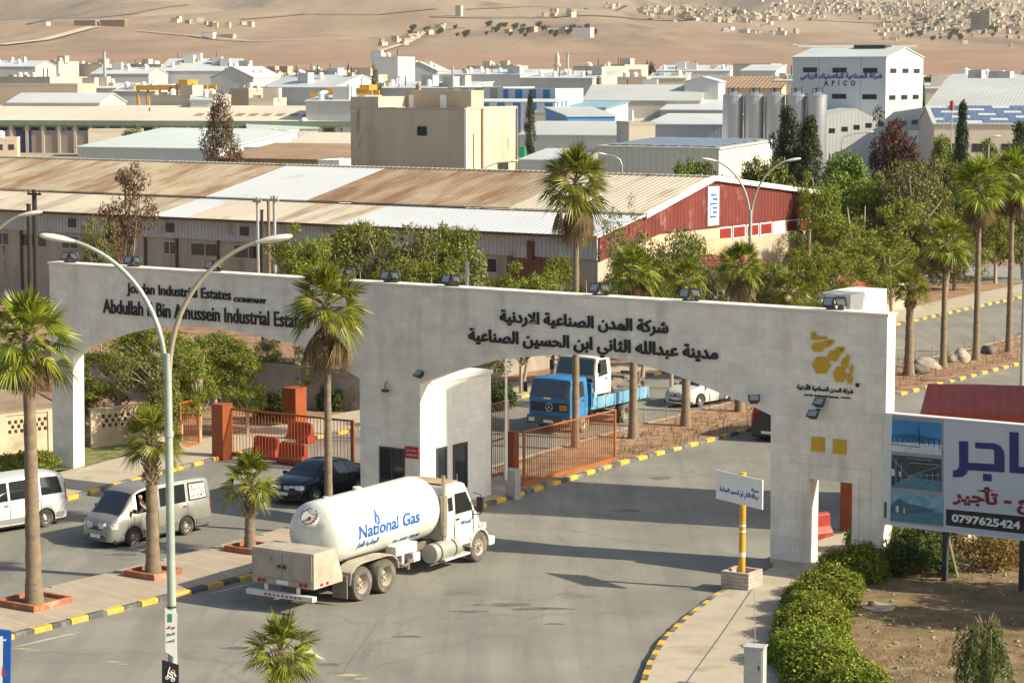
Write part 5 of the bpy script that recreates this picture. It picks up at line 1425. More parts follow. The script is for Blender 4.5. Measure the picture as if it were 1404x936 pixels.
def palm(pos, h, R, var, label, rb=0.26, rt=0.15, boots=0.0, skirt=1.0, rz=0.0, lean=(0, 0)):
    e = empty('palm_tree', pos, 0, label, 'palm tree', 'fan palms along the roads')
    R *= 1.3; h += 0.12 * R
    mb = MB(); n = 26
    pts = [(lean[0] * (k / n) ** 2, lean[1] * (k / n) ** 2, h * k / n - 0.05) for k in range(n + 1)]
    rs = []
    for k in range(n + 1):
        t = k / n
        rs.append((rt + (rb - rt) * (1 - t) ** 1.2 + 0.35 * rb * math.exp(-t * h / 0.35)) * (1 + 0.05 * ((k * 7) % 3 - 1)))
    mb.tube(pts, rs, 14); mb.build('trunk', M_PTRUNK, e, smooth=True)
    if boots > 0:
        rnd = random.Random(int(h * 100)); mb = MB()
        z = h - boots
        while z < h:
            for k in range(7):
                a = 2 * math.pi * (k + 0.5 * (int(z * 9) % 2)) / 7 + rnd.uniform(-0.2, 0.2)
                c, s = math.cos(a), math.sin(a); r0 = rt * 1.0; r1 = rt * rnd.uniform(1.5, 2.1)
                mb.hexa([(c * r0 - s * 0.06, s * r0 + c * 0.06, z - 0.08), (c * r0 * 1.1 - s * 0.06, s * r0 * 1.1 + c * 0.06, z - 0.1), (c * r0 * 1.1 + s * 0.06, s * r0 * 1.1 - c * 0.06, z - 0.1), (c * r0 + s * 0.06, s * r0 - c * 0.06, z - 0.08),
                         (c * r1 - s * 0.04, s * r1 + c * 0.04, z + 0.1), (c * r1 * 1.08 - s * 0.04, s * r1 * 1.08 + c * 0.04, z + 0.09), (c * r1 * 1.08 + s * 0.04, s * r1 * 1.08 - c * 0.04, z + 0.09), (c * r1 + s * 0.04, s * r1 - c * 0.04, z + 0.1)])
            z += 0.13
        mb.build('leaf_boots', M_BOOT, e)
    cr, dd = PALMS[var]
    inst(cr, 'crown', e, (lean[0], lean[1], h), (0, 0, rz), (R, R, R))
    if skirt > 0: inst(dd, 'dead_fronds', e, (lean[0], lean[1], h), (0, 0, rz), (R, R, R * skirt))
    return e
def gp(px, py, crown_py):
    p = G(px, py, 0.14); return p, top_h(crown_py, p.y) - p.z
M_BRICKED = mat('planter_brick', (0.33, 0.12, 0.065), 0.85, n=(4, 0.25), dirt=((0.42, 0.30, 0.2), 2, 0.06))
def planter(pos, w, label):
    e = empty('tree_planter', pos, WANG, label, 'planter', 'brick squares around the front palms')
    mb = MB(); t = 0.12; hh = 0.2
    mb.b6(-w, w, -w, -w + t, -0.02, hh); mb.b6(-w, w, w - t, w, -0.02, hh); mb.b6(-w, -w + t, -w + t, w - t, -0.02, hh); mb.b6(w - t, w, -w + t, w - t, -0.02, hh)
    mb.build('brick_edging', M_BRICKED, e, bevel=0.01)
    mb = MB(); mb.b6(-w + t, w - t, -w + t, w - t, -0.01, 0.08); mb.build('soil', M_GARD, e)
p, hh = gp(47, 828, 466); palm(p, hh, 1.42, 2, 'large palm tree with brown skirt in front of the white minivan', 0.25, 0.165, 0.0, 0.9); planter(p, 0.82, 'brick square at the foot of the large front palm')
p, hh = gp(210, 788, 603); palm(p, hh, 1.02, 3, 'medium palm tree with shaggy upper trunk in front of the silver minivan', 0.23, 0.165, 1.5, 0.0, 1.0); planter(p, 0.66, 'brick square below the shaggy palm by the lamp post')
p, hh = gp(343, 754, 664); palm(p, hh, 1.02, 3, 'short stocky palm tree behind the tanker locker', 0.19, 0.135, 1.2, 0.0, 2.6); planter(p, 0.62, 'brick square below the short palm behind the tanker')
p, hh = gp(451, 727, 421); palm(p, hh, 1.42, 1, 'tall palm tree with hanging dead fronds in front of the word Estates', 0.15, 0.105, 0.9, 1.25, 0.5)
p = on(386, 57.5); palm(p, 1.55, 0.98, 3, 'small palm crown at the bottom edge in front of the tanker', 0.25, 0.18, 0.9, 0.0, 1.9)
p, hh = gp(789, 612, 250); palm(p, hh, 1.52, 2, 'tallest palm tree rising over the gate in front of the warehouse', 0.17, 0.115, 0.0, 1.35, 0.2)
p, hh = gp(868, 600, 372); palm(p, hh, 1.10, 1, 'palm tree just right of the tallest palm behind the gate', 0.20, 0.14, 0.5, 1.0, 1.3)
p, hh = gp(940, 583, 384); palm(p, hh, 0.95, 3, 'palm tree standing beside the white sedan', 0.21, 0.15, 0.5, 0.6, 2.2)
p, hh = gp(1014, 563, 366); palm(p, hh, 1.18, 1, 'palm tree in front of the tall double street lamp', 0.21, 0.15, 0.5, 1.1, 3.2)
p, hh = gp(1079, 553, 400); palm(p, hh, 1.0, 3, 'low palm crown left of the white box truck', 0.34, 0.24, 0.5, 0.5, 0.9)
p, hh = gp(1246, 514, 394); palm(p, hh, 1.05, 3, 'short palm tree nearest the right end of the gate', 0.26, 0.19, 1.2, 0.3, 0.3)
p, hh = gp(1293, 504, 334); palm(p, hh, 1.38, 2, 'middle palm tree beside a pale rock on the right median', 0.19, 0.12, 0.4, 0.9, 1.6)
p, hh = gp(1338, 493, 258); palm(p, hh, 1.62, 1, 'tall palm tree with bushy brown skirt on the right median', 0.20, 0.12, 0.5, 1.1, 2.4)
p, hh = gp(1383, 482, 245); palm(p, hh, 1.62, 2, 'tall palm tree cut by the right edge on the median', 0.20, 0.12, 0.5, 1.1, 0.7)

# ------------------------------------------------------------------ broad trees, pines, cypresses
L_PINE = leafmat('pine_needles', (0.065, 0.095, 0.010), (0.225, 0.24, 0.026), (0.33, 0.31, 0.065), 0.24)
L_GREEN = leafmat('bright_leaves', (0.06, 0.10, 0.013), (0.175, 0.22, 0.032), (0.25, 0.28, 0.06), 0.22)
L_DARK = leafmat('dark_leaves', (0.030, 0.042, 0.016), (0.085, 0.10, 0.032), None, 0.2)
L_OLIVE = leafmat('grey_leaves', (0.085, 0.095, 0.025), (0.215, 0.215, 0.055), (0.29, 0.265, 0.10), 0.22)
L_PURP = leafmat('purple_leaves', (0.050, 0.026, 0.020), (0.13, 0.062, 0.042), None, 0.2)
L_BROWN = leafmat('brown_leaves', (0.085, 0.05, 0.024), (0.19, 0.12, 0.058), None, 0.25)
L_HEDGE = leafmat('hedge_leaves', (0.07, 0.105, 0.010), (0.23, 0.255, 0.020), (0.36, 0.345, 0.045), 0.26)
M_BARK = mat('bark', (0.17, 0.125, 0.085), 0.95, n=(4, 0.3), stretch=(1, 1, 0.3))
M_PBARK = mat('pale_bark', (0.34, 0.28, 0.21), 0.95, n=(4, 0.3), stretch=(1, 1, 0.3))
def leaf_clump(mb, c, r, n, rnd, ls, lw, up=0.3, flat=0.75):
    """leaves spread over a clump, most of them facing outward so that the clump has a lit and a shaded side"""
    c = Vector(c)
    for _ in range(n):
        v = Vector((rnd.gauss(0, 1), rnd.gauss(0, 1), rnd.gauss(0, 1)))
        if v.length < 1e-4: continue
        v.normalize(); rr = r * (0.45 + 0.6 * rnd.random() ** 0.7)
        p = c + Vector((v.x * rr, v.y * rr, v.z * rr * flat))
        nn = (v + Vector((rnd.gauss(0, 0.38), rnd.gauss(0, 0.38), rnd.gauss(0, 0.38) + up * 0.8))).normalized()
        d = nn.cross(Vector((rnd.gauss(0, 1), rnd.gauss(0, 1), rnd.gauss(0, 1))))
        if d.length < 1e-3: continue
        d = (d.normalized() + nn * 0.45).normalized(); s = nn.cross(d)
        s = s.normalized() * lw * rnd.uniform(0.7, 1.3) / 2; d = d * ls * rnd.uniform(0.7, 1.3)
        mb.add([p - s * 0.4, p + d * 0.5 - s, p + d, p + d * 0.5 + s], [(0, 1, 2, 3)])
TREES = {}
def tree_meshes(key, seed, H, W, leaf, bark=M_BARK, shape='round', nclump=90, nleaf=80, cr=0.55, ls=0.26, lw=0.09, base=0.35, stems=1, gap=0.0, z_flat=0.75, limbs=True):
    """crown about W wide, H tall overall, foliage starting at base*H"""
    if key in TREES: return TREES[key]
    rnd = random.Random(seed); wood = MB(); lf = MB()
    stem_tops = []
    for s in range(stems):
        a = rnd.uniform(0, 6.28); lean = rnd.uniform(0.03, 0.12) * H * (1.6 if stems > 1 else 1)
        pts = []; n = 7
        for k in range(n + 1):
            t = k / n
            pts.append(Vector((math.cos(a) * lean * t + 0.03 * H * math.sin(3 * t + seed), math.sin(a) * lean * t + 0.03 * H * math.cos(2.3 * t + seed) - 0.03 * H, H * 0.86 * t - 0.1)))
        r0 = 0.022 * H / (stems ** 0.4)
        wood.tube(pts, [r0 * (1.25 - 1.05 * k / n) + 0.012 for k in range(n + 1)], 8); stem_tops.append(pts)
    cz = H * (base + 1) / 2; rz = H * (1 - base) / 2
    lobes = [(Vector((rnd.uniform(-.5, .5) * W * .55, rnd.uniform(-.5, .5) * W * .55, rnd.uniform(-.75, .85) * rz)), rnd.uniform(.36, .60)) for _ in range(11)]
    for k in range(nclump):
        if shape == 'round':
            lc, lr = lobes[k % len(lobes)]
            v = Vector((rnd.gauss(0, 1), rnd.gauss(0, 1), rnd.gauss(0, 0.8) + 0.15)).normalized()
            q = rnd.uniform(0.55, 1.0)
            p = lc + Vector((v.x * W * 0.5 * lr, v.y * W * 0.5 * lr, v.z * rz * lr * 0.8)) * q
            p.z += cz
        elif shape == 'cone':
            t = rnd.random() ** 0.8; a = rnd.uniform(0, 6.28); rr = W / 2 * (1 - t) ** 0.9 * rnd.uniform(0.55, 1.05)
            p = Vector((math.cos(a) * rr, math.sin(a) * rr, H * (base + (1 - base) * t)))
        else:   # column
            t = rnd.random(); a = rnd.uniform(0, 6.28); pr = math.sin(math.pi * (0.12 + 0.86 * t)) ** 0.6 * (1.0 + 0.25 * math.sin(7 * t + 2.1 * a + seed))
            rr = W / 2 * pr * rnd.uniform(0.35, 1.0)
            p = Vector((math.cos(a) * rr, math.sin(a) * rr, H * (base + (1 - base) * t)))
        if gap and mnoise.noise(p * 0.9 + Vector((seed, 0, 0))) < -0.35 + gap: continue
        leaf_clump(lf, p, cr * rnd.uniform(0.7, 1.25), nleaf, rnd, ls, lw, 0.35, z_flat)
        if limbs and k % 3 == 0:
            st = stem_tops[k % stems]; j = min(6, max(2, int((p.z / (H * 0.86)) * 7 - 1.5)))
            b = st[j]; m_ = b.lerp(p, 0.5) + Vector((0, 0, 0.06 * H * rnd.uniform(-0.5, 0.6)))
            wood.tube([b, m_, p], [0.010 * H * 0.7 + 0.008, 0.006 * H + 0.006, 0.008], 5, False)
    TREES[key] = (wood.mesh('trunk', bark, True, False), lf.mesh('crown', leaf, fix=False), H, W)
    return TREES[key]
for s in range(4): tree_meshes('pine%d' % s, 100 + s, 6.5, 6.0, L_PINE, M_PBARK, 'round', 135, 150, 0.52, 0.23, 0.06, 0.27, stems=1 + s % 2, z_flat=0.55, gap=0.18)
for s in range(2): tree_meshes('green%d' % s, 200 + s, 6.5, 6.0, L_GREEN, M_BARK, 'round', 140, 110, 0.62, 0.24, 0.14, 0.15)
for s in range(2): tree_meshes('olive%d' % s, 300 + s, 6.0, 5.5, L_OLIVE, M_PBARK, 'round', 110, 90, 0.55, 0.24, 0.09, 0.18, stems=3)
tree_meshes('sparse', 401, 8.0, 6.0, L_OLIVE, M_PBARK, 'round', 40, 60, 0.42, 0.22, 0.08, 0.25, stems=4)
tree_meshes('sparse_brown', 402, 8.5, 5.0, L_BROWN, M_BARK, 'round', 46, 80, 0.45, 0.22, 0.09, 0.3, stems=3)
for s in range(2): tree_meshes('cypress%d' % s, 500 + s, 10.0, 3.6, L_DARK, M_BARK, 'column', 130, 100, 0.5, 0.28, 0.11, 0.04, limbs=False, z_flat=1.3)
tree_meshes('brown_cypress', 510, 10.0, 4.2, L_BROWN, M_BARK, 'column', 120, 80, 0.6, 0.3, 0.1, 0.03, limbs=False, z_flat=1.2)
tree_meshes('spruce', 520, 9.0, 4.4, leafmat('spruce_needles', (0.018, 0.030, 0.018), (0.05, 0.07, 0.038), None, 0.15), M_BARK, 'cone', 150, 70, 0.42, 0.3, 0.08, 0.05, limbs=False)
tree_meshes('purple', 530, 7.0, 7.5, L_PURP, M_BARK, 'round', 120, 85, 0.62, 0.26, 0.13, 0.1, stems=3)
tree_meshes('far_green', 540, 7.0, 7.0, L_DARK, M_BARK, 'round', 60, 45, 0.95, 0.55, 0.3, 0.12)
def tree(px, pt, y, wpx, kind, label, name='tree', cat='tree', group=None, rz=None, base=None):
    """crown about wpx wide with its top at row pt, standing on the ground at distance y under column px"""
    wood, lf, H, W = TREES[kind]
    p = base if base is not None else on(px, y)
    h = top_h(pt, p.y) - p.z; s = wpx / scale_at(p.y) / W; sz = h / H
    e = empty(name, p, 0, label, cat, group)
    r = (px * 0.37 + pt * 0.11) % 6.28 if rz is None else rz
    inst(wood, 'trunk', e, (0, 0, 0), (0, 0, r), (s, s, sz)); inst(lf, 'crown', e, (0, 0, 0), (0, 0, r), (s, s, sz))
    return e
GP = 'pines between the gate and the warehouse'
row = [
 # under and left of the left arch
 (165, 458, 103, 120, 'pine0', 'bushy green pine seen through the left arch behind the pierced wall'),
 (232, 448, 104, 110, 'pine1', 'green pine seen through the left arch just left of the lamp post'),
 (300, 452, 108, 105, 'pine2', 'green pine under the word Alhussein in the left arch'),
 (362, 470, 114, 70, 'olive0', 'thin grey green tree in the left arch under the word Industrial'),
 (432, 482, 112, 80, 'sparse', 'half bare tree behind the orange box pillar'),
 (475, 500, 113, 70, 'olive1', 'scrubby olive tree at the right end of the left arch'),
 (118, 505, 106, 60, 'olive0', 'dull scrub tree close behind the left gate pillar'),
 # above the coping
 (405, 322, 122, 95, 'pine3', 'yellow green pine above the coping right of the lamp arm'),
 (462, 316, 126, 110, 'pine0', 'yellow green pine above the palm by the word Estates'),
 (535, 322, 124, 105, 'olive1', 'greyish pine above the middle block floodlight'),
 (580, 306, 128, 90, 'pine1', 'pine just left of the tallest pine by the warehouse eave'),
 (622, 297, 126, 95, 'pine2', 'tallest pine in front of the white warehouse roof'),
 (660, 345, 118, 90, 'olive0', 'olive green pine behind the grey post above the coping'),
 (712, 372, 116, 100, 'pine3', 'low pine between the grey post and the tallest palm'),
 (756, 362, 120, 80, 'pine0', 'low pine just left of the tallest palm trunk'),
 (818, 362, 121, 80, 'pine1', 'low pine just right of the tallest palm trunk'),
 (848, 280, 131, 62, 'sparse', 'thin grey tree in front of the white lean-to end'),
 (905, 330, 128, 100, 'olive1', 'grey olive tree below the red gable'),
 (955, 326, 131, 80, 'olive0', 'grey olive tree beside the red tiled porch'),
 (990, 350, 126, 90, 'sparse', 'sparse pale tree behind the palm by the street lamp'),
 (1052, 352, 130, 80, 'pine2', 'pine below the red window strip'),
 (1095, 345, 126, 80, 'pine3', 'pine right of the rusty pole'),
 # the wood on the right
 (1140, 300, 140, 110, 'pine0', 'round pine above the white box truck'),
 (1190, 262, 146, 130, 'pine1', 'large pine at the middle of the right hand wood'),
 (1205, 312, 137, 120, 'pine2', 'spreading pine in front of the large pine'),
 (1245, 232, 158, 120, 'olive1', 'tall grey green pine at the back of the wood'),
 (1255, 300, 142, 110, 'pine3', 'leaning pine above the short median palm'),
 (1298, 262, 152, 90, 'pine0', 'dark pine between two median palms'),
 (1312, 320, 146, 80, 'olive0', 'olive pine behind the middle median palm'),
 (1365, 285, 160, 80, 'pine2', 'dense pine behind the two tallest median palms'),
 (1402, 300, 158, 80, 'pine1', 'dense pine at the right edge behind the palms'),
 (1165, 218, 178, 95, 'green0', 'bright green tree below the white industrial wing'),
 (1128, 238, 172, 90, 'green1', 'bright green tree right of the dark cypress pair'),
 (1050, 225, 176, 70, 'green0', 'bright green bush left of the dark cypress pair'),
 (985, 224, 174, 60, 'green1', 'low green tree behind the red gable ridge'),
 (940, 228, 175, 55, 'green0', 'low green tree left of the red gable logo'),
 (1120, 250, 160, 60, 'pine3', 'pine behind the right end of the red building'),
 (440, 352, 112, 90, 'pine2', 'low front pine between the palm crown and the word Estates'),
 (505, 345, 115, 100, 'pine1', 'low front pine above the plain middle of the coping'),
 (590, 352, 114, 100, 'pine3', 'low front pine left of the grey concrete post'),
 (880, 352, 118, 90, 'pine0', 'low front pine behind the palm right of the tallest palm'),
 (925, 350, 119, 80, 'pine2', 'low front pine beside the palm by the white sedan'),
 (1064, 372, 122, 80, 'olive0', 'low olive pine right of the street lamp shaft'),
 (270, 470, 101, 90, 'pine3', 'front pine in the left arch directly beside the lamp post'),
 (205, 490, 99, 80, 'olive1', 'low grey green tree above the pierced wall in the left arch'),
 (335, 478, 103, 80, 'pine2', 'low pine left of the half bare tree in the left arch'),
 (400, 500, 116, 80, 'pine0', 'dim pine behind the half bare tree in the left arch'),
 (1160, 330, 133, 90, 'pine1', 'low pine directly right of the rusty pole'),
 (1340, 225, 178, 90, 'pine2', 'high pine at the back of the wood near the slim lamp post'),
 (1215, 245, 170, 110, 'pine3', 'high pine behind the large pine of the wood'),
 (1285, 228, 182, 80, 'green0', 'green tree at the back edge of the wood under the spruce'),
 (1385, 240, 176, 80, 'olive1', 'grey green tree at the back edge of the wood at the right'),
]
for (px, pt, y, w, k, lab) in row: tree(px, pt - 4, y if px < 1130 else max(y, 156 + (px - 1130) * 0.10), w * (1.22 if px < 1200 else 1.1), k, lab, 'pine_tree' if 'pine' in k else 'tree', 'tree', GP)
tree(1142, 338, 143, 125, 'pine0', 'pine in front of the low cream hut', 'pine_tree', 'tree', GP)
tree(1182, 318, 150, 115, 'pine2', 'pine above the right end of the white box truck', 'pine_tree', 'tree', GP)
tree(1222, 330, 156, 95, 'pine1', 'pine above the right corner of the gate', 'pine_tree', 'tree', GP)
tree(1076, 152, 196, 46, 'cypress0', 'taller dark cypress in front of the silos', 'cypress_tree')
tree(1106, 166, 194, 44, 'cypress1', 'shorter dark cypress touching the silo block', 'cypress_tree')
tree(1222, 174, 200, 88, 'purple', 'purple brown tree in front of the tall white factory', 'tree')
tree(1316, 146, 205, 44, 'spruce', 'dark conical spruce right of the white wall', 'spruce_tree')
tree(1394, 172, 215, 40, 'cypress0', 'dark tree at the right edge in front of the solar roof', 'cypress_tree')
tree(1290, 190, 230, 50, 'green0', 'green bush behind the dark spruce')
tree(1355, 188, 235, 60, 'green1', 'green bush below the solar roof hall')
tree(305, 134, 235, 48, 'brown_cypress', 'tall brown cypress in front of the long hall', 'cypress_tree')
tree(176, 176, 330, 62, 'olive0', 'grey green tree in front of the long hall')
tree(178, 228, 137, 92, 'sparse_brown', 'thin brown leaved tree standing at the warehouse wall')
tree(138, 310, 134, 48, 'olive1', 'small olive tree left of the thin brown tree')
tree(727, 128, 345, 14, 'cypress1', 'narrow dark cypress in front of the striped blue factory', 'cypress_tree')
tree(516, 92, 560, 20, 'olive0', 'grey tree left of the white cube building')
tree(700, 88, 760, 38, 'far_green', 'dark round tree below the desert near the minaret')
tree(889, 80, 740, 32, 'far_green', 'round tree standing alone right of the minaret')
tree(236, 122, 470, 14, 'cypress0', 'narrow dark cypress among the yellow cranes', 'cypress_tree')
tree(392, 96, 640, 22, 'far_green', 'dark tree between pale sheds')
for (px, pt, y, w) in [(1000, 104, 640, 30), (1020, 108, 600, 34), (1355, 118, 560, 40)]:
    tree(px, pt, y, w, 'far_green', 'dark bushy tree among the far sheds', group='dark trees among the far sheds')
random.seed(21)
for k in range(46):
    px = random.uniform(1270, 1420); y = random.uniform(520, 900)
    pt = 103 - (top_h(103, y) * 0) - 0
    p = on(px, y); hgt = random.uniform(7, 11)
    wood, lf, H, W = TREES['far_green']
    e = empty('tree', p, 0, 'dark round tree in the far grove right of the tall factory', 'tree', 'trees of the far grove')
    s = random.uniform(8, 12) / W
    r = random.uniform(0, 6)
    inst(wood, 'trunk', e, (0, 0, 0), (0, 0, r), (s, s, hgt / H)); inst(lf, 'crown', e, (0, 0, 0), (0, 0, r), (s, s, hgt / H))

random.seed(77)
for k in range(60):
    px = random.uniform(-10, 1110); y = random.uniform(440, 1150); p = on(px, y); w_, l_, H, W = TREES['far_green']
    if 490 < px < 720 and y < 500: continue
    e = empty('tree', p, 0, 'small dark tree between the sheds of the far town', 'tree', 'dark trees dotted through the far town'); s = random.uniform(0.45, 1.0); q = random.uniform(.8, 1.5)
    inst(w_, 'trunk', e, (0, 0, 0), (0, 0, k), (s, s, s * q)); inst(l_, 'crown', e, (0, 0, 0), (0, 0, k), (s, s, s * q))

# ------------------------------------------------------------------ hedges and garden plants
def bush_mesh(seed, W, D, H, leaf, n=70, nl=70, ls=0.10, lw=0.05, cr=0.24):
    rnd = random.Random(seed); mb = MB(); wd = MB()
    for k in range(n):
        v = Vector((rnd.gauss(0, 1), rnd.gauss(0, 1), abs(rnd.gauss(0, 0.9)))).normalized()
        q = rnd.uniform(0.72, 1.0)
        p = Vector((v.x * W / 2 * q, v.y * D / 2 * q, 0.12 * H + v.z * H * 0.82 * q))
        leaf_clump(mb, p, cr * rnd.uniform(0.7, 1.25), nl, rnd, ls, lw, 0.5, 0.9)
        if k % 4 == 0: wd.tube([(0, 0, -0.05), (p.x * 0.5, p.y * 0.5, p.z * 0.6), p], [0.03, 0.018, 0.008], 5, False)
    return mb.mesh('foliage', leaf, fix=False), wd.mesh('stems', M_BARK, fix=False)
HB = [bush_mesh(61 + s, 2.0, 2.0, 0.95, L_HEDGE, 150, 85, 0.095, 0.06) for s in range(3)]
hedge = [(1196, 756, 0.9, 1.1, 'hedge bush closest to the stone side door'), (1214, 768, 1.1, 1.1, 'hedge bush at the top bend of the hedge'), (1170, 792, 1.1, 1.0, 'hedge bush between the top bend and the pavement'),
         (1122, 834, 1.05, 1.0, 'yellow green hedge bush halfway down the pavement'), (1108, 872, 1.0, 0.95, 'hedge bush level with the tree stump side of the pavement'), (1106, 908, 1.05, 1.0, 'hedge bush next to the grey cabinet'),
         (1138, 934, 1.15, 0.95, 'hedge bush low in the front right corner'), (1168, 958, 1.0, 0.95, 'hedge bush cut by the bottom edge'),
         (1190, 782, 0.9, 0.95, 'hedge bush filling the inner side of the top bend'), (1140, 815, 0.95, 0.95, 'hedge bush wedged between the top bend and the halfway bush'), (1114, 852, 0.9, 0.9, 'hedge bush just below the halfway bush'), (1106, 890, 0.9, 0.9, 'hedge bush just above the grey cabinet'), (1120, 922, 0.95, 0.9, 'hedge bush between the cabinet and the front corner'), (1128, 862, 0.8, 0.85, 'hedge bush on the garden side of the halfway bush'), (1130, 900, 0.85, 0.85, 'hedge bush on the garden side near the cabinet')]
for i, (px, py, s, hz, lab) in enumerate(hedge):
    f, w = HB[i % 3]; e = empty('hedge_bush', G(px, py, 0.15), i * 1.7, lab, 'hedge', 'clipped hedge bushes along the garden')
    inst(f, 'foliage', e, (0, 0, 0), (0, 0, 0), (s, s, hz)); inst(w, 'stems', e, (0, 0, 0), (0, 0, 0), (s, s, hz))
DB = bush_mesh(71, 2.4, 2.0, 1.5, L_DARK, 110, 70, 0.12, 0.06)
DB[0].materials[0] = leafmat('deep_green_leaves', (0.035, 0.055, 0.012), (0.10, 0.125, 0.028), None, 0.3)
e = empty('shrub', G(1258, 784, 0.15), 0.4, 'dark green shrub with bare stems below the billboard', 'shrub'); inst(DB[0], 'foliage', e, sc=(1.1, 1.1, 1.0)); inst(DB[1], 'stems', e)
YB = bush_mesh(81, 2.0, 1.6, 1.3, leafmat('autumn_leaves', (0.16, 0.12, 0.03), (0.34, 0.24, 0.055), (0.30, 0.27, 0.06), 0.3), 60, 45, 0.11, 0.05)
for px, py, s, lab in [(1347, 778, 1.15, 'yellow brown shrub between the billboard posts'), (1392, 772, 0.9, 'dull shrub behind the right billboard post'), (1275, 742, 0.7, 'small yellow plant under the billboard corner')]:
    e = empty('shrub', G(px, py, 0.15), px, lab, 'shrub'); inst(YB[0], 'foliage', e, sc=(s, s, s)); inst(YB[1], 'stems', e, sc=(s, s, s))
e = empty('shrub', G(40, 646, 0.15), 0.4, 'low green shrub behind the white minivan', 'shrub'); inst(HB[1][0], 'foliage', e, sc=(1.2, 0.6, 0.85)); inst(HB[1][1], 'stems', e, sc=(1.2, .6, .85))
e = empty('shrub', G(8, 650, 0.15), 1.4, 'low green shrub at the left edge under the pierced wall', 'shrub'); inst(HB[0][0], 'foliage', e, sc=(1.1, 0.6, 0.8)); inst(HB[0][1], 'stems', e, sc=(1.1, .6, .8))
for px, py, lab in [(590, 566, 'green shrub hidden behind the guard booth'), (683, 560, 'green shrub beside the barrier boom'), (500, 560, 'green shrub at the right foot of the left arch'), (460, 560, 'green shrub behind the tall palm trunk'), (380, 575, 'green shrub left of the orange box pillar')]:
    e = empty('shrub', G(px, py, 0.05), px, lab, 'shrub'); inst(DB[0], 'foliage', e, sc=(0.9, 0.9, 0.9)); inst(DB[1], 'stems', e, sc=(0.9, 0.9, 0.9))
# weeping pepper tree at the bottom right
rnd = random.Random(5); wd = MB(); lf = MB()
wd.tube([(0, 0, -0.1), (0.05, 0, 0.6), (-0.03, 0.02, 1.3), (0.04, 0, 1.75)], [0.07, 0.055, 0.04, 0.015], 8)
for k in range(58):
    a = rnd.uniform(0, 6.28); r = rnd.uniform(0.15, 0.85); z0 = rnd.uniform(1.1, 2.0)
    s0 = Vector((0, 0, min(1.7, z0 - 0.1))); top = Vector((math.cos(a) * r * 0.7, math.sin(a) * r * 0.7, z0 + 0.12)); end = Vector((math.cos(a) * r, math.sin(a) * r, z0 - rnd.uniform(0.5, 1.1)))
    wd.tube([s0, top, end], [0.02, 0.01, 0.004], 4, False)
    for j in range(30):
        t = j / 29; p = (top.lerp(end, t)) if t > 0.15 else s0.lerp(top, 0.6 + t)
        for q in (-1, 1):
            d = Vector((rnd.gauss(0, 0.5) + q * 0.5, rnd.gauss(0, 0.5), -0.8)).normalized() * rnd.uniform(0.10, 0.2); s = d.cross(Vector((rnd.gauss(0, 1), rnd.gauss(0, 1), 0.3))).normalized() * 0.016
            lf.add([p, p + d * 0.5 - s, p + d, p + d * 0.5 + s], [(0, 1, 2, 3)])
e = empty('weeping_tree', G(1350, 985, 0.15), 0, 'young weeping tree with hanging green leaves in the garden', 'tree')
inst(wd.mesh('trunk', M_BARK, True, False), 'trunk', e, sc=(1.1, 1.1, 1.25)); inst(lf.mesh('crown', leafmat('pepper_leaves', (0.06, 0.10, 0.02), (0.16, 0.22, 0.05), None, 0.35), fix=False), 'crown', e, sc=(1.1, 1.1, 1.25))
# stump, stones, leaf litter in the garden and median rocks
M_STUMP = mat('stump_wood', (0.30, 0.22, 0.14), 0.9, n=(6, 0.3))
e = empty('tree_stump', G(1196, 832, 0.15), 0, 'low tree stump on a pale concrete pad in the garden', 'stump')
mb = MB(); mb.lathe([(0.16, 0.0), (0.14, 0.12), (0.12, 0.2), (0.0, 0.2)], (0, 0, 0), 'Z', 12); mb.build('stump', M_STUMP, e)
mb = MB(); mb.lathe([(0.55, -0.02), (0.5, 0.05), (0.0, 0.05)], (0.15, -0.05, 0), 'Z', 9); mb.build('pad', M_CONC, e)
def rock_mesh(seed):
    bm = bmesh.new(); bmesh.ops.create_icosphere(bm, subdivisions=3, radius=1.0)
    for v in bm.verts:
        n_ = mnoise.noise(v.co * 1.1 + Vector((seed, 0, 0))) * 0.42 + mnoise.noise(v.co * 3 + Vector((0, seed, 0))) * 0.12
        v.co *= 1 + n_
        if v.co.z < -0.4: v.co.z = -0.4
    me = bpy.data.meshes.new('boulder'); bm.to_mesh(me); bm.free()
    return me
M_ROCK = mat('pale_rock', (0.29, 0.255, 0.205), 0.95, n=(2.5, 0.3), bump=(5, 0.7)); M_DROCK = mat('dark_rock', (0.12, 0.11, 0.10), 0.95, n=(2.5, 0.3), bump=(5, 0.7))
for i, (px, py, s, m, lab) in enumerate([(1271, 505, 0.68, M_ROCK, 'large pale boulder beside the short median palm'), (1316, 495, 0.75, M_ROCK, 'broad pale boulder between two median palms'), (1355, 484, 0.5, M_DROCK, 'dark boulder between the tall median palms'), (1259, 512, 0.55, M_DROCK, 'dark boulder touching the large pale boulder')]):
    me = rock_mesh(i * 7.3); me.materials.append(m); me.polygons.foreach_set('use_smooth', [True] * len(me.polygons))
    o = inst(me, 'boulder', None, G(px, py, 0.12) + Vector((0, 0, 0.22 * s)), (0, 0, i), (s * 1.15, s * 0.8, s * 0.7)); tag(o, lab, 'boulder', 'boulders on the planted median')
rnd = random.Random(9); mb = MB()
def stones(mb, pts_fn, n, s0, s1, z):
    for _ in range(n):
        px, py = pts_fn(); p = G(px, py, z); s = rnd.uniform(s0, s1)
        a = rnd.uniform(0, 3)
        mb.box((p.x, p.y, z + s * 0.2), (s, s * rnd.uniform(0.6, 1), s * 0.6), a, rnd.uniform(-0.4, 0.4), rnd.uniform(-.4, .4))
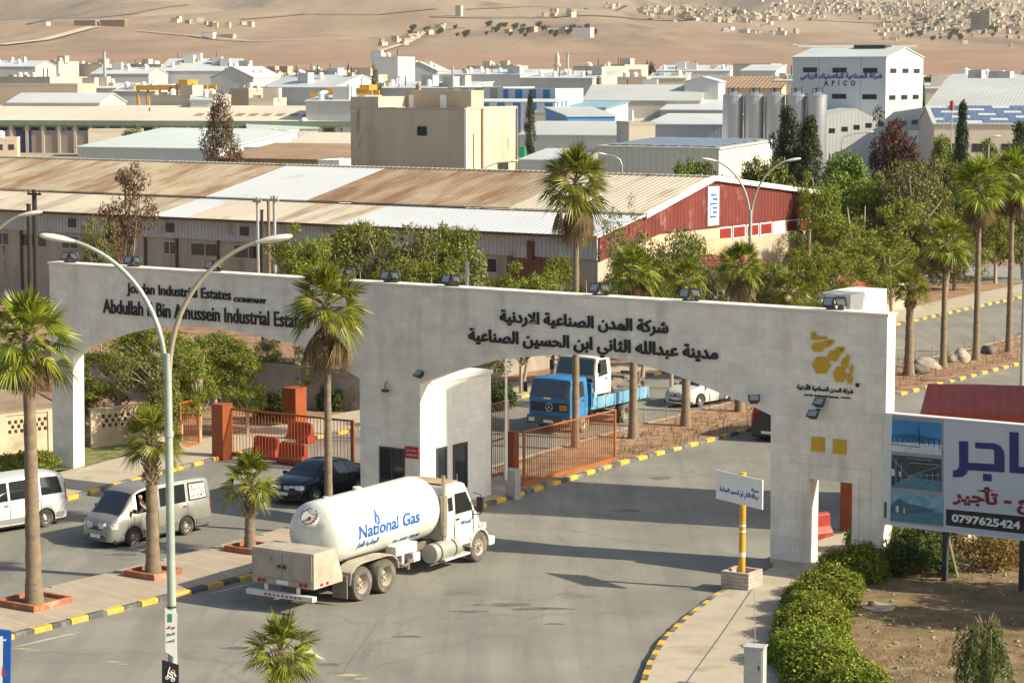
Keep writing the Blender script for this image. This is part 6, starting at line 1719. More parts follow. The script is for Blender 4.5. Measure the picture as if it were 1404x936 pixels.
stones(mb, lambda: (rnd.uniform(1170, 1500), rnd.uniform(770, 1000)), 420, 0.03, 0.11, 0.15)
stones(mb, lambda: (rnd.uniform(1300, 1404), rnd.uniform(725, 790)), 80, 0.04, 0.14, 0.15)
tag(mb.build('garden_stones', M_ROCK), 'small pale stones scattered over the garden soil', 'stones', None, 'stuff')
mb = MB()
for _ in range(2600):
    px = rnd.uniform(1130, 1500); py = rnd.uniform(765, 1010)
    if px < 1190 and py > 780 and px < 1120 + (py - 780) * 0.5: continue
    if mnoise.noise(Vector((px / 45.0, py / 25.0, 1.7))) < 0.02: continue
    p = G(px, py, 0.15)
    for q in range(3):
        a = rnd.uniform(0, 6.28); hh = rnd.uniform(0.04, 0.13); b = Vector((math.cos(a), math.sin(a), 0)) * 0.05
        o = Vector((rnd.gauss(0, 0.05), rnd.gauss(0, 0.05), 0)); s = Vector((-b.y, b.x, 0)) * 0.25
        mb.add([p + o - s, p + o + s, p + o + b + Vector((0, 0, hh))], [(0, 1, 2)])
tag(mb.build('dry_grass', leafmat('dry_grass_blades', (0.13, 0.12, 0.04), (0.26, 0.21, 0.09), None, 0.3), fix=False), 'thin dry grass tufts on the garden soil', 'grass', None, 'stuff')
mb = MB()
for _ in range(700):
    t = rnd.random(); px = 850 + 640 * t; lo = 636 - 0.252 * (px - 845); hi = lo - 38
    if px > 1228 or px < 1050 or True:
        py = rnd.uniform(hi, lo - 5); p = G(px, py, 0.12)
        for q in range(4):
            a = rnd.uniform(0, 6.28); hh = rnd.uniform(0.08, 0.3); b = Vector((math.cos(a), math.sin(a), 0)) * 0.12
            s = Vector((-b.y, b.x, 0)) * 0.12; mb.add([p - s, p + s, p + b + Vector((0, 0, hh))], [(0, 1, 2)])
tag(mb.build('dry_scrub', leafmat('dry_scrub_blades', (0.14, 0.075, 0.03), (0.28, 0.17, 0.08), None, 0.3), fix=False), 'low dry scrub on the planted median soil', 'scrub', None, 'stuff')
# ------------------------------------------------------------------ street lamps
M_LPOLE = mat('lamp_pole_paint', (0.36, 0.42, 0.36), 0.5, 0.25, n=(1.5, 0.12), dirt=((0.30, 0.22, 0.13), 1.2, 0.06))
M_LARM = mat('lamp_arm_paint', (0.38, 0.33, 0.24), 0.5, 0.25, n=(1.5, 0.15))
M_LHEAD = mat('lamp_head_shell', (0.58, 0.56, 0.50), 0.45, n=(4, 0.1))
M_LLENS = mat('lamp_lens', (0.60, 0.60, 0.54), 0.2, n=(5, 0.1))
def lamp_head(parent, p, ang, L_=0.95, tilt=8):
    """shell pointing along ang"""
    e = empty('lamp_head', p, ang); e.parent = parent; e.rotation_euler = (0, rad(-tilt), ang)
    st = [(0.0, 0.05, 0.05), (0.12, 0.075, 0.06), (0.3, 0.14, 0.09), (0.6, 0.17, 0.10), (0.85, 0.14, 0.08), (0.97, 0.07, 0.05), (1.0, 0.02, 0.02)]
    for nm, m, sgn, f in (('shell', M_LHEAD, 1, 1.0), ('lens', M_LLENS, -1, 0.8)):
        mb = MB(); vs_ = []; n = 9
        for (t, w, hh) in st:
            for k in range(n):
                a = math.pi * k / (n - 1)
                vs_.append((t * L_, w * 1.02 * math.cos(a), sgn * hh * f * math.sin(a) + 0.0))
        mb.add(vs_, [(i * n + k, i * n + k + 1, (i + 1) * n + k + 1, (i + 1) * n + k) for i in range(len(st) - 1) for k in range(n - 1)])
        mb.build(nm, m, e, smooth=True)
    return e
def double_lamp(pos, hsplit, htop, half, label, ang=0.0, head=0.95, r=0.11):
    e = empty('street_lamp', pos, ang, label, 'street lamp')
    mb = MB(); mb.tube([(0, 0, -0.05), (0, 0, hsplit * 0.32), (0, 0, hsplit * 0.78), (0, 0, hsplit)], [r * 1.15, r, r * 0.9, r * 0.85], 14)
    mb.tube([(0, 0, hsplit * 0.775), (0, 0, hsplit * 0.79)], [r * 1.12] * 2, 14); mb.build('pole', M_LPOLE, e, smooth=True)
    mb = MB(); mb.b6(-0.25, 0.25, -0.25, 0.25, -0.02, 0.06); mb.build('base_plate', M_LPOLE, e)
    for s in (-1, 1):
        pts = []
        P0, P1, P2, P3 = Vector((s * 0.03, 0, hsplit - 0.5)), Vector((s * 0.12, 0, hsplit + (htop - hsplit) * 0.55)), Vector((s * half * 0.42, 0, htop - (htop - hsplit) * 0.12)), Vector((s * (half - head), 0, htop - 0.05))
        for k in range(15):
            t = k / 14
            pts.append(P0 * (1 - t) ** 3 + P1 * 3 * t * (1 - t) ** 2 + P2 * 3 * t * t * (1 - t) + P3 * t ** 3)
        mb = MB(); mb.tube(pts, [r * 0.62 - r * 0.2 * k / 14 for k in range(15)], 10); mb.build('arm', M_LARM if s > 0 else M_LPOLE, e, smooth=True)
        lamp_head(e, P3, 0 if s > 0 else math.pi, head, 10)
    return e
p = on(238, 57.0)
fl = double_lamp(p, top_h(484, 57.0), top_h(329, 57.0), 172 / scale_at(57.0), 'tall green double arm street lamp in front of the gate', rad(-3), 0.90)
mb = MB(); mb.lathe([(0.115, 2.5), (0.115, 2.56)], (0, 0, 0), 'Z', 14); mb.lathe([(0.118, 2.85), (0.118, 2.9)], (0, 0, 0), 'Z', 14); mb.build('strap', M_DMET, fl)
p = on(1027, 140.0)
double_lamp(p, top_h(288, 140.0), top_h(220, 140.0), 68 / scale_at(140.0), 'grey double arm street lamp behind the gate beside the red building', rad(0), 0.95, 0.12)
# single lamp whose pole stands outside the left edge
y = 88.0; p = on(-22, y); ht_ = top_h(294, y)
e = empty('street_lamp', p, 0, 'street lamp arm reaching in from the left edge over the warehouse wall', 'street lamp')
hs = ht_ - 2.0
mb = MB(); mb.tube([(0, 0, -0.05), (0, 0, hs)], [0.13, 0.10], 12); mb.build('pole', M_LPOLE, e, smooth=True)
pts = []
dx = (66 + 22) / scale_at(y) - 0.85
P0, P1, P2, P3 = Vector((0, 0, hs - 0.3)), Vector((0.05, 0, hs + 0.9)), Vector((dx * 0.55, 0, ht_ - 0.35)), Vector((dx, 0, ht_ - 0.05))
for k in range(15):
    t = k / 14; pts.append(P0 * (1 - t) ** 3 + P1 * 3 * t * (1 - t) ** 2 + P2 * 3 * t * t * (1 - t) + P3 * t ** 3)
mb = MB(); mb.tube(pts, 0.055, 10); mb.build('arm', M_LARM, e, smooth=True); lamp_head(e, P3, 0, 0.9, 10)
def small_lamp(px, pt, y, label, s=-1, arm=1.6):
    p = on(px, y); hh = top_h(pt, y) - p.z
    e = empty('street_lamp', p, 0, label, 'street lamp')
    mb = MB(); mb.tube([(0, 0, 0), (0, 0, hh - 0.8)], [0.09, 0.06], 8)
    mb.build('pole', M_GREYMET, e, smooth=True)
    mb = MB(); mb.tube([(0, 0, hh - 0.8), (s * 0.15, 0, hh - 0.4), (s * arm * 0.5, 0, hh - 0.1), (s * arm, 0, hh)], 0.04, 6); mb.build('arm', M_GREYMET, e, smooth=True)
    lamp_head(e, (s * arm, 0, hh), math.pi if s < 0 else 0, 0.7, 8)
small_lamp(403, 178, 270, 'thin lamp post in front of the long hall', -1, 1.8)
small_lamp(664, 222, 185, 'lamp arm in front of the beige concrete block', 1, 2.0)
small_lamp(852, 212, 180, 'lamp arm in front of the grey solar hall', -1, 1.2)
small_lamp(1152, 182, 215, 'lamp arm in front of the white industrial wing', 1, 2.2)
small_lamp(1352, 188, 200, 'slim lamp post right of the dark spruce', 1, 0.3)

# ------------------------------------------------------------------ posters on the lamp post, blue board at the left edge
lampp = fl.location
M_PAPER = mat('white_banner', (0.70, 0.69, 0.66), 0.7, n=(3, 0.06)); M_BLKB = mat('black_board', (0.02, 0.02, 0.022), 0.5)
def at_post(px, py): r = PY(px, py, lampp.y - 0.16); return (r.x - lampp.x, -0.16, r.z)
e = empty('banner', lampp, 0, 'white paper banner tied to the lamp post above the black board', 'banner')
q = [(226, 833), (243, 841), (242, 903), (227, 893)]
mb = MB(); pts = [Vector(at_post(*a)) for a in q]; mb.prism([pts[0], pts[1], pts[2], pts[3]], (0, 0.015, 0)); mb.build('sheet', M_PAPER, e)
mb = MB(); a, b = Vector(at_post(230, 841)), Vector(at_post(236, 852)); mb.b6(a.x, b.x, -0.168, -0.162, b.z, a.z); mb.build('green_mark', mat('green_ink', (0.05, 0.25, 0.08), 0.6), e)
for k, t in enumerate(['عرض خاص', 'للبيع', 'أرض']):
    a = Vector(at_post(229, 862 + 9 * k)); me = text_mesh('lettering', t, 0.2, 0.09, mat('red_ink', (0.45, 0.04, 0.03), 0.6) if k == 0 else mat('grey_ink', (0.16, 0.2, 0.18), 0.6), 0.004, 0.02, True); inst(me, 'lettering', e, (a.x, -0.163, a.z), (rad(90), 0, 0))
e = empty('poster_board', lampp, 0, 'black poster board with a white scooter drawing on the lamp post', 'sign')
q = [(222, 904), (245, 911), (245, 975), (222, 968)]
mb = MB(); mb.prism([Vector(at_post(*a)) for a in q], (0, 0.03, 0)); mb.build('board', M_BLKB, e)
mb = MB()
def sc(px, py): v = Vector(at_post(px, py)); v.y = -0.17; return v
for (cx, cy) in ((229.5, 928), (237, 931)):
    for k in range(14):
        a, b = 2 * math.pi * k / 14, 2 * math.pi * (k + 1) / 14
        mb.tube([sc(cx + 2.4 * math.cos(a), cy + 2.4 * math.sin(a)), sc(cx + 2.4 * math.cos(b), cy + 2.4 * math.sin(b))], 0.010, 5)
for a, b in [((229.5, 928), (231, 919)), ((231, 919), (233, 914)), ((231, 921), (236, 925)), ((236, 925), (237, 931)), ((232, 926), (236, 929)), ((234, 920), (238, 922)), ((238, 922), (241, 927))]: mb.tube([sc(*a), sc(*b)], 0.016, 5)
mb.build('scooter_drawing', M_WHITE, e)
mb = MB()
for k in range(14):
    a, b = 2 * math.pi * k / 14, 2 * math.pi * (k + 1) / 14
    mb.tube([sc(237 + 2.6 * math.cos(a), 921 + 3 * math.sin(a)), sc(237 + 2.6 * math.cos(b), 921 + 3 * math.sin(b))], 0.013, 5)
mb.build('yellow_ring', M_YEL, e)
a = Vector(at_post(225, 944)); me = text_mesh('lettering', 'دليفري', 0.26, 0.13, M_YEL, 0.004, 0.02, True); inst(me, 'lettering', e, (a.x, -0.162, a.z), (rad(90), 0, 0))
y = 58.0
M_BLUB = mat('blue_board', (0.012, 0.085, 0.36), 0.4)
p = on(-30, y)
e = empty('sign_board', p, 0, 'blue sign board with a pale stripe at the lower left corner', 'sign')
def bb(px, py, dy=0.0): r = PY(px, py, y + dy); return (r.x - p.x, dy, r.z)
mb = MB(); mb.prism([bb(-75, 852), bb(15, 865), bb(13, 975), bb(-75, 975)], (0, 0.10, 0)); mb.build('board', M_BLUB, e)
mb = MB(); mb.prism([bb(-6, 871, -.012), bb(4, 872, -.012), bb(3, 960, -.012), bb(-6, 960, -.012)], (0, 0.009, 0)); mb.build('pale_stripe', M_PAPER, e)
mb = MB(); mb.prism([bb(3, 925, -.022), bb(8, 927, -.022), bb(4, 912, -.022)], (0, 0.009, 0)); mb.build('red_mark', M_REDSIGN, e)
mb = MB(); mb.prism([bb(4, 876, -.012), bb(9, 876, -.012), bb(8, 878, -.012), bb(4, 878, -.012)], (0, 0.009, 0)); mb.build('white_mark', M_PAPER, e)
for px in (-60, 6):
    a = bb(px, 970); mb = MB(); mb.tube([(a[0], 0.05, -0.05), (a[0], 0.05, a[2] + 0.1)], 0.05, 8); mb.build('leg', M_GREYMET, e)

# ------------------------------------------------------------------ direction sign in a brick box, cabinet
M_WBR = blockmat('pale_bricks', (0.50, 0.40, 0.34), (0.42, 0.33, 0.28), (0.30, 0.25, 0.21), 0.24, 0.115, 0.012, 0.9, bump=0.5, n=0.15)
pb = G(1017, 803, 0.145)
e = empty('brick_planter', pb, rad(-33), 'pale brick planter box holding the yellow sign pole', 'planter')
mb = MB(); w, t, hh = 0.48, 0.12, 0.52
for (x0, x1, y0, y1) in ((-w, w, -w, -w + t), (-w, w, w - t, w), (-w, -w + t, -w + t, w - t), (w - t, w, -w + t, w - t)): mb.b6(x0, x1, y0, y1, -0.02, hh)
mb.build('brickwork', M_WBR, e, bevel=0.008)
mb = MB(); mb.b6(-w + t, w - t, -w + t, w - t, -0.02, 0.36); mb.build('fill', M_CONC, e)
e = empty('direction_sign', pb, rad(-57), 'white sign with blue Arabic lettering on a yellow banded pole', 'sign')
zt_ = top_h(650, pb.y) - 0.145; zb0 = top_h(690, pb.y) - 0.145
M_YP = mat('yellow_pole', (0.60, 0.33, 0.03), 0.55, n=(3, 0.25), dirt=((0.36, 0.22, 0.10), 3, 0.06))
mb = MB(); mb.tube([(0, 0, 0.3), (0, 0, zt_ + 0.06)], 0.105, 14); mb.build('pole', M_YP, e, smooth=True)
for z in (0.95, 1.72, 1.9):
    mb = MB(); mb.lathe([(0.108, z), (0.108, z + (0.13 if z < 1 else 0.06))], (0, 0, 0), 'Z', 14, cap=False); mb.build('white_band', M_WHITE, e, smooth=True)
pw = 1.15
mb = MB(); mb.b6(-pw, pw, -0.16, -0.12, zb0, zt_); bd = mb.build('panel', M_WHITE, e, bevel=0.006)
for t, x0, x1, z0, z1 in [('عبدالله الثاني ابن الحسين الصناعية', -0.95, 0.98, 0.20, 0.44), ('مدينة', 0.62, 0.98, 0.46, 0.62)]:
    me = text_mesh('lettering', t, x1 - x0, z1 - z0, M_BLUE, 0.004, 0.02, True); inst(me, 'lettering', bd, (x0, -0.161, zb0 + z0), (rad(90), 0, 0))
pc = G(1035, 945, 0.145)
e = empty('electric_cabinet', pc, rad(-20), 'weathered grey electrical cabinet on the right pavement', 'cabinet')
hh = top_h(886, pc.y) - 0.145
M_CAB = mat('cabinet_grey', (0.40, 0.42, 0.40), 0.6, n=(3, 0.15), dirt=((0.26, 0.24, 0.2), 2.5, 0.08))
mb = MB(); mb.b6(-0.26, 0.26, -0.19, 0.19, 0, hh); mb.build('body', M_CAB, e, bevel=0.015)
mb = MB(); mb.b6(-0.22, 0.22, -0.205, -0.191, 0.12, hh - 0.08); d_ = mb.build('door', M_CAB, e, bevel=0.005)
mb = MB(); mb.b6(0.13, 0.17, -0.225, -0.206, hh * 0.5, hh * 0.5 + 0.12); mb.build('handle', M_DMET, d_)
mb = MB(); mb.b6(-0.29, 0.29, -0.22, 0.22, hh, hh + 0.04); mb.build('lid', M_CAB, e, bevel=0.01)
mb = MB(); a = pb + Vector((0.35, -0.42, 0.05)); b = pc + Vector((0, 0.1, hh + 0.05))
mb.tube([a, a.lerp(b, 0.5) + Vector((0, 0, -0.02)), b], 0.012, 6); tag(mb.build('cable', mat('grey_cable', (0.25, 0.24, 0.22), 0.7)), 'slack grey cable running from the brick planter to the cabinet', 'cable')

# ------------------------------------------------------------------ billboard
BO = G(1292, 797, 0.15)
def BP(px, py):
    r = ray(px, py); o = Vector((0, 0, CAMZ)); t = (BO - o).dot(DP) / r.dot(DP); p = o + r * t
    return ((p - BO).dot(DW), p.z - BO.z)
bl = empty('billboard', BO, WANG, 'large grey white billboard with purple and red Arabic lettering and three photographs', 'billboard')
u0, v0 = BP(1221, 718); u1, v1 = BP(1600, 602); _, v1 = BP(1221, 568)
M_BBG = mat('billboard_sheet', (0.50, 0.54, 0.58), 0.5, n=(0.8, 0.04)); M_BFR = mat('billboard_frame', (0.62, 0.63, 0.63), 0.45, n=(2, 0.06))
mb = MB(); mb.b6(u0, u1, 0.0, 0.30, v0, v1); mb.build('panel', M_BBG, bl)
mb = MB(); ul = BP(1211, 700)[0]; mb.b6(ul, u0, -0.03, 0.33, v0 - 0.03, v1 + 0.04); mb.b6(u0, u1, -0.03, 0.33, v1, v1 + 0.04); mb.b6(u0, u1, -0.03, 0.33, v0 - 0.04, v0); mb.build('frame', M_BFR, bl)
mb = MB(); a = BP(1213, 709); b = BP(1217, 688); mb.b6(ul + 0.05, ul + 0.13, -0.04, -0.031, a[1], b[1]); mb.build('frame_slot', M_DMET, bl)
def zb(x, y): return BP(1200 + x / 5.2, 560 + y / 5.2)
def flat(name, pts, m, d, parent):
    mb = MB(); mb.prism([(a, -d, b) for a, b in [zb(*p) for p in pts]], (0, 0.004, 0)); return mb.build(name, m, parent)
M_PGREY = mat('photo_column', (0.30, 0.30, 0.31), 0.5)
flat('photo_column', [(98, 40), (488, 72), (488, 845), (92, 800)], M_PGREY, 0.006, bl)
P_SKY = mat('print_blue', (0.03, 0.20, 0.44), 0.4, n=(0.8, 0.2)); P_SNOW = mat('print_pale', (0.50, 0.58, 0.62), 0.4, n=(5, 0.2)); P_DK = mat('print_dark', (0.03, 0.045, 0.06), 0.4, n=(4, 0.5)); P_TEAL = mat('print_teal', (0.07, 0.19, 0.27), 0.4, n=(4, 0.3)); P_CLD = mat('print_cloud', (0.16, 0.33, 0.44), 0.4, n=(3, 0.5)); P_SHED = mat('print_shed', (0.05, 0.12, 0.18), 0.4)
def zm(a, b, t): return (a[0] + (b[0] - a[0]) * t, a[1] + (b[1] - a[1]) * t)
ph = flat('photograph', [(104, 72), (474, 104), (474, 332), (102, 300)], P_SKY, 0.012, bl)
flat('printed_snow', [(102, 235), (474, 255), (474, 332), (102, 300)], P_SNOW, 0.018, ph)
def lines(parent, segs, m, r, d=0.022):
    mb = MB()
    for a, b in segs:
        (ua, va), (ub, vb_) = zb(*a), zb(*b); mb.tube([(ua, -d, va), (ub, -d, vb_)], r, 4)
    mb.build('printed_frame', m, parent)
segs = []
for k in range(4):
    f = k / 4.5; q = lambda x, y: (290 + (x - 290) * (1 - f), 235 + (y - 235) * (1 - f) + 4 * f)
    for a, b in [((122, 240), (122, 190)), ((122, 190), (265, 182)), ((265, 182), (460, 222)), ((460, 222), (460, 285))]: segs.append((q(*a), q(*b)))
segs += [((310, 122), (318, 260)), ((105, 250), (320, 275))]
lines(ph, segs, M_BLKB, 0.012)
ph = flat('photograph', [(104, 325), (474, 360), (474, 592), (104, 556)], P_DK, 0.012, bl)
flat('printed_floor', [(250, 480), (474, 520), (474, 592), (104, 556)], P_TEAL, 0.018, ph)
lines(ph, [((240, 480), (110, 335)), ((240, 480), (470, 410)), ((240, 480), (470, 470)), ((150, 350), (150, 540)), ((190, 390), (190, 520)), ((330, 462), (330, 490)), ((370, 458), (370, 500)), ((410, 455), (410, 515)), ((450, 455), (450, 525)), ((250, 385), (460, 400)), ((230, 350), (420, 372))], P_SNOW, 0.006)
flat('printed_window', [(118, 425), (140, 430), (140, 480), (118, 478)], P_SNOW, 0.019, ph); flat('printed_window', [(170, 445), (184, 448), (184, 482), (170, 482)], P_SNOW, 0.019, ph)
ph = flat('photograph', [(100, 587), (480, 625), (480, 830), (98, 792)], P_CLD, 0.012, bl)
flat('printed_yard', [(99, 735), (480, 740), (480, 830), (98, 792)], P_TEAL, 0.018, ph)
flat('printed_shed', [(104, 700), (165, 635), (228, 672), (420, 718), (420, 738), (228, 748), (104, 745)], P_SHED, 0.024, ph)
flat('printed_window', [(150, 690), (170, 692), (170, 738), (150, 738)], P_SNOW, 0.030, ph); flat('printed_window', [(204, 708), (214, 709), (214, 745), (204, 745)], P_SNOW, 0.030, ph)
M_NAVYT = mat('purple_navy_lettering', (0.035, 0.022, 0.16), 0.4); M_REDT = mat('dark_red_lettering', (0.20, 0.010, 0.028), 0.4)
# the big word is drawn stroke by stroke as on the board: square Kufic strokes with a lighter outline
def strokes(m, d, grow):
    mb = MB(); k = 0
    for pts in [
        [(598, 230), (662, 232), (662, 384), (850, 394), (850, 300), (838, 288), (714, 280), (714, 240), (850, 246), (890, 262), (915, 298), (922, 345), (922, 452), (662, 436), (650, 462), (620, 484), (555, 487), (555, 440), (584, 434), (600, 412)],
        [(770, 462), (830, 466), (830, 516), (770, 512)],
        [(958, 165), (1022, 168), (1022, 412), (1160, 424), (1160, 300), (1224, 304), (1224, 474), (958, 454)],
        [(1150, 190), (1180, 193), (1180, 225), (1150, 222)], [(1200, 194), (1230, 197), (1230, 229), (1200, 226)]]:
        c = [BP(1200 + x / 5.2 + grow, 560 + y / 5.2 + grow) for x, y in pts]
        mb.prism([(a, -d, b) for a, b in c], (0, 0.004, 0))
    o = mb.build('lettering', m, bl)
    bm = bmesh.new(); bm.from_mesh(o.data); bmesh.ops.triangulate(bm, faces=[f for f in bm.faces if len(f.verts) > 4]); bm.to_mesh(o.data); bm.free()
strokes(mat('letter_outline', (0.30, 0.28, 0.40), 0.4), 0.008, 0.7); strokes(M_NAVYT, 0.016, 0)
def blet(t, x0, x1, yb, yt, m, ar, bold=0.03):
    a = BP(x0, yb); b = BP(x1, yb); c = BP(x0, yt)
    me = text_mesh('lettering', t, b[0] - a[0], c[1] - a[1], m, 0.006, bold, ar); return me, a
me, a = blet('بيع - تأجير', 1306, 1432, 695, 662, M_REDT, True, 0.04); inst(me, 'lettering', bl, (a[0], -0.006, a[1]), (rad(90), 0, 0))
bk = flat('phone_band', [(506, 714), (1900, 850), (1900, 985), (506, 830)], M_BLKB, 0.008, bl)
me, a = blet('0797625424 - 0797625', 1305, 1484, 715, 703.5, M_WHITE, False, 0.035); inst(me, 'lettering', bk, (a[0], -0.0085, a[1]), (rad(90), 0, 0))
for px in (1293, 1399, 1520):
    uu = BP(px, 790)[0]; mb = MB(); mb.b6(uu - 0.08, uu + 0.08, 0.06, 0.24, -0.1, v0 + 0.4); mb.build('post', M_DMET, bl)
uu = BP(1293, 790)[0]; mb = MB(); mb.tube([(uu + 0.1, 0.9, 0), (uu + 0.02, 0.2, 1.5)], 0.05, 6); mb.build('brace', mat('weathered_timber', (0.36, 0.28, 0.19), 0.9, n=(4, .2)), bl)

# red roofed kiosk behind the billboard
M_REDROOF = sheetmat('red_roof_sheet', (0.36, 0.06, 0.035), 0.4, 0, 0.6, n=(0.8, 0.12), line=0.08, depth=0.006)
y = 82.0; pk = PY(1262, 565, y); zr = pk.z
e = empty('kiosk', (pk.x, pk.y, 0.0), rad(-9), 'red roofed kiosk showing above the billboard', 'kiosk')
mb = MB(); mb.b6(0.4, 11.6, 0.5, 5.0, 0, zr - 0.32); mb.build('wall', M_PLAST, e)
mb = MB(); mb.prism([(0, 0, zr - 0.30), (0, 0, zr), (0.3, 2.9, zr + 0.65), (0.3, 5.6, zr + 0.1), (0.3, 5.6, zr - 0.2)], (12, 0, 0)); mb.build('roof', M_REDROOF, e)
mb = MB(); mb.b6(1.0, 2.2, 0.46, 0.5, 0.1, 2.2); mb.build('door', M_DMET, e)

# low wire fence along the planted median
M_WIRE = mat('rusty_wire', (0.20, 0.13, 0.08), 0.8)
e = empty('wire_fence', (0, 0, 0), 0, 'low rusty wire fence along both edges of the planted median', 'fence')
def fence_line(pts, h, step=2.2, x0=0):
    ps = resample(pts, step); mb = MB(); pb_ = MB()
    for i, p in enumerate(ps):
        pb_.tube([p, p + Vector((0, 0, h))], 0.018, 5)
        if i:
            for z in (h * 0.35, h * 0.65, h * 0.95): mb.tube([ps[i - 1] + Vector((0, 0, z)), p + Vector((0, 0, z - 0.01))], 0.006, 4, False)
            for k in range(1, 8):
                q = ps[i - 1].lerp(p, k / 8); q2 = ps[i - 1].lerp(p, min(1, (k + 1) / 8))
                mb.tube([q, q2 + Vector((0, 0, h * 0.95))], 0.004, 3, False)
    pb_.build('fence_post', M_WIRE, e); mb.build('mesh', M_WIRE, e)
fence_line(wl([(850, 628), (1050, 577), (1228, 535), (1404, 490), (1500, 466)], 0.12), 0.62)
fence_line(wl([(850, 594), (993, 556), (1228, 505), (1404, 463), (1500, 440)], 0.12), 0.75)
# poles
M_POLE = mat('pole_rust', (0.22, 0.14, 0.09), 0.8, n=(3, 0.25)); M_POLEK = mat('tarred_pole', (0.035, 0.03, 0.028), 0.85)
def pole(px, pt, y, r, label, m, name='utility_pole', cat='pole', arm=0.0, grp=None, cap=True):
    p = on(px, y); hh = top_h(pt, y) - p.z
    e = empty(name, p, WANG, label, cat, grp)
    mb = MB(); mb.tube([(0, 0, -0.1), (0, 0, hh)], [r * 1.15, r * 0.85], 9); mb.build('shaft', m, e, smooth=True)
    if arm:
        mb = MB(); mb.b6(-arm, arm, -0.06, 0.06, hh - 0.35, hh - 0.22)
        for x in (-arm + 0.1, 0, arm - 0.1): mb.tube([(x, 0, hh - 0.22), (x, 0, hh - 0.02)], 0.04, 6)
        mb.build('cross_arm', m, e)
    elif cap:
        mb = MB(); mb.tube([(0, 0, hh), (0, 0, hh + 0.06)], r * 1.2, 9); mb.build('cap', m, e)
    return e
pole(1107, 316, 132, 0.13, 'rusty brown pole standing among the pines', M_POLE)
pole(641, 361, 100, 0.10, 'grey concrete post just above the coping', M_GREYMET)
pole(43, 281, 148, 0.16, 'leaning tarred pole at the left warehouse wall', M_POLEK)
pole(51, 260, 150, 0.18, 'taller tarred pole with cross arm at the left warehouse wall', M_POLEK, arm=0.6)
pole(361, 289, 139, 0.11, 'black flue pipe in front of the warehouse eave', M_POLEK)
pole(355, 270, 146, 0.10, 'grey roof flue with crossed cap beside the rusty flue', M_GREYMET, arm=0.35)
pole(370, 277, 143, 0.11, 'rusty roof flue between two grey flues', M_POLE)
pole(378, 268, 147, 0.12, 'grey roof flue on the right of the rusty flue', M_GREYMET, arm=0.35)
pole(1401, 295, 120, 0.10, 'slim metal post at the right edge of the picture', M_GREYMET)
pole(145, 71, 700, 0.5, 'tall thin mast in front of the desert', M_GREYMET, 'mast', 'mast')
pole(778, 72, 700, 0.45, 'thin antenna mast right of the minaret', M_GREYMET, 'mast', 'mast', arm=2.0)
pole(621, 92, 500, 0.3, 'thin grey mast above the far white hall', M_GREYMET, 'mast', 'mast')

# building outside the right edge whose shadow falls across the road and the booth
M_OFFICE = mat('office_render', (0.50, 0.45, 0.37), 0.9, n=(0.5, 0.08))
hd = Vector((0.95, -0.31, 0)).normalized(); pd = Vector((0.31, 0.95, 0)).normalized()
c = pd * 84.0 + hd * 2.5
e = empty('office_tower', (c.x, c.y, 0), math.atan2(hd.y, hd.x), 'narrow rendered office tower standing outside the right edge', 'building')
mb = MB(); mb.b6(0, 9, -3.6, 3.6, -0.05, 24.5); mb.build('wall', M_OFFICE, e)
mb = MB(); mb.b6(-0.15, 9.15, -3.75, 3.75, 24.5, 24.8); mb.build('roof', M_COPE, e)
for fl_ in range(6):
    for k in (-1.2, 1.2): window(e, k - 0.7, k + 0.7, 1.6 + 3.5 * fl_, 3.2 + 3.5 * fl_, 0.0, 'side')
# tree outside the right edge that shades the garden
tree(1672, 556, 68.0, 250, 'green1', 'taller green tree outside the right edge shading the garden')
tree(1705, 580, 65.0, 250, 'green0', 'nearer green tree outside the right edge shading the garden')
# ------------------------------------------------------------------ rusty warehouse behind the trees
def solve_d(px, c):                     # distance along DP from c until the point lies under picture column px
    k = (px - 702.0) / F
    # x/(y*CP+SP*(CAMZ-z)) = k  (z of c)
    a = c.x - k * (c.y * CP + SP * (CAMZ - c.z)); b = k * CP * DP.y - DP.x
    return a / b
wc = PY(820, 322, 139.0); HE = wc.z
base = Vector((wc.x, wc.y, 0))
d1 = solve_d(881, wc); p1 = PY(881, 293, wc.y + DP.y * d1); HM = p1.z
d2 = solve_d(975, wc); HR = PY(975, 243, wc.y + DP.y * d2).z
d3 = solve_d(1116, wc); HB = PY(1116, 262, wc.y + DP.y * d3).z
WL = 92.0
wh = empty('warehouse', base, WANG, 'long warehouse with rusty corrugated roof and dark red gable', 'warehouse')
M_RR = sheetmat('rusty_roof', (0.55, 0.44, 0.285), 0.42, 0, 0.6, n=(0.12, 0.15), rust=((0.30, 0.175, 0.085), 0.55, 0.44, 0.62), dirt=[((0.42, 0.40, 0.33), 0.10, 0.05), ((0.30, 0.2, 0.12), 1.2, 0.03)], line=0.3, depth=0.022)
M_RR2 = sheetmat('brown_rusty_roof', (0.44, 0.32, 0.20), 0.42, 0, 0.65, n=(0.2, 0.18), rust=((0.25, 0.13, 0.06), 0.5, 0.42, 0.60), dirt=[((0.56, 0.55, 0.48), 0.16, 0.05), ((0.40, 0.40, 0.33), 0.30, 0.03)], line=0.3, depth=0.022)
M_RW = sheetmat('white_roof', (0.68, 0.69, 0.68), 0.42, 0, 0.45, n=(0.2, 0.06), line=0.2, dirt=((0.52, 0.46, 0.37), 0.3, 0.02), depth=0.022)
M_RC = sheetmat('cream_roof', (0.66, 0.57, 0.42), 0.42, 0, 0.55, n=(0.2, 0.1), rust=((0.40, 0.29, 0.17), 0.5, 0.52, 0.66), line=0.25, depth=0.022)
M_RG = sheetmat('grey_roof', (0.50, 0.42, 0.30), 0.42, 0, 0.6, n=(0.2, 0.15), rust=((0.34, 0.23, 0.13), 0.5, 0.46, 0.6), line=0.25, depth=0.022)
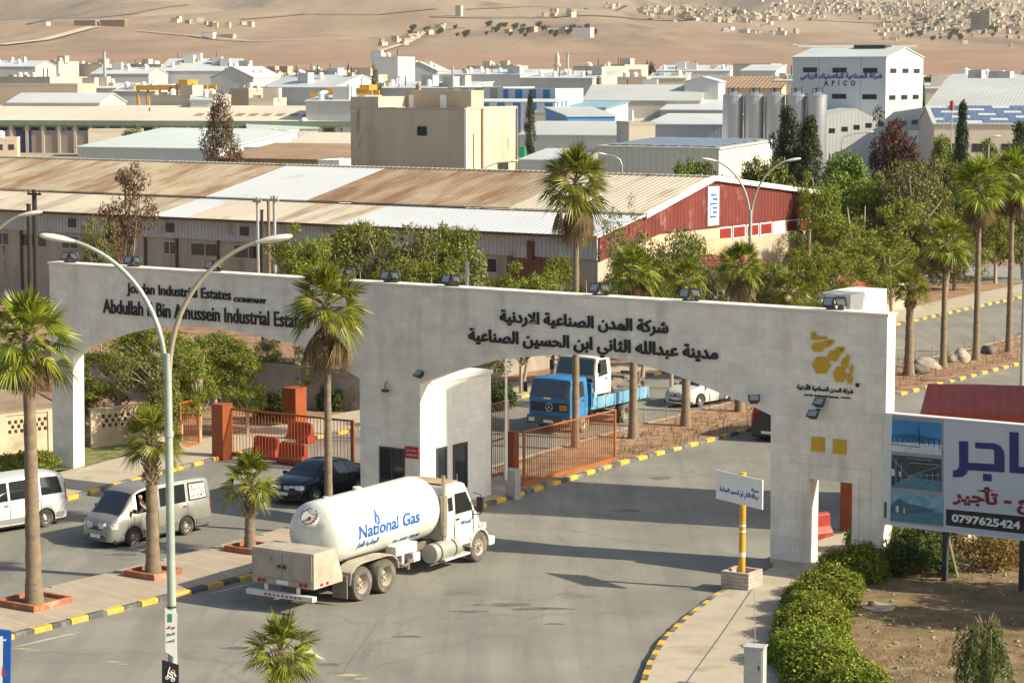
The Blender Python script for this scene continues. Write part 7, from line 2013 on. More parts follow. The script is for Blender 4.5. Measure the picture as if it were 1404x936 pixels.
def U(px, d, h):             # coordinate along the warehouse of picture column px at depth d and height h
    c = base + DP * d; k = (px - 702.0) / F
    # c + DW*u
    a = k * (c.y * CP + SP * (CAMZ - h)) - c.x; b = DW.x - k * DW.y * CP
    return a / b
def slope(name, x0a, x1a, x0b, x1b, da, ha, db, hb_, m, th=0.08):
    mb = MB(); a0, a1, b0, b1 = (x0a, da, ha), (x1a, da, ha), (x0b, db, hb_), (x1b, db, hb_)
    lo = [Vector(q) - Vector((0, 0, th)) for q in (a0, a1, b1, b0)]; hi = [Vector(q) for q in (a0, a1, b1, b0)]
    mb.hexa(lo + hi); return mb.build(name, m, wh)
RX = 0.25
# upper slope in bays of differing sheets (picture columns at the ridge and at the fold)
def bays(edges, d0, h0, d1_, h1, ov):
    for (pa, pb_, m) in edges:
        ua = max(-WL, U(pa, d0, h0)); ub = min(RX, U(pb_, d0, h0))
        slope('roof_bay', ua, ub, ua, ub, d0 - ov, h0 - ov * (h1 - h0) / (d1_ - d0), d1_, h1, m)
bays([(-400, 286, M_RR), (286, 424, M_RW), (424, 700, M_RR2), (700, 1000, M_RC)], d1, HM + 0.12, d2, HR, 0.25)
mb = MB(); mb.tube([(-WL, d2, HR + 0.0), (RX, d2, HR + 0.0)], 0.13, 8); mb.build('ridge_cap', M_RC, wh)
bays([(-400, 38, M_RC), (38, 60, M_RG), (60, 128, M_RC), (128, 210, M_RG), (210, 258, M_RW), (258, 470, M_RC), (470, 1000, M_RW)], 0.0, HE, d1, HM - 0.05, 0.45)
slope('roof_bay', -WL, RX, -WL, RX, d3, HB, d2, HR, M_RW)
mb = MB()
mb.prism([(-WL + 0.05, 0.06, -0.1), (-WL + 0.05, 0.06, HE - 0.12), (-WL + 0.05, d1, HM - 0.2), (-WL + 0.05, d1, -0.1)], (WL - 0.1, 0, 0))
M_WPL = mat('stained_plaster', (0.42, 0.355, 0.27), 0.95, n=(0.5, 0.15), dirt=[((0.25, 0.20, 0.15), 0.35, 0.10), ((0.12, 0.10, 0.085), 0.9, 0.02)], stretch=(1.5, 1.5, 0.4), bump=(4, 0.1))
mb.build('wall', M_WPL, wh)
M_CLAD = sheetmat('pale_cladding', (0.50, 0.53, 0.50), 0.30, 0, 0.5, n=(0.4, 0.12), rust=((0.30, 0.22, 0.15), 0.6, 0.56, 0.72), line=0.3)
mb = MB(); mb.b6(-WL, -0.05, -0.05, 0.05, HE - 1.5, HE - 0.16); mb.build('cladding', M_CLAD, wh)
M_GUT = mat('dark_gutter', (0.10, 0.075, 0.055), 0.8, n=(1.5, 0.4))
mb = MB(); mb.b6(-WL, RX, -0.62, -0.47, HE - 0.2, HE - 0.04); mb.build('gutter', M_GUT, wh)
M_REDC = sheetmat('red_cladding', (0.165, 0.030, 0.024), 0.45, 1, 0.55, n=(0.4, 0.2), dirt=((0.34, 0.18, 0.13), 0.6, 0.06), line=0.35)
mb = MB(); hz = 5.3
mb.prism([(-0.04, d1 * 0.0 + 0.1, HE - 1.6), (-0.04, 0.1, HE - 0.15), (-0.04, d1, HM - 0.1), (-0.04, d2, HR - 0.12), (-0.04, d3, HB - 0.12), (-0.04, d3, hz + 0.9), (-0.04, d1 + 2, hz + 0.9)], (0.1, 0, 0)); mb.build('red_gable', M_REDC, wh)
M_CRM = mat('cream_wall', (0.46, 0.38, 0.275), 0.9, n=(0.6, 0.08))
mb = MB(); mb.b6(-8, 0.02, d1, d3 - 0.05, -0.1, hz); mb.b6(-8, 0.015, d1, d2 + 1.05, hz + 0.001, hz + 0.95); mb.build('gable_wall', M_CRM, wh)
mb = MB(); mb.b6(-8, 0.0, d3 - 0.1, d3, -0.1, HB - 0.2); mb.build('rear_wall', M_CRM, wh)
mb = MB(); mb.prism([(0.02, d1, HM + 0.02), (0.02, d2, HR + 0.10), (0.02, d3 + 0.3, HB + 0.05), (0.02, d3 + 0.3, HB - 0.25), (0.02, d2, HR - 0.22), (0.02, d1, HM - 0.28)], (0.3, 0, 0)); mb.build('verge_board', M_WHITE, wh)
# window strip under the gable: red frames with white mullions
n = 7; y0 = d2 + 1.0; y1 = d3 - 0.4
M_RWIN = mat('red_shutter', (0.24, 0.022, 0.018), 0.5)
for k in range(n):
    a = y0 + (y1 - y0) * k / n; b = y0 + (y1 - y0) * (k + 1) / n - 0.15
    window(wh, a, b, hz + 0.02, hz + 0.88, -0.02, 'side', 0.09, 0, gm=M_RWIN if k != 4 else M_WHITE, fm=M_WHITE)
lg = MB(); lg.b6(0.07, 0.16, d2 - 0.7, d2 + 0.75, HR - 3.1, HR - 0.6); so = lg.build('logo_panel', M_WHITE, wh)
lg = MB()
for k in range(6):
    z = HR - 2.6 + k * 0.28
    o_ = 0.22 if k in (1, 2, 4) else 0.0
    lg.b6(0.162, 0.175, d2 - 0.35 + o_ - (0.1 if k == 3 else 0), d2 + 0.35 + o_ * 0.5, z, z + 0.13)
lg.b6(0.162, 0.175, d2 - 0.45, d2 - 0.36, HR - 2.6, HR - 1.75); lg.b6(0.162, 0.175, d2 + 0.42, d2 + 0.52, HR - 2.1, HR - 1.1)
lg.build('logo_mark', M_BLUE, so)
# windows in the long wall, vents, flues' boxes, patched shack end
for (pa, pb_, pt, pbm) in [(-6, 12, 305, 322), (28, 64, 298, 321), (84, 108, 308, 330), (160, 176, 312, 330), (224, 241, 316, 333), (261, 301, 318, 337), (320, 361, 320, 341), (652, 682, 337, 352)]:
    ua, ub = U(pa, 0, 4.5), U(pb_, 0, 4.5); zz = HE - 1.6
    window(wh, ua, ub, zz - 1.05, zz - 0.1, 0.05, 'front', 0.07, 1, gm=M_DGLASS, fm=M_GREYMET)
for px in (100, 234, 336): 
    uu = U(px, 0, 5.6); mb = MB(); mb.b6(uu - 0.35, uu + 0.35, -0.12, -0.05, HE - 1.1, HE - 0.5); mb.build('vent', M_DMET, wh)
M_SHACK = sheetmat('rusty_patch', (0.20, 0.085, 0.05), 0.3, 0, 0.8, n=(0.8, 0.3))
for (pa, pb_, h0, h1, m) in [(697, 759, 3.0, 4.95, M_SHACK), (706, 728, 3.5, 5.7, M_CLAD), (724, 733, 4.1, 6.0, M_SHACK), (738, 750, 3.4, 4.6, M_RC)]:
    ua, ub = U(pa, 0, 4.5), U(pb_, 0, 4.5); mb = MB(); dd = 0.12 + 0.06 * (h1 % 1.3)
    mb.b6(ua, ub, -dd, -0.055, h0, h1); mb.build('patched_panel', m, wh)
for px in (30, 200, 243, 300, 470, 640): 
    uu = U(px, 0, 3); mb = MB(); mb.b6(uu - 0.07, uu + 0.07, -0.1, 0.055, 0, HE - 1.5); mb.build('downpipe', M_GUT, wh)
# red tiled porch in front of the gable
pp = base + DP * (d2 - 5) + DW * 4.0
e = empty('porch', (pp.x, pp.y, 0), WANG, 'red tiled porch with stone parapet at the red gable', 'porch')
M_TILE = sheetmat('red_tiles', (0.30, 0.075, 0.045), 0.35, 1, 0.8, n=(1.5, 0.2))
mb = MB(); mb.b6(-3.8, 2.5, -2, 5, 0, 3.3); mb.build('wall', M_CRM, e)
mb = MB(); mb.prism([(-3.9, -2.6, 3.3), (3.0, -2.6, 3.3), (-0.5, -2.6 + 2.5, 5.0), (-3.9, -0.1, 5.0)], (0, 0.01, 0)) if False else mb.add([(-3.9, -2.6, 3.3), (3.0, -2.6, 3.3), (3.0, 5.6, 3.3), (-3.9, 5.6, 3.3), (-3.0, 0.2, 4.7), (0.2, 0.2, 4.7), (0.2, 2.6, 4.7), (-3.0, 2.6, 4.7)], [(0, 1, 5, 4), (1, 2, 6, 5), (2, 3, 7, 6), (3, 0, 4, 7), (4, 5, 6, 7), (3, 2, 1, 0)]); mb.build('roof', M_TILE, e)
mb = MB(); mb.b6(-3.7, -3.4, -1.8, 6.5, 4.3, 5.5); mb.build('parapet', blockmat('rough_stone', (0.60, 0.46, 0.28), (0.46, 0.34, 0.2), (0.3, 0.22, 0.14), 0.9, 0.4), e)
# small tiled kiosks and walls among the pines
def hut(px, pb_, w, d, h, wallm, roofm, label, cat='hut', rise=0.9, ang=WANG):
    p = G(px, pb_); e = empty('hut', p, ang, label, cat)
    mb = MB(); mb.b6(-w / 2, w / 2, 0, d, -0.1, h); mb.build('wall', wallm, e)
    mb = MB(); o = 0.3
    mb.add([(-w / 2 - o, -o, h), (w / 2 + o, -o, h), (w / 2 + o, d + o, h), (-w / 2 - o, d + o, h), (-w / 4, d / 2, h + rise), (w / 4, d / 2, h + rise)], [(0, 1, 5, 4), (1, 2, 5), (2, 3, 4, 5), (3, 0, 4), (3, 2, 1, 0)]); mb.build('roof', roofm, e)
    window(e, -w * 0.1, w * 0.15, 0.9, 2.0, 0, 'front'); mb = MB(); mb.b6(-w * 0.35, -w * 0.2, -0.04, 0, 0, 2.0); mb.build('door', M_DMET, e)
hut(1095, 450, 6, 4, 2.5, M_CRM, M_TILE, 'low cream hut with red tiled roof behind the white box truck', rise=1.2)

# ------------------------------------------------------------------ general building
BW = {}
def wmesh(w, h):
    k = (round(w, 2), round(h, 2))
    if k not in BW:
        mb = MB(); f = 0.09
        mb.b6(-w / 2, w / 2, -0.05, 0.02, 0, f); mb.b6(-w / 2, w / 2, -0.05, 0.02, h - f, h); mb.b6(-w / 2, -w / 2 + f, -0.05, 0.02, f, h - f); mb.b6(w / 2 - f, w / 2, -0.05, 0.02, f, h - f); mb.b6(-f / 2, f / 2, -0.045, 0.02, f, h - f)
        g = MB(); g.b6(-w / 2 + f, w / 2 - f, -0.02, -0.005, f, h - f)
        BW[k] = (mb.mesh('window', M_DMET), g.mesh('pane', M_DGLASS))
    return BW[k]
def put_window(root, x, y, z, w, h, face='front'):
    a, b = wmesh(w, h)
    o = inst(a, 'window', root, (x, y, z), (0, 0, 0 if face == 'front' else rad(90))); inst(b, 'pane', o)
    return o
def bld(name, label, cat, px0, px1, pt, y, depth, wallm, roofm, roof='flat', rise=1.0, ang=WANG, group=None, wins=None, swins=None, door=None, over=0.25, base=None, parapet=0.5, sidem=None, px2=None, clutter=0):
    """front face spans columns px0..px1 at distance y, eaves at row pt; long front along local x, depth along local y"""
    rc = on(px1, y); dw = Vector((math.cos(ang), math.sin(ang), 0)); dp_ = Vector((-dw.y, dw.x, 0))
    def along(px, v):             # distance from the right corner along v to picture column px
        k_ = (px - 702.0) / F
        return (k_ * (rc.y * CP + 1.8) - rc.x) / (v.x - k_ * CP * v.y)
    w = abs(along(px0, dw))
    if px2: depth = abs(along(px2, dp_))
    pc_ = rc - dw * (w / 2)
    rnd_ = random.Random(int(px0 * 13 + y))
    z0 = pc_.z if base is None else base
    h = top_h(pt, y) - z0
    e = empty(name, (pc_.x, pc_.y, z0), ang, label, cat, group)
    mb = MB(); mb.b6(-w / 2, w / 2, 0, depth, -7.0 - 0.02 * max(0, y - 400), h); mb.build('wall', wallm, e)
    for q in range(clutter):
        x, yy, g = rnd_.uniform(-.42, .42) * w, rnd_.uniform(.15, .6) * depth, rnd_.random()
        zz = h + (0 if roof == 'flat' else rise * (min(yy / depth, 1) if roof == 'mono' else 1 - abs(yy / depth - .5) * 2 if roof == 'gable_x' else 1 - abs(x / w) * 2)) + 0.1
        mb = MB()
        if g < 0.35: mb.lathe([(0.6, 0), (0.6, 1.3), (0.15, 1.6), (0, 1.6)], (x, yy, zz), 'Z', 9); mb.build('water_tank', M_WHITE, e)
        elif g < 0.7: mb.b6(x - .7, x + .7, yy - .5, yy + .5, zz - .2, zz + .9); mb.build('roof_unit', W_GRY if g < .55 else W_TAN, e)
        elif g < 0.85: mb.tube([(x, yy, zz), (x, yy, zz + 2.6)], 0.14, 6); mb.build('flue', M_DMET, e)
        else: mb.b6(x - 1.6, x + 1.6, yy - 1.2, yy + 1.2, zz - .2, zz + 2.3); mb.build('stair_house', wallm, e)

    if roof == 'flat':
        mb = MB(); t = 0.25
        for (x0, x1, y0, y1) in ((-w / 2 - .03, w / 2 + .03, -.03, t), (-w / 2 - .03, w / 2 + .03, depth - t, depth + .03), (-w / 2 - .03, -w / 2 + t, t, depth - t), (w / 2 - t, w / 2 + .03, t, depth - t)): mb.b6(x0, x1, y0, y1, h, h + parapet)
        mb.b6(-w / 2 + t, w / 2 - t, t, depth - t, h, h + 0.05)
        mb.build('roof', roofm, e)
    elif roof == 'gable_x':      # ridge along the front
        mb = MB(); mb.prism([(-w / 2 - over, -over, h), (-w / 2 - over, depth / 2, h + rise), (-w / 2 - over, depth + over, h), (-w / 2 - over, depth + over, h + 0.18), (-w / 2 - over, depth / 2, h + rise + 0.2), (-w / 2 - over, -over, h + 0.18)], (w + 2 * over, 0, 0)); mb.build('roof', roofm, e)
        mb = MB(); mb.prism([(-w / 2, 0, h), (-w / 2, depth, h), (-w / 2, depth / 2, h + rise)], (w, 0, 0)); mb.build('gable', sidem or wallm, e)
    elif roof == 'gable_y':      # gable faces the front
        mb = MB(); mb.prism([(-w / 2 - over, -over, h), (0, -over, h + rise), (w / 2 + over, -over, h), (w / 2 + over, -over, h + 0.18), (0, -over, h + rise + 0.2), (-w / 2 - over, -over, h + 0.18)], (0, depth + 2 * over, 0)); mb.build('roof', roofm, e)
        mb = MB(); mb.prism([(-w / 2, 0, h), (w / 2, 0, h), (0, 0, h + rise)], (0, depth, 0)); mb.build('gable', sidem or wallm, e)
    elif roof == 'mono':         # rises towards the back
        mb = MB(); mb.hexa([(-w / 2 - over, -over, h), (w / 2 + over, -over, h), (w / 2 + over, depth + over, h + rise), (-w / 2 - over, depth + over, h + rise), (-w / 2 - over, -over, h + .2), (w / 2 + over, -over, h + .2), (w / 2 + over, depth + over, h + rise + .2), (-w / 2 - over, depth + over, h + rise + .2)]); mb.build('roof', roofm, e)
        mb = MB(); mb.prism([(-w / 2, 0, h), (-w / 2, depth, h), (-w / 2, depth, h + rise)], (w, 0, 0)); mb.build('gable', sidem or wallm, e)
    for spec, face in ((wins, 'front'), (swins, 'side')):
        if not spec: continue
        nx, nz, ww, wh_, z0_, dz = spec
        Lh = w if face == 'front' else depth
        for j in range(nz):
            for i in range(nx):
                q = (i + 0.5) / nx
                if face == 'front': put_window(e, -w / 2 + q * w, 0, z0_ + dz * j, ww, wh_)
                else: put_window(e, w / 2, q * depth, z0_ + dz * j, ww, wh_, 'side')
    if door:
        dx, dw, dh, dm = door
        mb = MB(); mb.b6(dx * w - dw / 2, dx * w + dw / 2, -0.06, 0, 0, dh); mb.build('door', dm, e)
    return e, w, h
W_BEI = mat('beige_render', (0.50, 0.40, 0.285), 0.92, n=(0.35, 0.1), dirt=((0.34, 0.265, 0.19), 0.3, 0.06), stretch=(1, 1, 0.35))
W_CON = mat('stained_concrete', (0.54, 0.455, 0.345), 0.92, n=(0.4, 0.12), dirt=[((0.40, 0.32, 0.235), 0.28, 0.08), ((0.27, 0.215, 0.16), 0.5, 0.0)], stretch=(1, 1, 0.28))
W_WHT = sheetmat('white_cladding', (0.51, 0.52, 0.505), 0.6, 0, 0.55, n=(0.15, 0.07), line=0.06, depth=0.008, dirt=((0.50, 0.44, 0.35), 0.25, 0.04))
W_GRY = sheetmat('grey_cladding', (0.44, 0.45, 0.43), 0.6, 0, 0.55, n=(0.15, 0.08), line=0.06, depth=0.008, dirt=((0.36, 0.31, 0.25), 0.25, 0.04))
W_LST = mat('pale_stone_render', (0.50, 0.445, 0.36), 0.92, n=(0.3, 0.1))
W_TAN = mat('tan_render', (0.46, 0.36, 0.25), 0.92, n=(0.3, 0.1))
R_WHT = sheetmat('white_sheet_roof', (0.50, 0.525, 0.525), 0.6, 0, 0.5, n=(0.08, 0.1), line=0.05, depth=0.008, dirt=((0.50, 0.46, 0.38), 0.12, 0.05))
R_GRN = sheetmat('pale_green_roof', (0.55, 0.60, 0.55), 0.6, 0, 0.5, n=(0.1, 0.08), line=0.05, depth=0.008)
R_GRY = sheetmat('grey_sheet_roof', (0.45, 0.46, 0.43), 0.6, 0, 0.5, n=(0.08, 0.1), line=0.06, depth=0.008)
R_CRM = sheetmat('cream_sheet_roof', (0.60, 0.54, 0.42), 0.6, 0, 0.55, n=(0.08, 0.1), line=0.06, depth=0.01)
R_BRN = sheetmat('brown_sheet_roof', (0.33, 0.22, 0.13), 0.9, 0, 0.7, n=(0.2, 0.2), line=0.2)
R_BLU = sheetmat('blue_sheet_roof', (0.24, 0.40, 0.50), 0.9, 0, 0.45, n=(0.1, 0.06))
R_CONC = mat('flat_roof_screed', (0.44, 0.39, 0.31), 0.95, n=(0.2, 0.12))
M_GREEN = mat('green_fascia', (0.17, 0.24, 0.17), 0.6, n=(0.5, 0.1))

# beige concrete block behind the ridge
y = 196.0
cn = PY(637, 151, y)
e = empty('concrete_block', (cn.x, cn.y, 0), WANG, 'large plain beige concrete block rising behind the rusty roof', 'building')
wl_ = (637 - 489) / scale_at(y) / 0.829 * 1.10; hh = cn.z; dd = 0.0
c3 = Vector((cn.x, cn.y, cn.z)); dd = solve_d(709, c3)
mb = MB(); mb.b6(-wl_, 0, 0, dd, -0.1, hh); mb.build('wall', W_CON, e)
mb = MB(); t = 0.3
mb.b6(-wl_ - .03, 0.03, -0.03, t, hh, hh + 0.15); mb.b6(-t, 0.03, t, dd, hh, hh + 0.25); mb.b6(-wl_ - .03, -wl_ + t, t, dd, hh, hh + .2); mb.b6(-wl_ + t, -t, dd - t, dd, hh, hh + .2); mb.b6(-wl_ + t, -t, t, dd - t, hh, hh + 0.04); mb.build('roof', R_CONC, e)
k_ = wl_ / 148.0
mb = MB(); mb.b6(-wl_ + 0.01, -wl_ + 37 * k_, 0.01, 6, hh + 0.151, hh + 1.05); mb.build('parapet', W_CON, e)
mb = MB(); mb.b6(-wl_ + 37 * k_, -wl_ + 122 * k_, 4.0, dd - 2, hh + 0.05, hh + 1.6); mb.build('penthouse', W_BEI, e)
mb = MB(); mb.b6(-wl_ + 41 * k_, -wl_ + 47 * k_, 3.95, 4.0, hh + 0.05, hh + 1.2); mb.b6(-wl_ + 82 * k_, -wl_ + 90 * k_, 3.95, 4.0, hh + 0.05, hh + 1.2); mb.build('penthouse_door', M_WHITE, e)
put_window(e, -wl_ + 94 * k_, 0, hh - 2.2, 1.0, 0.8)
put_window(e, 0, dd * 0.72, hh - 5.4, 1.6, 0.9, 'side'); put_window(e, 0, dd * 0.72, 2.4, 1.6, 1.0, 'side')
for f in (0.02, 0.32, 0.985): mb = MB(); mb.b6(0.0, 0.12, dd * f - 0.10, dd * f + 0.10, 0, hh + 0.1); mb.build('downpipe', M_WHITE if f < 0.1 else M_POLE, e)
for f in (0.16,): mb = MB(); mb.b6(0.0, 0.06, dd * f - 0.05, dd * f + 0.05, 2, hh - 2); mb.build('downpipe', M_POLE, e)

# long hall with green fascia
e, w, h = bld('long_hall', 'long pale roofed hall with green fascia and grey pilasters', 'hall', -60, 520, 168, 430, 34, mat('mauve_render', (0.33, 0.27, 0.225), 0.9, n=(0.3, 0.1)), R_CRM, 'gable_x', 2.6, rad(-9))
mb = MB(); mb.b6(-w / 2 - 0.3, w / 2 + 0.3, -0.45, -0.27, h - 0.75, h + 0.2); mb.build('fascia', M_GREEN, e)
for k in range(26):
    x = -w / 2 + (k + 0.5) * w / 26; mb = MB(); mb.b6(x - 0.28, x + 0.28, -0.2, 0, -0.5, h - 0.75); mb.build('pilaster', W_LST, e)
    mb = MB(); mb.b6(x + 0.7, x + w / 26 - 0.7, -0.05, 0, h - 1.7, h - 1.1); mb.build('window', M_DGLASS, e)
for k in range(14):
    mb = MB(); x = w * (0.05 + 0.032 * k)
    mb.hexa([(x, 5, h + 2.6 * 5 / 17 + .2), (x + 1.6, 5, h + 2.6 * 5 / 17 + .2), (x + 1.6, 8, h + 2.6 * 8 / 17 + .2), (x, 8, h + 2.6 * 8 / 17 + .2), (x, 5, h + 2.6 * 5 / 17 + .26), (x + 1.6, 5, h + 2.6 * 5 / 17 + .26), (x + 1.6, 8, h + 2.6 * 8 / 17 + .26), (x, 8, h + 2.6 * 8 / 17 + .26)])
    mb.build('roof_light', R_BRN, e)
mb = MB(); mb.b6(-w / 2 + 12, -w / 2 + 15, -0.08, -0.01, -0.4, 4.2); mb.build('blue_door', mat('navy_door', (0.03, 0.05, 0.12), 0.5), e)
# sheds between the hall and the rusty roof
bld('shed', 'low shed with pale green roof and white front left of the brown cypress', 'shed', 108, 300, 206, 292, 20, W_WHT, R_GRN, 'mono', 2.0, rad(-24), door=(0.05, 1.2, 1.6, W_TAN))
bld('shed', 'grey gabled shed right of the brown cypress', 'shed', 382, 486, 207, 262, 18, W_GRY, R_CRM, 'gable_x', 1.6, rad(-20))
bld('shed', 'low shed with rusty brown roof just above the warehouse ridge', 'shed', 300, 480, 222, 232, 12, W_TAN, R_BRN, 'mono', 1.2, rad(-24))
bld('site_cabin', 'white site cabin above the ridge near the beige block', 'cabin', 437, 466, 221, 225, 5, M_WHITE, M_WHITE, 'flat', 0, rad(-24), wins=(1, 1, .8, .7, 1.3, 1), parapet=0.1)
bld('site_cabin', 'white site cabin with small window right of the brown cypress', 'cabin', 335, 371, 203, 275, 6, M_WHITE, M_WHITE, 'flat', 0, rad(-24), wins=(2, 1, .9, .8, 1.3, 1), parapet=0.1)
tk_ = empty('box_truck', on(50, 330), rad(200), 'white box truck parked before the long hall', 'truck'); cabover(tk_, 0, 1.1, 0.6, 2.6, 1.6, M_TRW, None)
mb = MB(); mb.b6(-6, -1.7, -1.15, 1.15, 0.9, 3.4); mb.build('cargo_box', M_WHITE, tk_)
for a in (-0.9, -4.8):
    for s in (-1, 1): wheel(tk_, a, s * 0.95, 0.45, 0.3)
# right of the beige block
bld('hall', 'white gabled hall with grey roof right of the beige block', 'hall', 712, 850, 187, 352, 26, W_WHT, R_GRY, 'gable_x', 1.8, rad(-14))
bld('shed', 'low white lean-to in front of the grey roofed hall', 'shed', 712, 822, 222, 322, 12, W_WHT, R_WHT, 'mono', 1.2, rad(-20))
M_SOL = mat('solar_panel', (0.10, 0.13, 0.20), 0.25, 0.2, n=(0.5, 0.1)); M_PALEG = sheetmat('pale_panel_wall', (0.47, 0.48, 0.42), 0.9, 0, 0.6, n=(0.15, 0.06), line=0.1)
def solar(e, w, d0, h0, d1_, h1, nx, nz, m=None, frame=True, x0=None, x1=None):
    x0 = -w / 2 + 0.8 if x0 is None else x0; x1 = w / 2 - 0.8 if x1 is None else x1
    for i in range(nx):
        for j in range(nz):
            xa = x0 + (x1 - x0) * i / nx + 0.12; xb = x0 + (x1 - x0) * (i + 1) / nx - 0.12
            ta, tb = (j + 0.06) / nz, (j + 0.94) / nz
            ya, yb = d0 + (d1_ - d0) * ta, d0 + (d1_ - d0) * tb; za, zb_ = h0 + (h1 - h0) * ta + 0.3, h0 + (h1 - h0) * tb + 0.3
            mb = MB(); mb.hexa([(xa, ya, za), (xb, ya, za), (xb, yb, zb_), (xa, yb, zb_), (xa, ya, za + .06), (xb, ya, za + .06), (xb, yb, zb_ + .06), (xa, yb, zb_ + .06)]); mb.build('solar_panel', m or M_SOL, e)
e, w, h = bld('hall', 'pale grey hall with a wide solar panel roof in front of the silos', 'hall', 820, 985, 205, 300, 28, M_PALEG, R_GRY, 'mono', 0.7, rad(-34), sidem=W_WHT, px2=1058)
sd = e.children[0]; SDEP = max(v.co.y for v in sd.data.vertices)
solar(e, w, 0.6, h + 0.02, SDEP - 0.6, h + 0.70, 9, 5, mat('pale_solar_panel', (0.20, 0.24, 0.30), 0.35, 0.1, n=(0.5, 0.1)))
# tall white factory and its wing
y = 385.0
cn = PY(1215, 79, y)
e = empty('factory', (cn.x, cn.y, 0), rad(-31), 'tall white factory tower with blue lettering and rows of dark windows', 'factory')
FD = Vector((math.cos(rad(-31)), math.sin(rad(-31)), 0)); FP = Vector((-FD.y, FD.x, 0))
wl_ = (1215 - 1102) / scale_at(y) / math.cos(rad(31)) * 1.05; hh = cn.z
k = (1266 - 702.0) / F; a = cn.x - k * (cn.y * CP + SP * (CAMZ - cn.z)); dd = a / (k * CP * FP.y - FP.x)
mb = MB(); mb.b6(-wl_, 0, 0, dd, -0.1, hh); mb.build('wall', mat('factory_white', (0.50, 0.53, 0.53), 0.6, n=(0.2, 0.04)), e)
rise = 1.6
mb = MB(); mb.hexa([(-wl_ - .2, -.2, hh), (.2, -.2, hh), (.2, dd / 2, hh + rise), (-wl_ - .2, dd / 2, hh + rise), (-wl_ - .2, -.2, hh + .15), (.2, -.2, hh + .15), (.2, dd / 2, hh + rise + .15), (-wl_ - .2, dd / 2, hh + rise + .15)])
mb.hexa([(-wl_ - .2, dd / 2, hh + rise), (.2, dd / 2, hh + rise), (.2, dd + .2, hh), (-wl_ - .2, dd + .2, hh), (-wl_ - .2, dd / 2, hh + rise + .15), (.2, dd / 2, hh + rise + .15), (.2, dd + .2, hh + .15), (-wl_ - .2, dd + .2, hh + .15)]); mb.build('roof', R_WHT, e)
mb = MB(); mb.prism([(-wl_, 0, hh), (-wl_, dd, hh), (-wl_, dd / 2, hh + rise)], (wl_, 0, 0)); mb.build('gable', MATS['factory_white'], e)
mb = MB(); mb.b6(-wl_ * 0.52, -wl_ * 0.18, dd * 0.42, dd * 0.58, hh + rise - 0.1, hh + rise + 0.55); mb.build('roof_ventilator', M_DMET, e)
fs = wl_ / 327.0                    # zoomed pixels -> metres along the front
vs_m = 1 / (scale_at(y) * 2.9)
for (xx, zz) in [(590, 280), (694, 280), (801, 280), (594, 386), (694, 384), (800, 384)]:
    put_window(e, -wl_ + (xx - 528) * fs, 0, hh - (zz - 233 - (xx - 528) * -0.012 + 11) * vs_m, 50 * fs, 20 * vs_m)
for (xx, zz) in [(883, 274), (931, 270), (976, 267), (881, 380), (928, 376), (974, 372), (880, 484), (927, 480), (972, 474)]:
    put_window(e, 0, dd * (xx - 855) / 148.0, hh - (zz - 226 + 11 + (xx - 855) * 0.08) * vs_m, dd * 24 / 148.0, 18 * vs_m, 'side')
def flet(t, x0, x1, zt0, zb0_, ar):
    me = text_mesh('lettering', t, (x1 - x0) * fs, (zb0_ - zt0) * vs_m, M_NAVL, 0.05, 0.04, ar, 1.4 if not ar else 1.0)
    inst(me, 'lettering', e, (-wl_ + (x0 - 528) * fs, -0.003, hh - (zb0_ - 229) * vs_m), (rad(90), 0, 0))
M_NAVL = mat('navy_lettering', (0.015, 0.05, 0.20), 0.5)
flet('شركة الصناعية للبلاستيك الزراعي', 556, 843, 290, 322, True); flet('A P I C O', 640, 750, 320, 341, False)
for xx in (622, 768): mb = MB(); mb.b6(-wl_ + (xx - 528) * fs - .06, -wl_ + (xx - 528) * fs + .06, -.05, 0, 0, hh); mb.build('panel_joint', M_GREYMET, e)
# wing with windows
kx = dd / 148.0
mb_h = hh - (431 - 226) * vs_m
e2 = empty('factory_wing', (cn.x - FD.x * 1.0 + 0, cn.y - FP.y * 0 - 2.0, 0), rad(-31), 'white gabled factory wing with small windows below the tower', 'factory')
ww_ = (1215 - 1132) / scale_at(y) / 0.82
pw_ = PY(1133, 158, y - 8); e2.location = (pw_.x, pw_.y, 0); e2.rotation_euler = (0, 0, rad(8))
ww_ = (1218 - 1133) / scale_at(y - 8)
hw = pw_.z; hp = top_h(149, y - 8)
mb = MB(); mb.prism([(0, 0, -.1), (ww_, 0, -.1), (ww_, 0, hw - 1.5), (ww_ * 0.5, 0, hp), (0, 0, hw)], (0, 12, 0)); mb.build('wall', W_WHT, e2)
for i, (xx, zz) in enumerate([(641, 517), (693, 511), (742, 504), (791, 497), (840, 491)]):
    put_window(e2, (xx - 617) / 2.9 / scale_at(y - 8), 0, hw - (zz - 458 + 10) * vs_m, 24 * vs_m, 18 * vs_m)
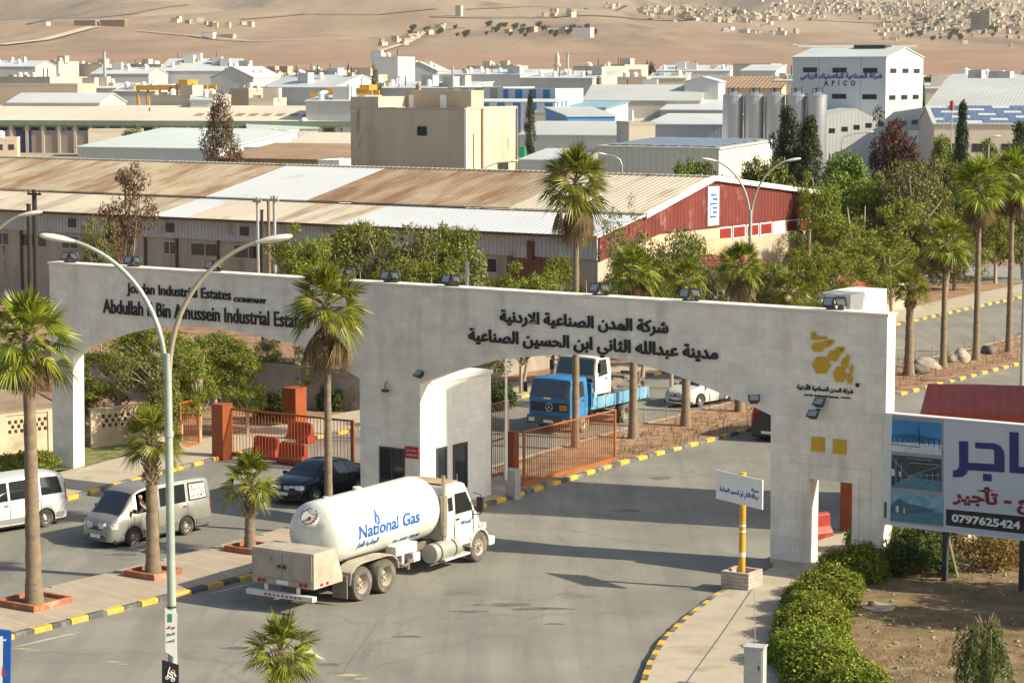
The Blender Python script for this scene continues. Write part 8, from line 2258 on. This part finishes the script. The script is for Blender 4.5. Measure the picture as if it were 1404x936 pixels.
# five silos
y = 362.0
M_SILO = mat('silo_metal', (0.42, 0.44, 0.46), 0.38, 0.65, n=(0.6, 0.08), stretch=(1, 1, 0.1))
sp_ = on(1004, y); s1 = None
for k in range(5):
    px = 1004 + 28.6 * k; p = on(px, y - 1.2 * k); hs = top_h(139.5, p.y); r = 13.9 / scale_at(p.y)
    e = empty('silo', p, 0, ['leftmost of the five grey metal silos', 'second grey silo from the left', 'middle one of the five grey silos', 'grey silo next to the tower side of the row', 'grey silo closest to the white wing'][k], 'silo', 'row of five grey silos')
    mb = MB(); mb.lathe([(r, -0.1), (r, hs)], (0, 0, 0), 'Z', 24, cap=False); mb.build('barrel', M_SILO, e, smooth=True)
    mb = MB(); mb.lathe([(r + .05, hs), (r + .05, hs + .15), (r * 0.3, hs + 0.7), (0.0, hs + 0.7)], (0, 0, 0), 'Z', 24, cap=False); mb.build('lid', M_SILO, e)
    mb = MB(); mb.tube([(r * 0.5, -r * 0.5, hs + .3), (r * .5, -r * .5, hs + 1.5)], 0.06, 6); mb.tube([(-r * 0.5, -r * 0.6, hs + .3), (-r * .5, -r * .6, hs + 1.3)], 0.06, 6); mb.tube([(-r * 0.5, -r * .6, hs + 1.2), (r * 0.5, -r * .5, hs + 1.2)], 0.05, 6); mb.tube([(0, 0, hs + .6), (0, 0, hs + 1.3)], 0.25, 8); mb.build('railing', M_DMET, e)
    mb = MB()
    for z in (hs * .25, hs * .5, hs * .75): mb.lathe([(r + .025, z), (r + .025, z + .08)], (0, 0, 0), 'Z', 24, cap=False)
    mb.build('hoop', M_SILO, e)
bld('wall_block', 'blank white wall block right of the factory tower', 'building', 1258, 1287, 182, 372, 7, M_WHITE, M_WHITE, 'flat', 0, rad(4), parapet=.15)
e, w, h = bld('hall', 'two storey hall with blue and white chequered solar roof at the right edge', 'hall', 1279, 1440, 171, 330, 30, W_LST, R_WHT, 'gable_x', 2.2, rad(-6), wins=(4, 2, 1.6, 1.2, 1.2, 3.4))
M_SOLB = mat('blue_solar_panel', (0.10, 0.15, 0.26), 0.25, 0.1, n=(0.5, 0.1))
for i in range(12):
    for j in range(7):
        if (i * 3 + j * 5) % 7 in (2, 5): continue
        xa = -w / 2 + 0.5 + (w - 1) * i / 12; xb = xa + (w - 1) / 12 - 0.1; ta, tb = (j + .05) / 7, (j + .95) / 7
        mb = MB(); f = lambda t: (15 * t, h + 2.2 * t + .24)
        (ya, za), (yb, zb_) = f(ta), f(tb); mb.hexa([(xa, ya, za), (xb, ya, za), (xb, yb, zb_), (xa, yb, zb_), (xa, ya, za + .05), (xb, ya, za + .05), (xb, yb, zb_ + .05), (xa, yb, zb_ + .05)]); mb.build('solar_panel', M_SOLB, e)
bld('hall', 'long grey roofed hall behind the solar roof at the right', 'hall', 1266, 1500, 152, 345, 70, W_WHT, R_GRY, 'gable_x', 4.5, rad(-16))
e = empty('water_tank', on(1302, 262), 0, 'small red water tank on a thin stand above the solar roof', 'tank')
z_ = top_h(151, 262); mb = MB(); mb.lathe([(0.0, z_), (0.24, z_), (0.24, z_ + 0.9), (0.1, z_ + 1.05), (0, z_ + 1.05)], (0, 0, 0), 'Z', 14, cap=False); mb.build('barrel', M_REDROOF, e, smooth=True)
mb = MB(); mb.tube([(0, 0, 0), (0, 0, z_)], .07, 6); mb.tube([(-0.9, 0, 0), (-0.9, 0, z_ - .6)], .05, 6); mb.build('stand', M_GREYMET, e)
# blue striped factory
def stripemat(name, c1, c2, pitch, f=0.5):
    m = mat(name, c1, 0.5)
    N, L, b = nodes_of(m); tc = N.new('ShaderNodeTexCoord'); sp = N.new('ShaderNodeSeparateXYZ'); L.new(tc.outputs['Object'], sp.inputs[0])
    ad = N.new('ShaderNodeMath'); ad.operation = 'ADD'; L.new(sp.outputs[0], ad.inputs[0]); L.new(sp.outputs[1], ad.inputs[1])
    dv = N.new('ShaderNodeMath'); dv.operation = 'MULTIPLY'; dv.inputs[1].default_value = 1 / pitch; L.new(ad.outputs[0], dv.inputs[0])
    fr = N.new('ShaderNodeMath'); fr.operation = 'FRACT'; L.new(dv.outputs[0], fr.inputs[0])
    gt = N.new('ShaderNodeMath'); gt.operation = 'GREATER_THAN'; gt.inputs[1].default_value = f; L.new(fr.outputs[0], gt.inputs[0])
    mx = N.new('ShaderNodeMix'); mx.data_type = 'RGBA'; L.new(gt.outputs[0], mx.inputs[0]); mx.inputs[6].default_value = rgb(c1); mx.inputs[7].default_value = rgb(c2); L.new(mx.outputs[2], b.inputs['Base Color'])
    return m
S_BLU = stripemat('blue_white_stripes', (0.05, 0.22, 0.52), (0.62, 0.66, 0.68), 3.0); S_GRN = stripemat('olive_white_stripes', (0.36, 0.36, 0.24), (0.60, 0.62, 0.58), 3.0); S_PAL = stripemat('pale_blue_stripes', (0.42, 0.58, 0.72), (0.70, 0.72, 0.73), 2.6)
e, w, h = bld('factory', 'blue and white striped factory with flat white roof', 'factory', 690, 761, 123, 440, 22, S_BLU, R_GRN, 'flat', 0, rad(-30), parapet=.2, px2=799)
SD2 = max(v.co.y for v in e.children[0].data.vertices)
mb = MB(); mb.b6(w / 2 + .02, w / 2 + .06, 0, SD2, -.5, h); mb.build('side_cladding', S_PAL, e)
e, w, h = bld('factory', 'olive striped end of the blue factory', 'factory', 614, 690, 121, 452, 20, S_GRN, R_GRN, 'flat', 0, rad(-18), parapet=.2)
bld('factory_annex', 'lower striped annex in front of the blue factory', 'factory', 603, 761, 141, 425, 10, S_BLU, R_GRN, 'mono', .4, rad(-16))
e, w, h = bld('shed', 'low shed with bright blue roof right of the striped factory', 'shed', 778, 843, 160, 382, 16, mat('bright_blue_wall', (0.05, 0.22, 0.50), 0.5), R_GRY, 'mono', 1.2, rad(12))
bld('shed', 'small pale blue roofed shed behind the bright blue shed', 'shed', 772, 830, 149, 430, 14, W_WHT, R_BLU, 'mono', 1.0, rad(-20))
e, w, h = bld('hall', 'long white hall with pale grey roof right of the striped factory', 'hall', 800, 960, 139, 462, 34, W_LST, R_GRY, 'gable_x', 3.0, rad(-8), wins=(12, 1, 1.4, 2.4, .8, 1))
bld('workshop', 'low cream workshop with a row of small windows below the striped factory', 'workshop', 728, 766, 157, 402, 7, W_LST, R_CONC, 'flat', 0, rad(-8), wins=(5, 1, .8, .8, 1.6, 1))
bld('workshop', 'cream two storey workshop left of the grey solar hall', 'workshop', 862, 898, 172, 330, 8, W_LST, R_CONC, 'flat', 0, rad(10), wins=(4, 1, .8, .9, 1.4, 1))
e_, w, h = bld('container', 'small green container on the white hall wall', 'container', 711, 719, 202, 340, 2.4, mat('green_paint', (0.02, 0.30, 0.12), 0.5), mat('green_paint', (0.02, 0.30, 0.12), 0.5), 'flat', 0, rad(-5), parapet=.05, door=(0.0, 0.8, 1.6, M_GREYMET))
bld('hall', 'grey roofed hall with dark front left of the silos', 'hall', 885, 990, 172, 415, 24, W_GRY, R_WHT, 'mono', 1.5, rad(-14))
bld('hall', 'white sheet roof hall directly left of the silo row', 'hall', 905, 992, 152, 450, 30, W_GRY, R_WHT, 'mono', 2.6, rad(-12))
bld('house', 'white upright house with gable left of the silos', 'house', 938, 984, 113, 470, 9, W_WHT, R_WHT, 'gable_y', 1.0, rad(-14))
bld('shed', 'brown roofed shed right of the white upright house', 'shed', 976, 1070, 122, 490, 22, W_TAN, R_BRN, 'mono', 2.4, rad(-12))
bld('hall', 'white hall with shallow roof left of the factory tower', 'hall', 1014, 1062, 98, 560, 20, W_WHT, R_WHT, 'mono', 1.5, rad(-14), wins=(3, 1, 2.0, 1.2, 3, 1))
bld('apartment_block', 'pale apartment block behind the white hall near the tower', 'building', 1004, 1056, 90, 640, 14, W_LST, R_CONC, 'flat', 0, rad(-18), wins=(5, 2, 1.2, 1.2, 4, 3.2))
# ------------------------------------------------------------------ the industrial town beyond
bld('workshop', 'long two storey beige workshop with small square windows at the left edge', 'workshop', -40, 108, 118, 500, 12, W_BEI, R_CONC, 'flat', 0, rad(-9), wins=(14, 1, .9, .9, 5.2, 3))
bld('shed', 'white roofed open shed in front of the beige workshop', 'shed', 12, 138, 142, 455, 16, W_GRY, R_WHT, 'gable_x', 1.8, rad(-9))
far = [
 (218, 318, 98, 760, 26, W_WHT, R_WHT, 'gable_x', 4, 'largest white sheet metal hall below the desert on the left'),
 (290, 348, 107, 640, 24, W_GRY, R_WHT, 'gable_y', 3, 'grey gabled hall right of the yellow crane'),
 (360, 458, 121, 560, 22, W_WHT, R_WHT, 'gable_x', 3, 'wide white roofed hall left of the white cube'),
 (126, 205, 102, 740, 20, W_GRY, R_WHT, 'gable_x', 2, 'grey white hall left of the largest white hall'),
 (-20, 50, 92, 800, 22, W_GRY, R_WHT, 'gable_x', 2, 'grey hall with white roof at the far left edge'),
 (90, 142, 90, 830, 14, W_LST, R_CONC, 'flat', 0, 'pale stone house block left of the thin mast'),
 (180, 222, 90, 850, 14, W_LST, R_CONC, 'flat', 0, 'pale house block left of the largest white hall roof'),
 (62, 82, 86, 820, 12, W_LST, R_CONC, 'flat', 0, 'tower like stone house near the left edge'),
 (156, 214, 126, 520, 14, W_GRY, R_WHT, 'mono', 1.5, 'grey shed with white roof behind the yellow crane'),
 (105, 160, 122, 560, 14, W_LST, R_WHT, 'mono', 1.2, 'low pale shed right of the beige workshop'),
 (345, 382, 102, 700, 12, W_TAN, R_CONC, 'flat', 0, 'tan house between the grey gabled hall and the dark tree'),
 (404, 470, 99, 720, 16, W_BEI, R_CONC, 'flat', 0, 'broad beige block behind the white roofed hall'),
 (315, 342, 124, 520, 9, W_TAN, R_CONC, 'flat', 0, 'small grey brown house beside the brown cypress top'),
 (510, 546, 80, 700, 18, W_WHT, R_WHT, 'flat', 0, 'white cube building standing out before the desert'),
 (548, 600, 98, 760, 22, W_GRY, R_GRY, 'gable_y', 3, 'grey gabled hall right of the white cube'),
 (600, 713, 103, 700, 18, W_WHT, R_WHT, 'mono', 1.6, 'long white hall in the middle of the town'),
 (713, 812, 108, 640, 18, W_GRY, R_WHT, 'mono', 2, 'white and grey hall below the minaret'),
 (786, 830, 93, 700, 16, W_BEI, R_CONC, 'flat', 0, 'beige apartment block right of the minaret'),
 (826, 856, 91, 715, 14, W_LST, R_CONC, 'flat', 0, 'pale apartment block joined to the beige block'),
 (846, 886, 108, 600, 12, W_TAN, R_CONC, 'flat', 0, 'tan workshop below the lone round tree'),
 (888, 940, 108, 640, 16, W_LST, R_WHT, 'mono', 1.5, 'white shed right of the lone round tree'),
 (900, 1000, 98, 780, 24, W_WHT, R_WHT, 'mono', 2.0, 'long low white hall before the red plain'),
 (458, 508, 105, 640, 16, W_TAN, R_CONC, 'flat', 0, 'brown house left of the white cube'),
 (470, 560, 122, 560, 18, W_WHT, R_WHT, 'mono', 1.5, 'white shed in front of the grey gabled hall'),
 (545, 620, 122, 520, 16, W_GRY, R_WHT, 'mono', 1.4, 'white roofed shed with a red barrel left of the striped factory'),
 (208, 262, 134, 455, 12, W_LST, R_CONC, 'flat', 0, 'cream house in the yard of the yellow crane'),
 (262, 292, 138, 450, 10, W_WHT, R_WHT, 'mono', 1, 'small white shed at the foot of the yellow crane'),
 (342, 376, 138, 455, 10, W_LST, R_CONC, 'flat', 0, 'cream house right of the brown cypress'),
 (1268, 1330, 122, 480, 14, W_LST, R_WHT, 'mono', 1, 'pale shed at the foot of the far grove'),
 (1278, 1400, 118, 520, 24, W_GRY, R_WHT, 'gable_x', 2.5, 'grey gabled hall below the far grove'),
 (0, 70, 108, 620, 14, W_LST, R_CONC, 'flat', 0, 'pale block behind the beige workshop'),
 (640, 700, 92, 900, 16, W_LST, R_CONC, 'flat', 0, 'low pale block at the edge of the desert'),
 (420, 500, 140, 430, 10, W_WHT, R_WHT, 'mono', 1, 'low white shed behind the right yellow crane'),
 (1060, 1104, 112, 500, 16, W_GRY, R_GRY, 'mono', 1.4, 'grey shed touching the left of the factory tower'),
 (850, 905, 129, 480, 14, W_GRY, R_WHT, 'mono', 1.2, 'white shed behind the long grey roofed hall'),
]
random.seed(12)
for (a, b, t, yy, dp_, wm, rm, rf, rs, lab) in far:
    cat_ = 'hall' if 'hall' in lab else 'shed' if 'shed' in lab else 'building'
    nw = max(2, int((b - a) / 12))
    bld('hall' if cat_ == 'hall' else 'shed' if cat_ == 'shed' else 'town_house', lab, cat_, a, b, t, yy, dp_, wm, rm, rf, rs, rad(random.choice([-34, -25, -14, -9])), wins=(nw, 1, 1.2, 1.1, 2.2, 3) if rf == 'flat' else None, door=(random.uniform(-.3, .3), 3.0, 3.2, M_DMET) if rf != 'flat' else (0.1, 1.2, 2.1, M_DMET), clutter=4 + int((b - a) / 14), swins=(3, 1, 1.4, 1.0, 2.4, 3))
# small town houses filling the gaps
GH = 'small town houses before the desert'
kinds = []
for k in range(295):
    yy = random.uniform(420, 1180); px = random.uniform(-30, 1430)
    if 480 < px < 715 and yy < 460: continue
    if 1095 < px < 1290 and yy < 520: continue
    if px > 1250 and yy > 520: continue
    s = scale_at(yy); wpx = random.uniform(5, 13) * s
    p = on(px, yy); hgt = random.uniform(2.6, 6.0)
    tp = 103 + (CAMZ - (p.z + hgt)) * s
    wm = random.choice([W_LST, W_LST, W_BEI, W_TAN, W_WHT]); rm = R_CONC if wm is not W_WHT else R_WHT
    rf = 'flat' if wm is not W_WHT else 'mono'
    e, w, h = bld('town_house', 'small pale flat roofed house among many in the far town' if rf == 'flat' else 'small white shed among many in the far town', 'house', px - wpx / 2, px + wpx / 2, tp, yy, random.uniform(6, 12), wm, rm, rf, random.uniform(.6, 1.4), rad(random.choice([-34, -20, -9, 8])), group=GH + (' with flat roofs' if rf == 'flat' else ' with sheet roofs'), wins=(random.randint(2, 4), 1, 1.0, 1.0, 1.3, 3) if yy < 900 else None, clutter=random.choice([0, 1, 2]))
# minaret
p = on(764, 760); hh = top_h(71, 760) - p.z
e = empty('minaret', p, 0, 'slim pale minaret with two galleries above the far roofs', 'minaret')
mb = MB(); r = 0.95; mb.lathe([(r, -2), (r, hh * .55), (r * .9, hh * .72)], (0, 0, 0), 'Z', 10); mb.build('shaft', W_LST, e)
for z in (0.55, 0.73): mb = MB(); mb.lathe([(r * 1.0, hh * z), (r * 1.28, hh * z + .3), (r * 1.28, hh * z + .9), (r * .9, hh * z + .9)], (0, 0, 0), 'Z', 10); mb.build('gallery', W_LST, e)
mb = MB(); mb.lathe([(r * .75, hh * .74), (r * .75, hh * .9), (r * .5, hh * .95), (0.05, hh)], (0, 0, 0), 'Z', 10); mb.build('cap', W_LST, e)
# yellow gantry cranes
M_CRANE = mat('crane_yellow', (0.52, 0.27, 0.03), 0.6, n=(1, .15))
def crane(px0, px1, pt, y, label):
    p = on((px0 + px1) / 2, y); w = (px1 - px0) / scale_at(y); h = top_h(pt, y) - p.z
    e = empty('gantry_crane', p, rad(-10), label, 'crane')
    mb = MB(); mb.b6(-w / 2, w / 2, -.4, .4, h - 1.0, h); mb.b6(-w / 2, w / 2, 5.6, 6.4, h - 1.0, h); mb.build('girder', M_CRANE, e)
    for k in range(4):
        x = -w / 2 + w * (k + .1) / 3.3
        for yy in (0, 6): mb = MB(); mb.tube([(x - .6, yy, -1), (x, yy, h - 1)], .28, 6); mb.tube([(x + .8, yy, -1), (x, yy, h - 1)], .2, 6); mb.build('leg', M_CRANE, e)
    mb = MB(); mb.b6(w * .1, w * .1 + 2, -.5, 6.5, h, h + 1.1); mb.build('trolley', M_CRANE, e)
crane(186, 288, 117, 480, 'long yellow gantry crane behind the long hall'); crane(426, 466, 128, 455, 'short yellow gantry crane near the beige block'); crane(468, 512, 124, 470, 'yellow gantry crane cut by the beige block corner')
for px, py0, yy, m, lab in [(574, 118, 500, R_BRN, 'dark red barrel tank on the roofs left of the striped factory'), (821, 108, 600, M_POLE, 'rust coloured barrel tank right of the minaret')]:
    p = on(px, yy); z1 = top_h(py0, yy) - p.z; r = 3.6 / scale_at(yy)
    e = empty('barrel_tank', p, 0, lab, 'tank'); mb = MB(); mb.lathe([(r, -1), (r, z1)], (0, 0, 0), 'Z', 14); mb.build('barrel', m, e, smooth=True); mb = MB(); mb.lathe([(r + .1, z1), (r * .2, z1 + .8), (0, z1 + .8)], (0, 0, 0), 'Z', 14); mb.build('lid', m, e)

# ------------------------------------------------------------------ farms and villages on the hillside
def far_box(px, py, w, h, d, wm, label, group, name='hill_house', cat='house', ang=None):
    p = GT(px, py)
    e = empty(name, p, rad(-20) if ang is None else ang, label, cat, group)
    mb = MB(); mb.b6(-w / 2, w / 2, 0, d, -6, h); mb.build('wall', wm, e)
    mb = MB(); mb.b6(-w / 2 - .2, w / 2 + .2, -.2, d + .2, h, h + .5); mb.build('roof', R_CONC, e)
    return e
random.seed(33)
def village(n, x0, x1, yc, sp_y, group, label, big=1.0, wms=None, name='hill_house', cat='house'):
    for k in range(n):
        px = random.uniform(x0, x1); t = (px - x0) / (x1 - x0)
        py = (yc(t) if callable(yc) else yc) + random.uniform(-sp_y, sp_y)
        far_box(px, py, random.uniform(5, 12) * big, random.uniform(3.5, 8) * big, random.uniform(6, 12) * big, random.choice(wms or [W_LST, W_LST, W_BEI, W_TAN, W_WHT]), label, group, name, cat, ang=rad(random.uniform(-45, 20)))
village(185, 925, 1404, lambda t: 20 + 6 * math.sin(t * 9), 6.5, 'houses of the far hillside village', 'small pale house in the far village at the top right', 0.95)
village(46, 1040, 1410, lambda t: 8 + 3 * t, 5, 'houses of the upper far village', 'tiny pale house above the far village at the top right', 0.95)
village(20, 865, 945, 15, 4.5, 'houses at the left end of the far village', 'pale house in the cluster left of the far village', 1.0)
village(13, 738, 800, 21, 3, 'houses of the small far hamlet', 'pale house in the small hamlet at the top centre', 0.9)
village(6, 828, 850, 11, 2, 'houses on the rise right of the hamlet', 'pale house on the rise at the top centre', 1.3)
village(20, 1240, 1410, 38, 9, 'houses of the near right village', 'house in the near village at the right edge', 0.95)
village(16, 676, 808, lambda t: 46 - 2 * t, 2.5, 'farm buildings along the track', 'low farm building along the desert track', 0.8, None, 'farm_building', 'farm')
village(22, 520, 612, lambda t: 66 - 26 * t, 6, 'pens of the desert farm compound', 'low stone pen in the desert farm compound', 0.7, [W_TAN, W_LST, W_BEI], 'stone_pen', 'pen')
village(14, 230, 345, lambda t: 30 + 9 * t, 3, 'ruined farm walls on the slope', 'low ruined farm wall on the left slope', 0.8, [W_TAN, W_LST], 'farm_ruin', 'ruin')
village(12, 968, 1100, lambda t: 42 + 6 * t, 3, 'farm sheds on the right plain', 'low farm shed on the right plain', 0.9, None, 'farm_shed', 'shed')
for k in range(12): far_box(1105 + 12 * k, 63 + (k * 5) % 3, 26 + (k * 7) % 12, 2.4, 9, M_WHITE, 'long white greenhouse behind the factory tower', 'white greenhouses behind the tower', 'greenhouse', 'greenhouse', rad(-6))
for (px, py, w, h, lab) in [(116, 36, 26, 6, 'left long dark barn on the sandy slope'), (154, 37, 30, 7, 'right long dark barn on the sandy slope')]:
    far_box(px, py, w, h, 12, mat('dark_barn', (0.20, 0.15, 0.105), 0.95, n=(.2, .2)), lab, None, 'barn', 'barn', rad(-12))
far_box(797, 52, 20, 10, 12, M_WHITE, 'white two storey farmhouse on the plain above the minaret', None, 'farmhouse', 'house')
far_box(628, 23, 8, 14, 8, W_LST, 'small upright house alone on the plain at the top centre', None, 'farmhouse', 'house')
far_box(60, 36, 8, 4, 8, M_WHITE, 'tiny white hut on the sandy slope at the left', None, 'hill_hut', 'hut')
far_box(284, 53, 14, 6, 8, M_WHITE, 'small white farm hut on the left plain', None, 'hill_hut', 'hut'); far_box(308, 53, 20, 4, 8, W_TAN, 'dark low shed beside the small white farm hut', None, 'hill_hut', 'hut')
# the rest of the far village, and the scrub between its houses
random.seed(91)
hm_ = [MB() for _ in range(3)]; sh_ = MB()
for k in range(620):
    q = random.random()
    if q < .62: px = random.uniform(880, 1420); py = 19 + 5 * math.sin((px - 925) / 479 * 9) + random.gauss(0, 5)
    elif q < .8: px = random.uniform(1100, 1420); py = 9 + random.gauss(0, 4)
    else: px = random.uniform(1200, 1420); py = 38 + random.gauss(0, 7)
    p = GT(px, py); w_, d_, h_ = random.uniform(4, 9), random.uniform(4, 9), random.uniform(3, 6.5)
    hm_[k % 3].box((p.x, p.y, p.z + h_ / 2 - 2), (w_, d_, h_ + 4), random.uniform(-.7, .3))
    if k % 2 == 0:
        p = GT(px + random.gauss(0, 10), py + random.gauss(0, 3)); leaf_clump(sh_, p + Vector((0, 0, 2)), random.uniform(2, 3.5), 14, random, 2.2, 1.5)
for m_, q in zip(hm_, (W_LST, W_TAN, W_BEI)): tag(m_.build('far_village', q), 'dense pale village houses on the far slope at the top right', 'village', None, 'stuff')
tag(sh_.build('far_scrub', L_DARK, fix=False), 'dark green scrub between the far village houses', 'scrub', None, 'stuff')
# ruined towers in the village on the right
for (px, py, w, h, lab) in [(1338, 42, 16, 26, 'left tall unfinished concrete tower at the right village'), (1350, 42, 14, 30, 'right tall unfinished concrete tower at the right village')]:
    far_box(px, py, w, h, 14, mat('bare_concrete', (0.27, 0.22, 0.17), 0.95, n=(.15, .25)), lab, None, 'unfinished_tower', 'building')
# long far wall of the main road on the plain and dirt tracks
def track(pts, w, m, name):
    ps = [GT(*p) for p in pts]; fine = []
    for a, b in zip(ps, ps[1:]):
        n = 24
        for k in range(n):
            q = a.lerp(b, k / n); fine.append(q)
    fine.append(ps[-1]); mb = MB(); vs_ = []
    for i, p in enumerate(fine):
        a = fine[max(i - 1, 0)]; b = fine[min(i + 1, len(fine) - 1)]; t = (b - a); n_ = Vector((-t.y, t.x, 0)).normalized() * w / 2
        for s in (-1, 1):
            q = p + n_ * s; vs_.append((q.x, q.y, max(hill(q.x, q.y), p.z) + 1.2))
    mb.add(vs_, [(2 * i, 2 * i + 1, 2 * i + 3, 2 * i + 2) for i in range(len(fine) - 1)])
    struct(name, mb, m, fix=False)
M_TRACK = mat('dirt_track', (0.50, 0.40, 0.28), 0.95, n=(.02, .1)); M_HWY = mat('far_road_asphalt', (0.16, 0.15, 0.14), 0.9, n=(.02, .1))
track([(0, 63), (60, 56), (112, 42), (130, 38)], 14, M_TRACK, 'dirt_track')
track([(590, 24), (760, 25), (950, 28), (1110, 28), (1404, 26)], 13, M_HWY, 'far_road')
track([(190, 44), (260, 50), (345, 58), (480, 55)], 7, M_TRACK, 'dirt_track')
track([(520, 72), (560, 60), (585, 44), (640, 38)], 7, M_TRACK, 'dirt_track')
M_GUL = mat('gully_scrub', (0.21, 0.155, 0.105), 0.95, n=(.02, .2))
track([(40, 34), (110, 26), (180, 20), (260, 8)], 8, M_GUL, 'gully')
track([(330, 28), (420, 20), (520, 22), (600, 14)], 7, M_GUL, 'gully')
track([(640, 14), (720, 10), (800, 13), (860, 8)], 9, M_GUL, 'gully')
track([(1240, 47), (1330, 48), (1420, 46)], 9, M_HWY, 'village_road')
# far shrubs and groves on the slopes
random.seed(44)
FW, FL, FH, FWD = TREES['far_green']
for k in range(120):
    px, py = random.choice([(random.uniform(1240, 1404), random.uniform(30, 58)), (random.uniform(930, 1404), random.uniform(8, 30)), (random.uniform(560, 820), random.uniform(38, 52))])
    p = GT(px, py); s = random.uniform(0.7, 1.4)
    e = empty('far_tree', p, 0, 'small dark tree on the far slopes', 'tree', 'dark trees dotted over the far slopes'); inst(FW, 'trunk', e, sc=(s, s, s)); inst(FL, 'crown', e, sc=(s, s, s))
# ------------------------------------------------------------------ air
hm = bpy.data.materials.new('thin_haze'); hm.use_nodes = True
hn = hm.node_tree; hn.nodes.remove(hn.nodes['Principled BSDF'])
pv_ = hn.nodes.new('ShaderNodeVolumePrincipled')
pv_.inputs['Color'].default_value = (0.93, 0.93, 0.93, 1)
pv_.inputs['Density'].default_value = 0.000038
pv_.inputs['Anisotropy'].default_value = 0.2
hn.links.new(pv_.outputs[0], hn.nodes['Material Output'].inputs['Volume'])
mb = MB(); mb.b6(-5200, 5200, -200, 14200, -12, 900)
tag(mb.build('haze', hm), 'thin pale dust haze over the plain', 'haze', None, 'stuff')
C.scene.cycles.volume_bounces = 0
